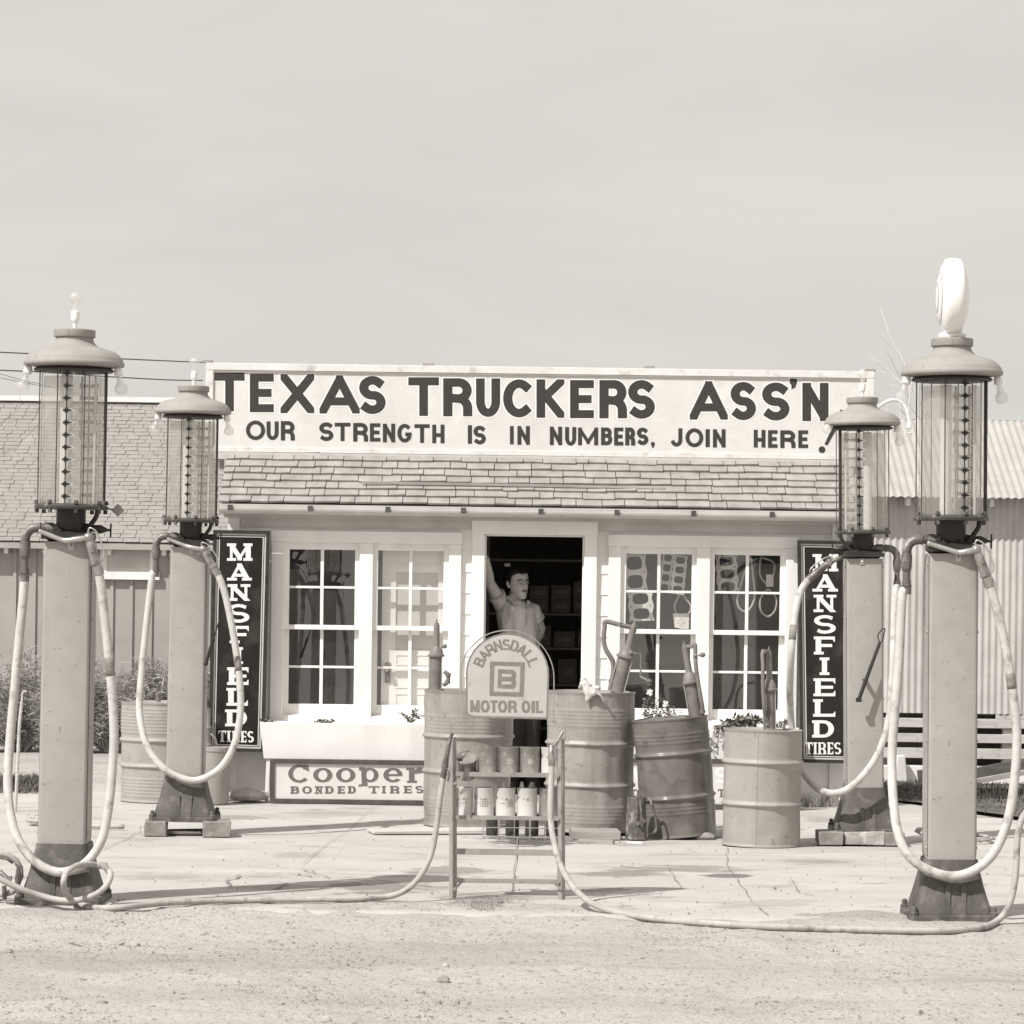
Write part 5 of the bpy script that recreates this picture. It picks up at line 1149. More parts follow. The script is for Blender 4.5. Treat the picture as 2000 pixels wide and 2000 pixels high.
def oil_can(px, zb, R, H, body, label, logo=0, spout=0, tilt=0.0, Yo=.075, lid=True, seed=0, open_end=False):
    Y = RY + Yo; x = P(px, 1520, Y).x; q = empty('oil_can', (x, Y, zb), label, 'oil can', 'oil cans on the rack', rot=(tilt, 0, 0)); n = 32
    m = MB(); m.lathe([(R + .001, 0), (R + .0015, .003), (R, .006), (R, H - .006), (R + .0015, H - .003), (R + .001, H), (R - .003, H), (R - .005, H - .004), (.001, H - .004)], n=n, caps=False); m.lathe([(R, .001), (.001, .003)], n=n, caps=False); bo = m.build('body', body, q, local=True)
    if logo:
        m = MB()
        def patch(a0, a1, h0, h1, r=.0008):
            k = max(1, int(abs(a1 - a0)/6)); ro = [[Vector(((R + r)*cos(radians(-90 + a0 + (a1-a0)*i/k)), (R + r)*sin(radians(-90 + a0 + (a1-a0)*i/k)), h)) for i in range(k + 1)] for h in (h0, h1)]
            m.loft(ro, closed=False, caps=False)
        c = {1: 0, 2: -38, 3: 28}[logo]; w, hz, t = 21, H*.50, 2.6; th = R*radians(t)
        for (a0, a1, h0, h1) in ((-w, w, hz - .019, hz - .019 + th), (-w, w, hz + .019 - th, hz + .019), (-w, -w + t, hz - .019 + th, hz + .019 - th), (w - t, w, hz - .019 + th, hz + .019 - th)): patch(c + a0, c + a1, h0, h1)
        w2 = 11
        for (a0, a1, h0, h1) in ((-w2, -w2 + 4, hz - .0115, hz + .0115), (-w2 + 4, w2 - 1, hz + .0085, hz + .0115), (-w2 + 4, w2 - 1, hz - .0015, hz + .0015), (-w2 + 4, w2 - 1, hz - .0115, hz - .0085), (w2 - 4, w2, hz + .0015, hz + .0085), (w2 - 4, w2, hz - .0085, hz - .0015)): patch(c + a0, c + a1, h0, h1)
        patch(c + 27, c + 50, hz - .002, hz + .001); patch(c - 55, c - 30, hz - .002, hz + .001)
        m.build('logo', M['rust_tin'] if False else M['sign_ink'], bo, local=True, flat=True)
    if spout: m = MB(); m.lathe([(.013, H - .004), (.011, H + .012), (.006, H + .03), (.006, H + .034)], (spout*R, -.01, 0), 10); m.build('spout', M['tin'], q, local=True)
    if open_end: m = MB(); m.lathe([(R - .006, H - .0036), (R - .007, H - .002), (R - .008, H - .0036)], n=n, caps=False); m.obox((-R*.62, -R*.35, H - .0025), (.012, 0, 0), (0, .009, 0), (0, 0, .0006), 1); m.build('lid', [M['tin'], M['iron']], q, local=True)
s_ = RY/FOC; z1 = ZS1; z2 = ZS2
oil_can(911, z1 - .0, .054, .12, M['can_grey'], 'grey oil can tipped forward at the left end of the top shelf, lid showing', tilt=radians(38), Yo=.13, open_end=True)
oil_can(952, z1, .0535, .152, M['can_grey'], 'grey oil can with square emblem right of the tipped can', 1)
oil_can(993.5, z1, .0535, .152, M['can_grey'], 'grey oil can with its emblem turned left, middle of the top shelf', 2)
oil_can(1034, z1, .0525, .152, M['can_grey'], 'grey oil can without emblem, fourth from the left on the top shelf')
oil_can(1076, z1, .0535, .152, M['can_white'], 'pale oil can behind the hanging hose on the top shelf')
oil_can(905, z2 + .004, .051, .157, M['can_white'], 'white oil can with emblem turned left, at the left end of the lower shelf', 2)
oil_can(946.5, z2 + .004, .052, .157, M['can_white'], 'white oil can with centred emblem and a tall spout on the lower shelf', 1, spout=.72)
oil_can(988, z2 + .004, .052, .157, M['can_white'], 'white oil can with emblem and spout in the middle of the lower shelf', 3, spout=-.2)
oil_can(1030, z2 + .004, .053, .157, M['can_white'], 'white oil can without emblem, with spout, fourth on the lower shelf', spout=-.55)
oil_can(1073, z2 + .004, .053, .157, M['can_grey'], 'grey oil can behind the hose at the right end of the lower shelf')

# wire crate with dark jars standing on the slab before the drums
def crate():
    a, b = G(943, 1630), G(1096, 1642); Y = 20.75; x0, x1 = P(943, 1630, Y).x, P(1096, 1640, Y).x; z0 = gz(Y) + .012; zt = P(1010, 1592, Y).z
    q = empty('wire_crate', ((x0+x1)/2, Y, z0), 'low wire crate on the slab behind the can rack', 'wire crate'); m = MB(); d = .24
    for zz in (z0, (z0+zt)/2 - .01, zt): m.tube([(x0, Y, zz), (x1, Y, zz), (x1, Y + d, zz), (x0, Y + d, zz), (x0, Y, zz)], .0035, 6)
    n = 5
    for i in range(n + 1):
        x = x0 + (x1 - x0)*i/n
        m.bar((x, Y, z0 - .012), (x, Y, zt), .012 if i % 2 else .006, .004)
        m.tube([(x, Y + d, z0), (x, Y + d, zt)], .003, 6); m.tube([(x, Y, z0), (x, Y + d, z0)], .003, 6)
    m.build('wire_frame', M['rack'], q)
    for i in range(4):
        x = x0 + (x1 - x0)*(i + .5)/4.0; j = empty('oil_bottle', (x, Y + .12, z0 + .004), ['dark oil can at the left end of the wire crate', 'dark oil can second from the left in the wire crate', 'dark oil can third from the left in the wire crate', 'dark oil can at the right end of the wire crate'][i], 'oil can', 'dark cans in the wire crate')
        m = MB(); m.lathe([(.045, 0), (.046, .004), (.046, .12), (.04, .135), (.02, .15), (.014, .16), (.014, .19)], n=18); m.build('body', M['can_dark'], j, local=True)
crate()

# ---------------------------------------------------------------- ground hoses
def GD(px, py, up):
    v = G(px, py, up)
    for _ in range(40):                            # settle on whichever is higher, slab or dirt
        edge = 15.42 - .09*(v.x/2.3) + .05*mnoise.noise((v.x*1.4, 0, 3)); zz = (gz(v.y) + .004 if v.y > edge + .03 else dirt_z(v.x, v.y)) + up
        Y = (zz - EYE)/(P(px, py, 1.0).z - EYE); v = v.lerp(P(px, py, Y), .5)
    return v
def gh(pts, r, n=12, k=6):
    q = []
    for p in pts:
        if len(p) == 3 and p[2] is not None: q.append(P(p[0], p[1], p[2]))
        else: q.append(GD(p[0], p[1], r + .002))
    m = MB(); m.tube(spline(q, k), r, n); return m, q
def air_hose_left():
    q = empty('air_hose', G(600, 1757), 'long hose running along the ground from the left pump up to the can rack', 'hose', 'hoses on the ground')
    pts = [(-30, 1700, 15.5), (10, 1722, 15.5), (45, 1738, 15.5), (75, 1748, 15.52), (110, 1757, 15.5), (145, 1759, 15.46), (180, 1750, 15.42), (205, 1733, 15.42), (216, 1712, 15.45), (210, 1697, 15.5), (192, 1690, 15.55), (170, 1688, 15.5), (148, 1692, 15.42), (130, 1705, 15.34), (124, 1725, 15.3), (130, 1746, 15.42), (148, 1762, 15.56), (180, 1772, 15.45), (230, 1773, None), (320, 1764, None), (430, 1759, None), (600, 1757, None), (700, 1756, None), (752, 1752, None), (790, 1740, 15.95), (820, 1712, 16.0), (842, 1668, 16.05), (853, 1610, 16.08), (860, 1555, 16.08), (865, 1520, 16.1)]
    m, w = gh(pts, .0155); m.build('hose', M['hose_dark'], q, smooth=0)
    m = MB(); pe = [P(865, 1522, 16.1), P(868, 1504, 16.1), P(869, 1496, 16.1), P(872, 1480, 16.1), P(874, 1468, 16.1), P(880, 1440, 16.12), P(884, 1432, 16.12)]
    m.tube(pe, [.016, .016, .019, .013, .013, .010, .008], 10); m.tube(spline([P(872, 1500, 16.09), P(878, 1512, 16.08), P(874, 1526, 16.08)], 4), .005, 6); m.build('nozzle', M['pipe'], q, smooth=50)
    m = MB(); a = spline([P(196, 1690, 15.54), P(206, 1693, 15.52), P(213, 1702, 15.48)], 3); m.tube(a, .0168, 10); m.build('hose_patch', M['tape'], q, smooth=0)
air_hose_left()
def air_hose_right():
    q = empty('air_hose', G(1500, 1805), 'long hose from the can rack along the dirt to the right edge', 'hose', 'hoses on the ground')
    pts = [(1078, 1492, 16.08), (1076, 1540, 16.06), (1075, 1590, 16.02), (1080, 1635, 15.95), (1092, 1682, 15.85), (1112, 1722, 15.75), (1142, 1755, 15.62), (1180, 1775, None), (1240, 1789, None), (1350, 1801, None), (1500, 1810, None), (1680, 1816, None), (1840, 1818, None), (1915, 1812, None), (1952, 1795, 15.3), (1972, 1765, 15.3), (1983, 1715, 15.32), (1986, 1660, 15.34), (1989, 1625, 15.35), (1997, 1598, 15.36), (2015, 1578, 15.38), (2060, 1570, 15.4), (2100, 1600, 15.4), (2130, 1700, 15.4), (2160, 1810, 15.3)]
    m, w = gh(pts, .0165); m.build('hose', M['hose_dark'], q, smooth=0)
    m = MB(); pe = [P(1078, 1496, 16.08), P(1078, 1486, 16.08), P(1078, 1484, 16.08), P(1077, 1474, 16.08), P(1077, 1462, 16.08), P(1082, 1456, 16.1), P(1090, 1446, 16.12), P(1099, 1430, 16.14)]
    m.tube(pe, [.019, .019, .021, .016, .015, .013, .011, .009], 10); m.tube(spline([P(1082, 1458, 16.08), P(1096, 1470, 16.07), P(1100, 1510, 16.07), P(1098, 1560, 16.07), P(1096, 1590, 16.07)], 5), .0045, 6); m.ball(P(1077, 1459, 16.08), .014, .014, .014, 8, 6); m.build('nozzle', M['brass'], q, smooth=50)
air_hose_right()
def coil(name, c, r, n, m_, label, seed, rad=.014, squash=.25, tiltx=0.0):
    rd = random.Random(seed); pts = []
    for i in range(n*14):
        a = 2*pi*i/14; k = i/14; rr = r*(1 + .12*sin(k*2.1 + seed)) ; pts.append(Vector((c[0] + rr*cos(a) + .04*sin(k*1.3), c[1] + rr*.8*sin(a), c[2] + rad + k*rad*1.1 + squash*max(0, sin(a + seed))*r)))
    mb = MB(); mb.tube(pts, rad, 10); tag(mb.build(name, m_, smooth=0), label, 'hose', 'hoses on the ground')
p = G(60, 1612); coil('hose_coil', (p.x + .15, p.y, p.z + .01), .19, 2, M['hose_dark'], 'loose hose coil lying behind the left front pump', 2, .017, .22)
p = G(220, 1621); mb = MB(); mb.tube(spline([(p.x - .35, p.y + .1, p.z + .03), (p.x - .1, p.y, p.z + .025), (p.x + .08, p.y, p.z + .025)], 5), .017, 10); tag(mb.build('hose_end', M['hose_dark'], smooth=0), 'straight stub of hose on the slab right of the left front pump', 'hose', 'hoses on the ground')
p = G(1860, 1645); coil('hose_coil', (p.x - .02, p.y, p.z + .01), .24, 3, M['hose_dark'], 'thin hose coil lying behind the globe topped pump', 5, .010, .16)
c = P(5, 1705, 15.7); mb = MB(); pts = []
for i in range(26):
    a = 2*pi*i/14 + .6; pts.append(P(2 + (44 - .4*i)*cos(a), 1706 + (42 - .35*i)*sin(a), 15.62 + .006*i))
mb.tube(pts, .0155, 10); tag(mb.build('hose_coil', M['hose_dark'], smooth=0), 'hose coil hanging at the left edge beside the front pump', 'hose', 'hoses on the ground')
mb = MB(); mb.tube([P(30, 1688, 15.6), P(36, 1692, 15.6), P(35, 1716, 15.6), P(32, 1745, 15.6)], [.006, .009, .016, .004], 8); mb.tube([P(0, 1702, 15.62), P(14, 1716, 15.6), P(22, 1718, 15.6)], [.012, .014, .02], 8); mb.tube([P(8, 1730, 15.6), P(9, 1757, 15.6)], .012, 8); tag(mb.build('hose_valve', M['pipe'], smooth=40), 'pale hose valve at the left edge in front of the coil', 'valve')

# ---------------------------------------------------------------- enamel signs on the facade
def tall_sign(TL, TR, BL, BR, Y, letters, tires, label, cat='sign'):
    tl, tr, bl, br = (Vector((*v, 0)) for v in (TL, TR, BL, BR)); c = (tl + tr + bl + br)/4
    q = empty('tire_sign', P((bl.x+br.x)/2, (bl.y+br.y)/2, Y), label, cat, 'tall enamel signs beside the windows')
    def inset(i, o=0): # px inset
        u = (tr - tl).normalized(); v = (bl - tl).normalized(); return [tl + u*i + v*i, tr - u*i + v*i, br - u*i - v*i, bl + u*i - v*i]
    def frame(m, i0, i1, yf, yb):
        a, b = inset(i0), inset(i1); A = [P(v.x, v.y, Y) for v in a]; B_ = [P(v.x, v.y, Y) for v in b]
        for k in range(4):
            j = (k + 1) % 4; f = [A[k], A[j], B_[j], B_[k]]; m.add([v + Vector((0, yf, 0)) for v in f] + [v + Vector((0, yb, 0)) for v in f], [(3, 2, 1, 0), (0, 1, 5, 4), (2, 3, 7, 6)])
    m = MB(); frame(m, 0, 6.5, -.02, .03); m.build('frame', M['dark_frame'], q, flat=True)
    m = MB(); frame(m, 6.6, 9.6, -.006, .02); frame(m, 11.2, 13.2, -.006, .02); m.build('border', M['cream'], q, flat=True)
    m = MB(); a = inset(1); A = [P(v.x, v.y, Y) for v in a]; m.add([v + Vector((0, .0, 0)) for v in A] + [v + Vector((0, .02, 0)) for v in A], [(3, 2, 1, 0), (4, 5, 6, 7)]); m.build('panel', M['enamel_dark'], q, flat=True)
    m = MB()
    for ch, x0, x1, y0, y1 in letters: letter_px(m, ch, (x0, x1, y0, y1), Y, 10.8 if ch not in 'IM' else 10.0, serif=True, d0=.0016, hthin=5.8)
    for ch, x0, x1, y0, y1 in tires: letter_px(m, ch, (x0, x1, y0, y1), Y, 4.4, serif=True, d0=.0016, hthin=2.5)
    m.build('lettering', M['enamel_white'], q, flat=True)
zl = lambda x: 400 + x/3.864; yl = lambda y: 1000 + y/3.864
LL = [('M',168,360,237,368),('A',168,355,388,517),('N',172,345,545,670),('S',173,337,695,835),('F',188,332,860,990),('I',222,288,1020,1147),('E',168,330,1172,1305),('L',163,325,1328,1462),('D',153,318,1490,1617)]
TT = [('T',103,160),('I',165,197),('R',205,262),('E',270,315),('S',322,370)]
tall_sign((417, 1035), (527, 1037), (407, 1466), (516, 1469), 24.12, [(c_, zl(a), zl(b), yl(d), yl(e)) for c_, a, b, d, e in LL], [(c_, zl(a), zl(b), yl(1650 + k*1.0), yl(1735 + k)) for k, (c_, a, b) in enumerate(TT)], 'tall dark enamel tire sign left of the windows')
zr = lambda x: 1150 + x/3.864
LR = [('M',1688,1882,318,448),('A',1688,1880,470,600),('N',1696,1868,625,755),('S',1700,1864,778,918),('F',1698,1857,940,1075),('I',1740,1817,1098,1230),('E',1695,1860,1255,1390),('L',1692,1860,1413,1545),('D',1685,1850,1572,1702)]
TR_ = [('T',1630,1690),('I',1695,1722),('R',1728,1790),('E',1798,1845),('S',1852,1905)]
tall_sign((1557.5, 1055), (1668, 1057), (1563, 1489), (1668, 1491), 24.12, [(c_, zr(a), zr(b), yl(d), yl(e)) for c_, a, b, d, e in LR], [(c_, zr(a), zr(b), 1350 + 386/3.864, 1350 + 476/3.864) for c_, a, b in TR_], 'tall dark enamel tire sign right of the windows, partly behind a pump')

def low_sign(x0, x1, yt, yb, Y, label, kind):
    a, b = P(x0, yb, Y), P(x1, yb, Y); slope = math.tan(radians(0.35)); q = empty('low_sign', ((a.x+b.x)/2, Y, gz(Y)), label, 'sign', 'low tire signs leaning on the planters')
    zb, zt = gz(Y) + .012, P(x0, yt, Y).z; t = 7.5*Y/FOC
    m = MB(); m.box(a.x, b.x, Y, Y + .015, zb, zt); m.build('panel', M['coop_face'], q, flat=True)
    m = MB(); m.box(a.x - .006, b.x + .006, Y - .018, Y - .0006, zt - t, zt + .006); m.box(a.x - .006, b.x + .006, Y - .018, Y - .0006, zb - .006, zb + t); m.box(a.x - .006, a.x + t, Y - .016, Y - .0006, zb + t, zt - t); m.box(b.x - t, b.x + .006, Y - .016, Y - .0006, zb + t, zt - t); m.build('frame', M['frame2'], q, bevel=.003)
    ha, ink = MB(), MB(); X = lambda z: 400 + z/3.864; Yy = lambda z: 1350 + z/3.864
    if kind == 0:
        big = []
        def ring(cx, cy, rx, ry, wx, wy, a0=0, a1=360, tilt=0.0, n=30):
            q_ = []
            for i in range(n):
                p0, p1 = radians(a0 + (a1-a0)*i/n), radians(a0 + (a1-a0)*(i+1)/n)
                f = lambda p, k: (cx + (rx - k*wx)*cos(p) , cy - (ry - k*wy)*sin(p + tilt))
                q_.append([f(p0, 0), f(p1, 0), f(p1, 1), f(p0, 1)])
            return q_
        def put(polys_fn):
            for mb_, g, d in ((ha, 1.0, .001), (ink, 0.0, .0028)): 
                for k, L in enumerate(polys_fn(g)): polys_px(mb_, L, Y, d + .0005*k) if False else [polys_px(mb_, [p], Y, d + .00012*k) for p in L]
        cy = Yy(632)
        put(lambda g: [ring(X(712), Yy(622), 21.5 + g, 17.6 + g, 9.5 + 2*g, 5 + 2*g, 40, 322), [[(X(740), Yy(556) - g), (X(783) + g, Yy(556) - g), (X(786) + g, Yy(608) + g), (X(752) - g, Yy(585))]]])
        for cx in (890, 1063): put(lambda g, cx=cx: [ring(X(cx), cy, 19 + g, 14.2 + g, 10 + 2*g, 4.6 + 2*g)])
        put(lambda g: [ring(X(1246), cy, 17 + g, 14.2 + g, 9.5 + 2*g, 4.6 + 2*g), [[(X(1180) - g, Yy(575) - g), (X(1218) + g, Yy(575) - g), (X(1222) + g, Yy(715) + g), (X(1184) - g, Yy(715) + g)], [(X(1162) - g, Yy(573) - g), (X(1180), Yy(573) - g), (X(1180), Yy(600)), (X(1162) - g, Yy(592))], [(X(1160) - g, Yy(703) - g), (X(1184), Yy(703)), (X(1184), Yy(718) + g), (X(1158) - g, Yy(718) + g)], [(X(1222), Yy(690)), (X(1228) + g, Yy(690)), (X(1228) + g, Yy(716) + g), (X(1222), Yy(716) + g)]]])
        put(lambda g: [ring(X(1420), cy, 19 + g, 14.2 + g, 10 + 2*g, 4.6 + 2*g, 0, 318), [[(X(1370), Yy(624) - g), (X(1488) + g, Yy(624) - g), (X(1488) + g, Yy(640) + g), (X(1370), Yy(640) + g)]]])
        put(lambda g: [[[(X(1540) - g, Yy(577) - g), (X(1583) + g, Yy(577) - g), (X(1583) + g, Yy(690) + g), (X(1540) - g, Yy(690) + g)], [(X(1518) - g, Yy(577) - g), (X(1540), Yy(577) - g), (X(1540), Yy(596)), (X(1518) - g, Yy(592))], [(X(1583), Yy(598)), (X(1610), Yy(574) - g), (X(1650) + g, Yy(578) - g), (X(1652) + g, Yy(615) + g), (X(1583), Yy(622))], [(X(1525) - g, Yy(675)), (X(1540), Yy(675)), (X(1540), Yy(690) + g), (X(1525) - g, Yy(690) + g)], [(X(1583), Yy(675)), (X(1602) + g, Yy(675)), (X(1602) + g, Yy(690) + g), (X(1583), Yy(690) + g)]]])
        for ch, x0_, x1_ in (('B', 645, 712), ('O', 735, 808), ('N', 828, 893), ('D', 905, 972), ('E', 1000, 1056), ('D', 1078, 1140), ('T', 1236, 1316), ('I', 1336, 1366), ('R', 1396, 1468), ('E', 1500, 1562), ('S', 1588, 1650)):
            dy = -(x0_ - 645)*.004; letter_px(ink, ch, (X(x0_), X(x1_), Yy(718 + dy), Yy(773 + dy)), Y, 5.0 if ch != 'I' else 4.6, serif=True, d0=.0022, hthin=2.4)
    else:
        for ch, x0_, x1_, y0_, y1_, t_ in (('V', 1234, 1262, 1499, 1530, 8), ('S', 1396, 1420, 1498, 1530, 7)): letter_px(ha, ch, (x0_, x1_, y0_, y1_), Y, t_, d0=.001)
        for ch, x0_, x1_ in (('O', 1234, 1248), ('I', 1252, 1258), ('L', 1262, 1274), ('T', 1402, 1416)):
            letter_px(ha, ch, (x0_, x1_, 1541, 1557), Y, 4.4, serif=True, grow=1.6, d0=.001, hthin=2.6); letter_px(ink, ch, (x0_, x1_, 1541, 1557), Y, 4.4, serif=True, d0=.0028, hthin=2.6)
    if ink.v: ink.build('lettering', M['coop_ink'], q, flat=True)
    if ha.v: ha.build('letter_outline', M['enamel_white'], q, flat=True)
low_sign(528, 868, 1483, 1565, 23.75, 'long low tire sign with a dark frame under the left planter', 0)
low_sign(1205, 1560, 1481, 1578, 23.75, 'long low sign mostly hidden behind the right hand drums', 1)

# ---------------------------------------------------------------- planters and their plants
def planter(x0, x1, yt, yb, label):
    Y = 23.88; a, b = P(x0, yt, Y), P(x1, yt, Y); c, d = P(x0 + 8, yb, Y), P(x1 - 8, yb, Y); q = empty('planter_box', ((a.x+b.x)/2, Y, gz(Y)), label, 'planter', 'white planter boxes under the windows')
    m = MB(); z1_, z0_ = a.z, c.z; m.add([(a.x, Y, z1_), (b.x, Y, z1_), (b.x - .035, Y + .02, z0_), (a.x + .035, Y + .02, z0_), (a.x, Y + .3, z1_), (b.x, Y + .3, z1_), (b.x - .035, Y + .28, z0_), (a.x + .035, Y + .28, z0_),
        (a.x + .02, Y + .02, z1_), (b.x - .02, Y + .02, z1_), (b.x - .02, Y + .28, z1_), (a.x + .02, Y + .28, z1_), (a.x + .02, Y + .02, z1_ - .03), (b.x - .02, Y + .02, z1_ - .03), (b.x - .02, Y + .28, z1_ - .03), (a.x + .02, Y + .28, z1_ - .03)],
        [(3, 2, 1, 0), (4, 5, 6, 7), (0, 4, 7, 3), (2, 6, 5, 1), (7, 6, 2, 3), (0, 1, 9, 8), (1, 5, 10, 9), (5, 4, 11, 10), (4, 0, 8, 11), (8, 9, 13, 12), (9, 10, 14, 13), (10, 11, 15, 14), (11, 8, 12, 15), (12, 13, 14, 15)]); m.build('box', M['white'], q, flat=True, bevel=.004)
    for x in (a.x + .07, b.x - .07):
        for y in (Y + .05, Y + .25): l = MB(); l.bar((x, y, z0_), (x - .012, y, gz(Y) - .01), .03, .03); l.build('leg', M['white2'], q, bevel=.003)
    return q, Y, z1_
planter(507, 880, 1411, 1482, 'white planter box under the left windows, almost bare')
planter(1222, 1562, 1421, 1484, 'white planter box under the right windows with leafy plants')
def plant(px, py, Y, h, n, label, seed, petals=0, name='flower_plant', spread=.07, droop=.0, big=1.0):
    rd = random.Random(seed); b = P(px, py, Y); q = empty(name, b, label, 'plant', 'plants in the planters'); st_, lf, fl = MB(), MB(), MB()
    for i in range(n):
        a = rd.uniform(0, 2*pi); L = h*rd.uniform(.5, 1.1); o = Vector((cos(a)*spread*rd.uniform(.3, 1.2), sin(a)*spread*.6, 0)); tip = b + o*1.6 + Vector((0, 0, L - droop*rd.random()*L*2.0)); mid = b + o*.9 + Vector((0, 0, L*.62))
        pts = spline([b + o*.15, mid, tip], 4); st_.tube(pts, .0022, 5)
        for p in pts[2:]:
            for _ in range(2):
                d = Vector((rd.uniform(-1, 1), rd.uniform(-1, .4), rd.uniform(-.4, .7))).normalized(); w = d.orthogonal().normalized(); l = rd.uniform(.018, .036)*big
                lf.add([p, p + d*l*.5 + w*l*.3, p + d*l, p + d*l*.5 - w*l*.3], [(0, 1, 2, 3)])
        if i < petals:
            c = tip + Vector((0, -.01, .012))
            for k in range(6): an = 2*pi*k/6 + rd.random(); d = Vector((cos(an), -.25, sin(an))); fl.add([c, c + Vector((cos(an - .55)*.022, -.012, sin(an - .55)*.022)), c + d*.03, c + Vector((cos(an + .55)*.022, -.012, sin(an + .55)*.022))], [(0, 1, 2, 3)])
            fl.ball(c, .012, .01, .012, 8, 5)
    s0 = st_.build('stem', M['leaf3'], q); lf.build('foliage', M['leaf3'], q, flat=True)
    if fl.v: fl.build('blossom', M['petal'], q, flat=True)
plant(1258, 1424, 24.05, .26, 6, 'white flowering plant at the left end of the right planter', 2, 1)
plant(1287, 1424, 24.05, .15, 9, 'bushy plant without flowers in the right planter beside the dark drum pump', 3, 0)
plant(1318, 1424, 24.05, .20, 7, 'plant with two white flowers left of the leaning hand pump', 5, 2)
plant(1432, 1424, 23.95, .10, 12, 'broad leaved plant drooping over the planter behind the pale drum', 7, 0, droop=.9, big=1.7, spread=.1)
plant(1462, 1424, 23.95, .11, 10, 'broad leaved plant behind the pale drum next to its pump', 8, 0, droop=.3, big=1.7, spread=.09)
plant(1408, 1428, 23.9, .07, 8, 'drooping plant hanging over the planter front between the two right drums', 9, 0, droop=2.4, big=1.2)
plant(1525, 1426, 24.0, .09, 8, 'low plant at the right end of the right planter', 10, 0)
plant(803, 1412, 24.02, .085, 7, 'sparse dry plant in the left planter beside the large drum', 11, 0, spread=.05)
plant(524, 1412, 24.0, .02, 5, 'tiny shrivelled sprig at the left end of the left planter', 12, 0, spread=.04)
plant(632, 1413, 24.0, .02, 6, 'tiny shrivelled sprig in the middle of the left planter', 13, 0, spread=.05)
# ---------------------------------------------------------------- inside the station
def interior():
    Y = 26.3; x0, x1 = P(955, 1200, Y).x, P(1180, 1200, Y).x; zs = [P(1040, py, Y).z for py in (1092, 1197, 1264, 1335, 1420)]
    q = empty('shelf_unit', ((x0 + x1)/2, Y, GB + .03), 'tall dusty shelves with cartons seen through the open doorway', 'shelves')
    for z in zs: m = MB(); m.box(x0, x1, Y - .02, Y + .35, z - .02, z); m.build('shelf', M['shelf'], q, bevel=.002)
    m = MB(); m.box(x0 - .03, x0, Y - .02, Y + .35, GB + .03, zs[0] + .5); m.box(x1, x1 + .03, Y - .02, Y + .35, GB + .03, zs[0] + .5); m.build('upright', M['shelf'], q)
    rd = random.Random(4); lab = ['carton with pale label on the top shelf', 'wide dark carton', 'small carton', 'carton beside the shelf upright', 'tall carton']
    k = 0
    words = ['first', 'second', 'third', 'fourth', 'fifth', 'sixth']
    for si, (z, hmax, name) in enumerate(((zs[1], .36, 'upper'), (zs[2], .20, 'middle'), (zs[3], .22, 'lower'))):
        x = P(1034, 1200, Y).x if si < 2 else P(1050, 1200, Y).x; i = 0
        while x < x1 - .12:
            w = rd.uniform(.15, .19); h = hmax*rd.uniform(.6, 1); n = 2 if si == 0 else 1
            for s_ in range(n):
                hh = h/n; zz = z + .001 + s_*(hh + .001)
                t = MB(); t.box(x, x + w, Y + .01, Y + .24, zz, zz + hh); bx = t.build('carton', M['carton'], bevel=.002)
                tag(bx, f'dim carton on the {name} shelf, {words[min(i, 5)]} from the left' + (', stacked on another' if s_ else ''), 'carton', 'cartons on the shelves')
                t = MB(); t.box(x + w*.18, x + w*.82, Y + .006, Y + .0095, zz + hh*.35, zz + hh*.62); t.build('label', M['shelf'], bx, flat=True)
            x += w + .025; i += 1
    t = MB(); a = P(985, 1102, 25.4); t.box(a.x, a.x + .05, 25.4, 25.43, a.z - .02, a.z + .01); tag(t.build('tin_tag', M['tin'], bevel=.003), 'small bright tin hanging in the dark behind the man', 'tin')
interior()
def plate_with_holes(name, pts, holes, Y, th, m, label, cat, grp, rot=0):
    """flat metal gasket: outline and holes in photo pixels"""
    cu = bpy.data.curves.new(name, 'CURVE'); cu.dimensions = '2D'; cu.fill_mode = 'BOTH'; cu.extrude = th/2; cu.resolution_u = 6
    a = P(pts[0][0], pts[0][1], Y)
    def sp(pp):
        s = cu.splines.new('POLY'); s.points.add(len(pp) - 1); s.use_cyclic_u = True
        for i, (x, y) in enumerate(pp): v = P(x, y, Y); s.points[i].co = (v.x - a.x, v.z - a.z, 0, 1)
    sp(pts)
    for h in holes: sp(h)
    o = bpy.data.objects.new(name, cu); COL.objects.link(o); bpy.context.view_layer.update()
    me = bpy.data.meshes.new_from_object(o.evaluated_get(bpy.context.evaluated_depsgraph_get())); bpy.data.objects.remove(o)
    me.materials.clear(); me.materials.append(m)
    o = bpy.data.objects.new(name, me); COL.objects.link(o); o.location = a; o.rotation_euler = (radians(90), 0, 0); return tag(o, label, cat, grp)
def ell(cx, cy, rx, ry, rot=0, n=14): return [(cx + rx*cos(2*pi*i/n)*cos(rot) - ry*sin(2*pi*i/n)*sin(rot), cy + rx*cos(2*pi*i/n)*sin(rot) + ry*sin(2*pi*i/n)*cos(rot)) for i in range(n)]
GY = FY + .12; gg = 'gaskets hanging in the right windows'
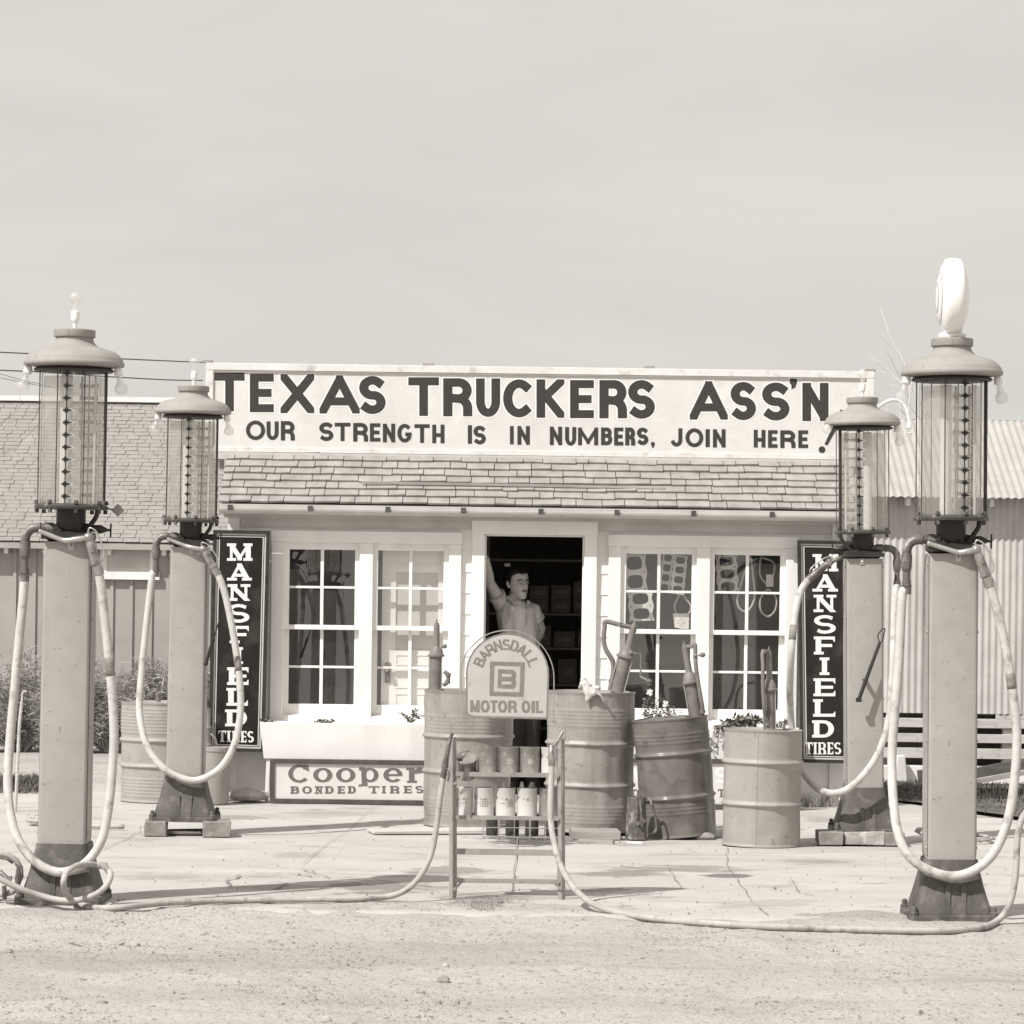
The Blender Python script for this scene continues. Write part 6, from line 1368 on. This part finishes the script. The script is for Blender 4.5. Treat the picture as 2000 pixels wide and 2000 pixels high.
def gasket(x0, y0, w, h, holes, tilt, label, m):
    c, s_ = cos(tilt), sin(tilt); T = lambda u, v: (x0 + u*c - v*s_, y0 + u*s_ + v*c); n = holes; out = []; rim = []
    for i in range(n*2 + 1): rim.append((w*(.5 + (-.03 if i % 2 else .05)), h*i/(2*n)))
    out = [T(u, v) for u, v in rim] + [T(-u, v) for u, v in rim[::-1]]; hs = []
    for i in range(n): hs.append([T(p[0]*1.0, p[1]) for p in [(w*.34*math.copysign(abs(cos(2*pi*q_/20))**.6, cos(2*pi*q_/20)), h*(i + .5)/n + h/n*.36*math.copysign(abs(sin(2*pi*q_/20))**.7, sin(2*pi*q_/20))) for q_ in range(20)]])
    for i in range(n + 1):
        for u in (-.42, .42): hs.append([T(*p) for p in ell(u*w, min(max(h*i/n, h*.035), h*.965), w*.035, w*.035, 0, 6)])
    plate_with_holes('gasket', out, hs, GY, .003, m, label, 'gasket', gg)
gasket(1238, 1082, 44, 72, 2, -.05, 'dull gasket hanging in the top left pane of the third window', M['gasket'])
gasket(1250, 1155, 46, 58, 2, -.06, 'curled dull gasket below another in the third window', M['gasket'])
gasket(1306, 1080, 22, 78, 4, .12, 'narrow bright gasket in the top right pane of the third window', M['tin'])
gasket(1330, 1085, 26, 76, 4, .1, 'narrow dull gasket beside the bright one in the third window', M['gasket'])
gasket(1418, 1084, 40, 74, 3, -.06, 'bright pale gasket in the top left pane of the rightmost window', M['tin'])
def belt(pts, label, m=None): mb = MB(); mb.tube(spline([P(x, y, GY + .03) for x, y in pts + pts[:1]], 5), .008, 8); tag(mb.build('fan_belt', m or M['belt'], smooth=0), label, 'fan belt', 'belts hanging in the windows')
belt([(1466, 1085), (1470, 1120), (1474, 1165), (1462, 1192), (1446, 1190), (1440, 1170), (1450, 1130)], 'fan belt hanging across the middle bar of the rightmost window')
belt([(1486, 1088), (1484, 1120), (1495, 1138), (1508, 1130), (1512, 1100)], 'short looped belt high in the top right pane of the rightmost window')
belt([(1500, 1150), (1486, 1168), (1486, 1192), (1500, 1204), (1514, 1192), (1516, 1168)], 'round belt low in the top right half of the rightmost window')
belt([(1330, 1158), (1318, 1180), (1322, 1198), (1340, 1202), (1350, 1185)], 'belt hanging behind the white card in the third window')
mb = MB(); a, b_ = P(1497, 1122, GY), P(1511, 1146, GY); mb.box(a.x, b_.x, GY + .02, GY + .022, b_.z, a.z); tag(mb.build('price_card', M['paper'], flat=True), 'small pale card in the top right pane of the rightmost window', 'card')
mb = MB(); V = [P(x, y, GY) for x, y in ((1314, 1198), (1346, 1198), (1345, 1229), (1330, 1228), (1317, 1225))]; mb.prism([(v.x, v.z) for v in V][::-1], GY - .012, GY - .010)
V2 = [P(x, y, GY) for x, y in ((1326, 1206), (1333, 1206), (1333, 1211), (1338, 1211), (1338, 1217), (1333, 1217), (1333, 1222), (1326, 1222), (1326, 1217), (1321, 1217), (1321, 1211), (1326, 1211))]; mb.prism([(v.x, v.z) for v in V2][::-1], GY - .0150, GY - .0125, 1)
tag(mb.build('first_aid_card', [M['paper'], M['coop_face']], flat=True), 'white card with a grey cross in the third window', 'card')
def chair(px, label):
    Y = 25.6; b = P(px, 1390, Y); q = empty('wooden_chair', (b.x, Y, GB + .03), label, 'chair'); z = .45; m = MB(); m.box(-.2, .2, -.2, .2, z, z + .03); m.build('seat', M['wood_dark'], q, local=True)
    for sx in (-.18, .18):
        for sy in (-.18, .18): m = MB(); m.bar((sx, sy, 0), (sx, sy, z - .001), .035, .035); m.build('leg', M['wood_dark'], q, local=True)
    m = MB(); m.bar((-.18, .18, z + .031), (-.18, .2, .95), .03, .03); m.bar((.18, .18, z + .031), (.18, .2, .95), .03, .03)
    for zz in (.6, .75, .9): m.box(-.164, .164, .185, .2, zz, zz + .05)
    m.build('backrest', M['wood_dark'], q, local=True)
chair(1432, 'dark wooden chair inside behind the rightmost window')
mb = MB(); p = P(668, 1300, 25.0); mb.lathe([(.15, 0), (.155, .02), (.15, .5), (.14, .55), (.12, .57)], (p.x - .02, 25.0, GB + .3), 20); mb.box(p.x - .3, p.x + .3, 24.8, 25.3, GB + .03, GB + .29); tag(mb.build('stove', M['inside']), 'dim round topped drum inside the first window', 'stove')

# ---------------------------------------------------------------- the man in the doorway
def remeshed(mb, name, m, parent, vox, it=4, fac=.5):
    o = mb.build(name, m, parent, smooth=0); md = o.modifiers.new('r', 'REMESH'); md.mode = 'VOXEL'; md.voxel_size = vox; md.use_smooth_shade = True
    sm = o.modifiers.new('s', 'SMOOTH'); sm.iterations = it; sm.factor = fac
    bpy.context.view_layer.update(); me = bpy.data.meshes.new_from_object(o.evaluated_get(bpy.context.evaluated_depsgraph_get())); o.modifiers.clear(); o.data = me
    me.materials.clear(); me.materials.append(m); me.shade_smooth(); return o
def person():
    Y0 = FY + .43; u = Y0/FOC; floor = GB + .05; hp = P(1012, 1250, Y0); q = empty('person', (hp.x, Y0, floor), 'young man in a light work shirt leaning in the doorway with one arm raised', 'person')
    def W(px, py, d=0.0): v = P(px, py, Y0); return Vector((v.x, Y0 + d, v.z))
    def ell_ring(c, rx, ry, n=20, yaw=0): return [Vector((c.x + rx*cos(2*pi*k/n)*cos(yaw) - ry*sin(2*pi*k/n)*sin(yaw), c.y + rx*cos(2*pi*k/n)*sin(yaw) + ry*sin(2*pi*k/n)*cos(yaw), c.z)) for k in range(n)]
    yaw = radians(14)
    tors = [(1024, 1345, .155, .105), (1023, 1310, .155, .11), (1020, 1280, .142, .10), (1016, 1250, .144, .103), (1012, 1222, .152, .110), (1009, 1200, .152, .112), (1008, 1187, .138, .102), (1007, 1178, .104, .082), (1006, 1172, .062, .062)]
    hd = W(1011, 1141, -.03)
    sh_r, el_r, wr_r = W(981, 1182, .0), W(956, 1138, -.13), W(949, 1090, -.29)
    sh_l, el_l, wr_l = W(1040, 1193, .02), W(1056, 1229, .10), W(1042, 1262, .14)
    def torso(m, g):
        m.loft([ell_ring(W(x, y), rx + g, ry + g, 24, yaw) for x, y, rx, ry in tors])
    def legs(m, g):
        for sx, kx in ((-1, 1003), (1, 1038)):
            hipp = W(1022 + sx*20, 1345, .0); knee = Vector((W(kx, 1400).x, Y0 - .02, floor + .48)); ank = Vector((W(kx + sx*3, 1400).x, Y0 + .02, floor + .08))
            m.tube([hipp + Vector((0, 0, .04)), hipp, hipp.lerp(knee, .5), knee, knee.lerp(ank, .35), ank, ank - Vector((0, 0, .06))], [.08 + g, .088 + g, .074 + g, .058 + g, .056 + g, .042 + g*1.6, .042 + g*1.8], 16)
    b = MB(); torso(b, -.004); legs(b, -.003)
    b.tube([W(1006, 1184, .0), W(1006, 1172, -.012), W(1007, 1160, -.02)], [.062, .055, .052], 16)
    # arms
    for sh, el, wr, up in ((sh_r, el_r, wr_r, 1), (sh_l, el_l, wr_l, 0)):
        b.tube([sh + (W(1008, 1185) - sh)*.35, sh, sh.lerp(el, .5), el, el.lerp(wr, .3), el.lerp(wr, .75), wr], [.055, .056, .051, .043, .045, .034, .028], 14)
    # raised hand: palm against the frame, five fingers curling over its edge
    d = (wr_r - el_r).normalized(); side = Vector((0, -1, 0)); pn = d.cross(side).normalized()
    pc = wr_r + d*.05; b.obox(pc, d*.05, side*.038, pn*.014)
    for k, (L, off) in enumerate(((.07, -.03), (.085, -.011), (.08, .009), (.062, .028))):
        s0 = wr_r + d*.092 + side*(-off); b.tube([s0 - d*.03, s0, s0 + d*L*.45 - pn*.006, s0 + d*L*.8 - pn*.022, s0 + d*L - pn*.034], [.0095, .0095, .009, .008, .007], 10)
    t0 = wr_r + d*.03 + side*.034; b.tube([t0 - side*.015, t0 + side*.012 + d*.015, t0 + side*.024 + d*.045, t0 + side*.022 + d*.07], [.013, .0115, .010, .008], 10)
    d = (wr_l - el_l).normalized(); b.obox(wr_l + d*.05, d*.05, Vector((0, .014, 0)), Vector((0, 0, .036)))
    for k in range(4): s0 = wr_l + d*.095 + Vector((0, 0, .028 - .0185*k)); b.tube([s0 - d*.03, s0, s0 + d*.035 + Vector((0, .006, -.01)), s0 + d*.06 + Vector((0, .012, -.03))], [.0095, .0095, .0085, .007], 10)
    b.tube([wr_l + d*.02 + Vector((0, 0, .03)), wr_l + d*.04 + Vector((0, 0, .05)), wr_l + d*.07 + Vector((0, .0, .056))], [.013, .011, .008], 10)
    # head: local frame turned to his left (viewer's right)
    hy = radians(33); fx_, rx_ = Vector((sin(hy), -cos(hy), 0)), Vector((cos(hy), sin(hy), 0)); uz = Vector((0, 0, 1)); tl = radians(4)
    fx_, uz = (fx_*cos(tl) + uz*sin(tl)), (uz*cos(tl) - fx_*sin(tl)); HS = 1.10
    H = lambda r, f, z: hd + (rx_*r + fx_*f + uz*z)*HS
    lev = [(-.114, .074, .035, .016), (-.107, .086, .012, .027), (-.090, .091, -.02, .038), (-.068, .088, -.045, .049), (-.045, .085, -.070, .057), (-.02, .083, -.085, .065), (.004, .081, -.096, .068), (.024, .086, -.102, .071),
           (.05, .085, -.106, .074), (.078, .074, -.102, .071), (.100, .050, -.085, .058), (.115, .018, -.06, .038), (.120, -.01, -.04, .018)]
    def head_pt(an, fr, bk, w, z, g=0.0):
        c, s_ = cos(an), sin(an); p = .8 if z > -.02 else min(1.0, .8 - (z + .02)*4); r = math.copysign(abs(c)**p, c)*(w + g); f0 = (fr + bk)/2
        f = f0 + math.copysign(abs(s_)**.85, s_)*((fr - bk)/2 + g)
        if s_ > 0:
            for sx in (-1, 1):
                f -= .013*math.exp(-((r - sx*.031)/.016)**2 - ((z - .003)/.014)**2)          # eye sockets
                f += .006*math.exp(-((r - sx*.040)/.016)**2 - ((z + .026)/.016)**2)          # cheekbones
                f += .004*math.exp(-((r - sx*.028)/.02)**2 - ((z - .026)/.008)**2)           # brow ridge
            f += .006*math.exp(-(r/.016)**2 - ((z + .101)/.014)**2)                          # chin
            f -= .004*math.exp(-(r/.03)**2 - ((z + .078)/.008)**2)
            f += .006*math.exp(-(r/.022)**2 - ((z + .056)/.014)**2)                          # mouth
        return r, f
    n = 40; rings = []
    for i in range(len(lev) - 1):
        for j in range(3):
            t = j/3; L = [lev[i][q_]*(1 - t) + lev[i+1][q_]*t for q_ in range(4)]
            rings.append([H(*head_pt(2*pi*k/n, L[1], L[2], L[3], L[0]), L[0]) for k in range(n)])
    b.loft(rings)
    b.tube([H(0, .078, .022), H(0, .090, .006), H(0, .102, -.010), H(0, .110, -.020), H(0, .096, -.030)], [.007, .0085, .0105, .0125, .009], 12)
    for sx in (-1, 1):
        b.ball(H(sx*.0125, .092, -.0235), .0095*HS, .0095*HS, .008*HS, 10, 6)
        b.tube([H(sx*.066, -.004, .018), H(sx*.075, -.014, .022), H(sx*.079, -.022, .010), H(sx*.076, -.018, -.010), H(sx*.069, -.008, -.026)], [.006, .0085, .009, .008, .006], 10)
        b.tube([H(sx*.066, -.006, .008), H(sx*.073, -.012, .0), H(sx*.068, -.008, -.018)], [.009, .009, .007], 8)
    remeshed(b, 'body', M['skin'], q, .0048, 2, .4)
    # hair: close cropped at the sides, brushed back and full on top
    h = MB(); n = 36; rings = []
    for j in range(13):
        t = j/12; ring = []
        for k in range(n):
            an = 2*pi*k/n; s_ = sin(an); front = max(0, s_); 
            zb = .072 + .008*cos(an) + .005*sin(an*7) if s_ > .45 else (-.048 + (.120)*max(0, min(1, (s_ + .12)/.57)) if s_ > -.12 else -.048)
            z = zb + (.121 - zb)*t
            i0 = max(0, min(len(lev) - 2, next((i for i in range(len(lev) - 1) if lev[i][0] <= z <= lev[i+1][0]), len(lev) - 2))); tt = (z - lev[i0][0])/(lev[i0+1][0] - lev[i0][0]); L = [lev[i0][q_]*(1 - tt) + lev[i0+1][q_]*tt for q_ in range(4)]
            g = .004 + .010*t + .004*front*t + .002*sin(an*11 + j*1.3) + .0025*mnoise.noise((an*3, j*.7, 1)); g *= (1 if j else .4)
            r, f = head_pt(an, L[1], L[2], L[3], L[0], g); ring.append(H(r, f, z + (.010 + .006*front)*t*t))
        rings.append(ring)
    h.loft(rings); remeshed(h, 'hair', M['hair'], q, .0042, 1, .4)
    for sx in (-1, 1):
        e = MB(); c = H(sx*.031, .0655, .003); e.ball(c, .0135*HS, .0125*HS, .0118*HS, 16, 10); ee = e.build('eye', M['eyewhite'], q)
        e = MB(); e.lathe([(.0058, .0), (.005, .0022), (.002, .003), (.0005, .0031)], c + (fx_*.0122 + rx_*.0015)*HS, 12, axis=fx_); e.build('iris', M['eye'], ee)
        e = MB()
        for (zz, w0, th) in ((.0082, .0155, .0042), (-.0052, .013, .002)): e.tube(spline([H(sx*.031 - w0, .0715, .003 + (zz - .003)*.2), H(sx*.031 - w0*.4, .0795, zz - .001), H(sx*.031 + w0*.4, .0795, zz - .001), H(sx*.031 + w0, .0705, .003 + (zz - .003)*.2)], 4), th, 8)
        e.build('eyelid', M['skin'], ee, smooth=0)
        e = MB(); e.tube(spline([H(sx*.010, .0905, .0215), H(sx*.022, .0915, .026), H(sx*.036, .0875, .0275), H(sx*.052, .074, .019)], 4), [.0025]*4 + [.0042]*4 + [.0038]*4 + [.0018], 8); e.build('eyebrow', M['hair'], q, smooth=0)
    l = MB(); l.tube(spline([H(-.024, .0795, -.0545), H(-.010, .0915, -.0510), H(0, .0930, -.0522), H(.010, .0915, -.0510), H(.024, .0795, -.0545)], 3), [.0012] + [.003]*11 + [.0012], 8); l.tube(spline([H(-.020, .083, -.0575), H(0, .0935, -.0605), H(.020, .083, -.0575)], 4), [.0012] + [.0042]*7 + [.0012], 8); l.build('mouth', M['lips'], q, smooth=0)
    # shirt with rolled sleeves and collar
    t = MB(); torso(t, .014)
    for sh, el in ((sh_r, el_r), (sh_l, el_l)):
        t.tube([sh + (W(1008, 1190) - sh)*.5, sh + (W(1008, 1192) - sh)*.2, sh, sh.lerp(el, .3), sh.lerp(el, .48)], [.072, .072, .069, .064, .064], 16)
    for v in t.v: v += Vector((mnoise.noise(v*14), mnoise.noise(v*14 + Vector((9, 0, 0))), 0))*.006; w_ = Vector(((v.x*.8 + v.z*.55)*34, v.z*7, v.y*9)); v += Vector((.005, .022, 0))*mnoise.noise(w_)
    sh_o = remeshed(t, 'shirt', M['shirt'], q, .0065, 1, .4)
    for sh, el in ((sh_r, el_r), (sh_l, el_l)):
        d = (el - sh).normalized(); c = MB(); a = sh.lerp(el, .40); c.tube([a - d*.012, a - d*.010, a + d*.016, a + d*.018, a + d*.008], [.064, .070, .071, .066, .054], 20, caps=False); c.build('cuff', M['shirt'], sh_o, smooth=60)
    # open collar: two flaps folded down from a band round the neck
    for pl in ([(991, 1163, -.01), (999, 1167, -.075), (1012, 1178, -.125), (1006, 1184, -.135), (995, 1174, -.10), (986, 1169, -.03)], [(1027, 1169, -.035), (1030, 1171, -.06), (1029, 1180, -.105), (1027, 1190, -.130), (1034, 1184, -.115), (1036, 1175, -.06)]):
        v = [W(*p_) for p_ in pl]; c = MB(); c.add(v + [p_ + Vector((0, .014, 0)) for p_ in v], [tuple(range(6)), tuple(range(11, 5, -1))] + [(i, i + 6, (i + 1) % 6 + 6, (i + 1) % 6) for i in range(6)]); c.build('collar', M['shirt'], sh_o, smooth=30)
    t = MB(); legs(t, .012); t.loft([ell_ring(W(1022, y), .172, .118, 24, yaw) for y in (1352, 1330, 1308)]); remeshed(t, 'trousers', M['trousers'], q, .01, 3)
    for sx, kx in ((-1, 1003), (1, 1038)):
        f = MB(); a = Vector((W(kx + sx*3, 1400).x, Y0, floor)); f.loft([[a + Vector((.048*cos(k*pi/8)*s_, -.06 + .125*sin(k*pi/8)*s_, z)) for k in range(16)] for z, s_ in ((.002, 1), (.025, 1.02), (.05, .8), (.085, .5))]); f.build('shoe', M['rubber'], q)
person()

# ---------------------------------------------------------------- shrubs, bare tree, wires, lamp
def shrub(px, Y, w, h, n, label, seed):
    rd = random.Random(seed); b = P(px, 1400, Y); z = gz(Y) - .03; q = empty('shrub', (b.x, Y, z), label, 'shrub', 'feathery shrubs along the left building'); lf, st_ = MB(), MB()
    tips = []
    for i in range(26):
        a = rd.uniform(0, 2*pi); r_ = w*sqrt(rd.random()); t = Vector((b.x + r_*cos(a), Y + r_*.5*sin(a), z + h*rd.uniform(.35, .9)*(1 - .35*(r_/w)**2))); s0 = Vector((b.x + r_*.25*cos(a), Y + r_*.15*sin(a), z))
        st_.tube(spline([s0, s0.lerp(t, .5) + Vector((rd.uniform(-.05, .05), 0, .03)), t], 4), [.012]*4 + [.007]*5, 5, caps=False); tips += [s0.lerp(t, k) for k in (.3, .45, .6, .72, .84, .95, 1.0)]
    for i in range(n):
        p = rd.choice(tips) + Vector((rd.gauss(0, .06), rd.gauss(0, .05), rd.gauss(0, .05))); d = Vector((rd.gauss(0, .7), rd.gauss(0, .7), rd.uniform(.1, 1.3))).normalized(); L = rd.uniform(.06, .15); s_ = d.orthogonal().normalized() * rd.uniform(.002, .0045)
        bend = Vector((rd.uniform(-.03, .03), 0, -.02)); m_ = p + d*L*.55; e = p + d*L + bend; lf.add([p - s_*.5, p + s_*.5, m_ + s_, m_ - s_, e], [(0, 1, 2, 3), (3, 2, 4)])
    st_.build('stem', M['bark'], q, smooth=0); lf.build('foliage', M['leaf'], q, flat=True)
for i, (px, w, h, lab) in enumerate(((-40, .5, 1.12, 'feathery shrub cut by the left edge of the view'), (40, .42, 1.08, 'feathery shrub seen beside the left front pump hose'), (140, .42, 1.1, 'feathery shrub hidden behind the left front pump column'), (222, .45, 1.12, 'feathery shrub between the two left pumps'), (315, .42, 1.1, 'feathery shrub behind the ribbed drum on the left'), (400, .36, 1.05, 'feathery shrub beside the left tall sign'))):
    shrub(px, 30.3 + .25*(i % 2), w, h, 8500, lab, 30 + i)
def bare_tree(px, Y, h, label, seed, spread=1.0):
    rd = random.Random(seed); b = P(px, 1400, Y); q = empty('bare_tree', (b.x, Y, 0), label, 'tree', 'leafless trees behind the roofs'); t, c = MB(), MB()
    def grow(p, d, L, r_, lev):
        n = 4; pts = [p]
        for i in range(n): d = (d + Vector((rd.gauss(0, .13), rd.gauss(0, .13), rd.gauss(.02, .08)))).normalized(); pts.append(pts[-1] + d*L/n)
        (t if lev == 0 else c).tube(pts, [r_*(1 - .45*i/n) for i in range(n + 1)], 5 if lev > 1 else 8, caps=False)
        if lev < 4:
            for k in range(3 if lev else 5):
                s0 = pts[rd.randrange(2, n + 1)]; a = rd.uniform(0, 2*pi); o = d.orthogonal().normalized(); o = Matrix.Rotation(a, 3, d) @ o; grow(s0, (d + o*rd.uniform(.5, 1.0)*spread).normalized(), L*rd.uniform(.5, .72), max(.0035, r_*.5), lev + 1)
    grow(Vector((b.x, Y, -.1)), Vector((0, 0, 1)), h*.5, .05, 0)
    t.build('trunk', M['bark'], q, smooth=0); c.build('crown', M['bark'], q, smooth=0)
bare_tree(1775, 40, 4.7, 'haze-paled leafless tree behind the tin roof near the end of the roof sign', 3)
bare_tree(1715, 44, 5.4, 'faint leafless tree just right of the roof sign', 8)
def wire(name, pts, Y, label, r=.006):
    m = MB(); m.tube(spline([P(x, y, Y + k*1.5) for k, (x, y) in enumerate(pts)], 6), r, 6); tag(m.build(name, M['wire'], smooth=0), label, 'power line', 'overhead wires at the left')
wire('power_line', [(-2400, 640), (-900, 652), (0, 688), (200, 699), (330, 705), (398, 708)], 24.3, 'upper overhead wire running to the left end of the roof sign')
wire('power_line', [(-2400, 680), (-900, 690), (0, 723), (200, 735), (330, 742), (396, 743)], 24.3, 'lower overhead wire running to the left end of the roof sign')
wire('power_line', [(-1800, 560), (-400, 672), (20, 742), (60, 750), (130, 762)], 30.0, 'faint thin wire sloping down at the far left above the roof', .003)
wire('power_line', [(-1800, 300), (-400, 620), (20, 736), (70, 748), (150, 770)], 30.5, 'second faint wire crossing the thin one at the far left', .003)
def gooseneck():
    Y = SIGN_Y - .1; q = empty('gooseneck_lamp', P(1715, 795, Y), 'white gooseneck lamp arching from the right end of the roof sign', 'lamp'); m = MB()
    m.tube(spline([P(1700, 808, Y + .1), P(1716, 795, Y + .05), P(1732, 784, Y), P(1748, 781, Y), P(1762, 787, Y), P(1771, 802, Y), P(1776, 825, Y)], 6), .0125, 10); m.build('arm', M['porcelain'], q, smooth=0)
    m = MB(); a = P(1776, 825, Y); m.lathe([(.018, .0), (.022, -.01), (.022, -.045), (.016, -.05)][::-1], a, 12); so = m.build('lamp_socket', M['porcelain'], q); m = MB(); m.lathe(bulb_mesh(.075, .026), a - Vector((0, 0, .048)), 14, axis=(0, 0, -1), caps=False); m.build('bulb', M['bulb'], so, smooth=0)
gooseneck()
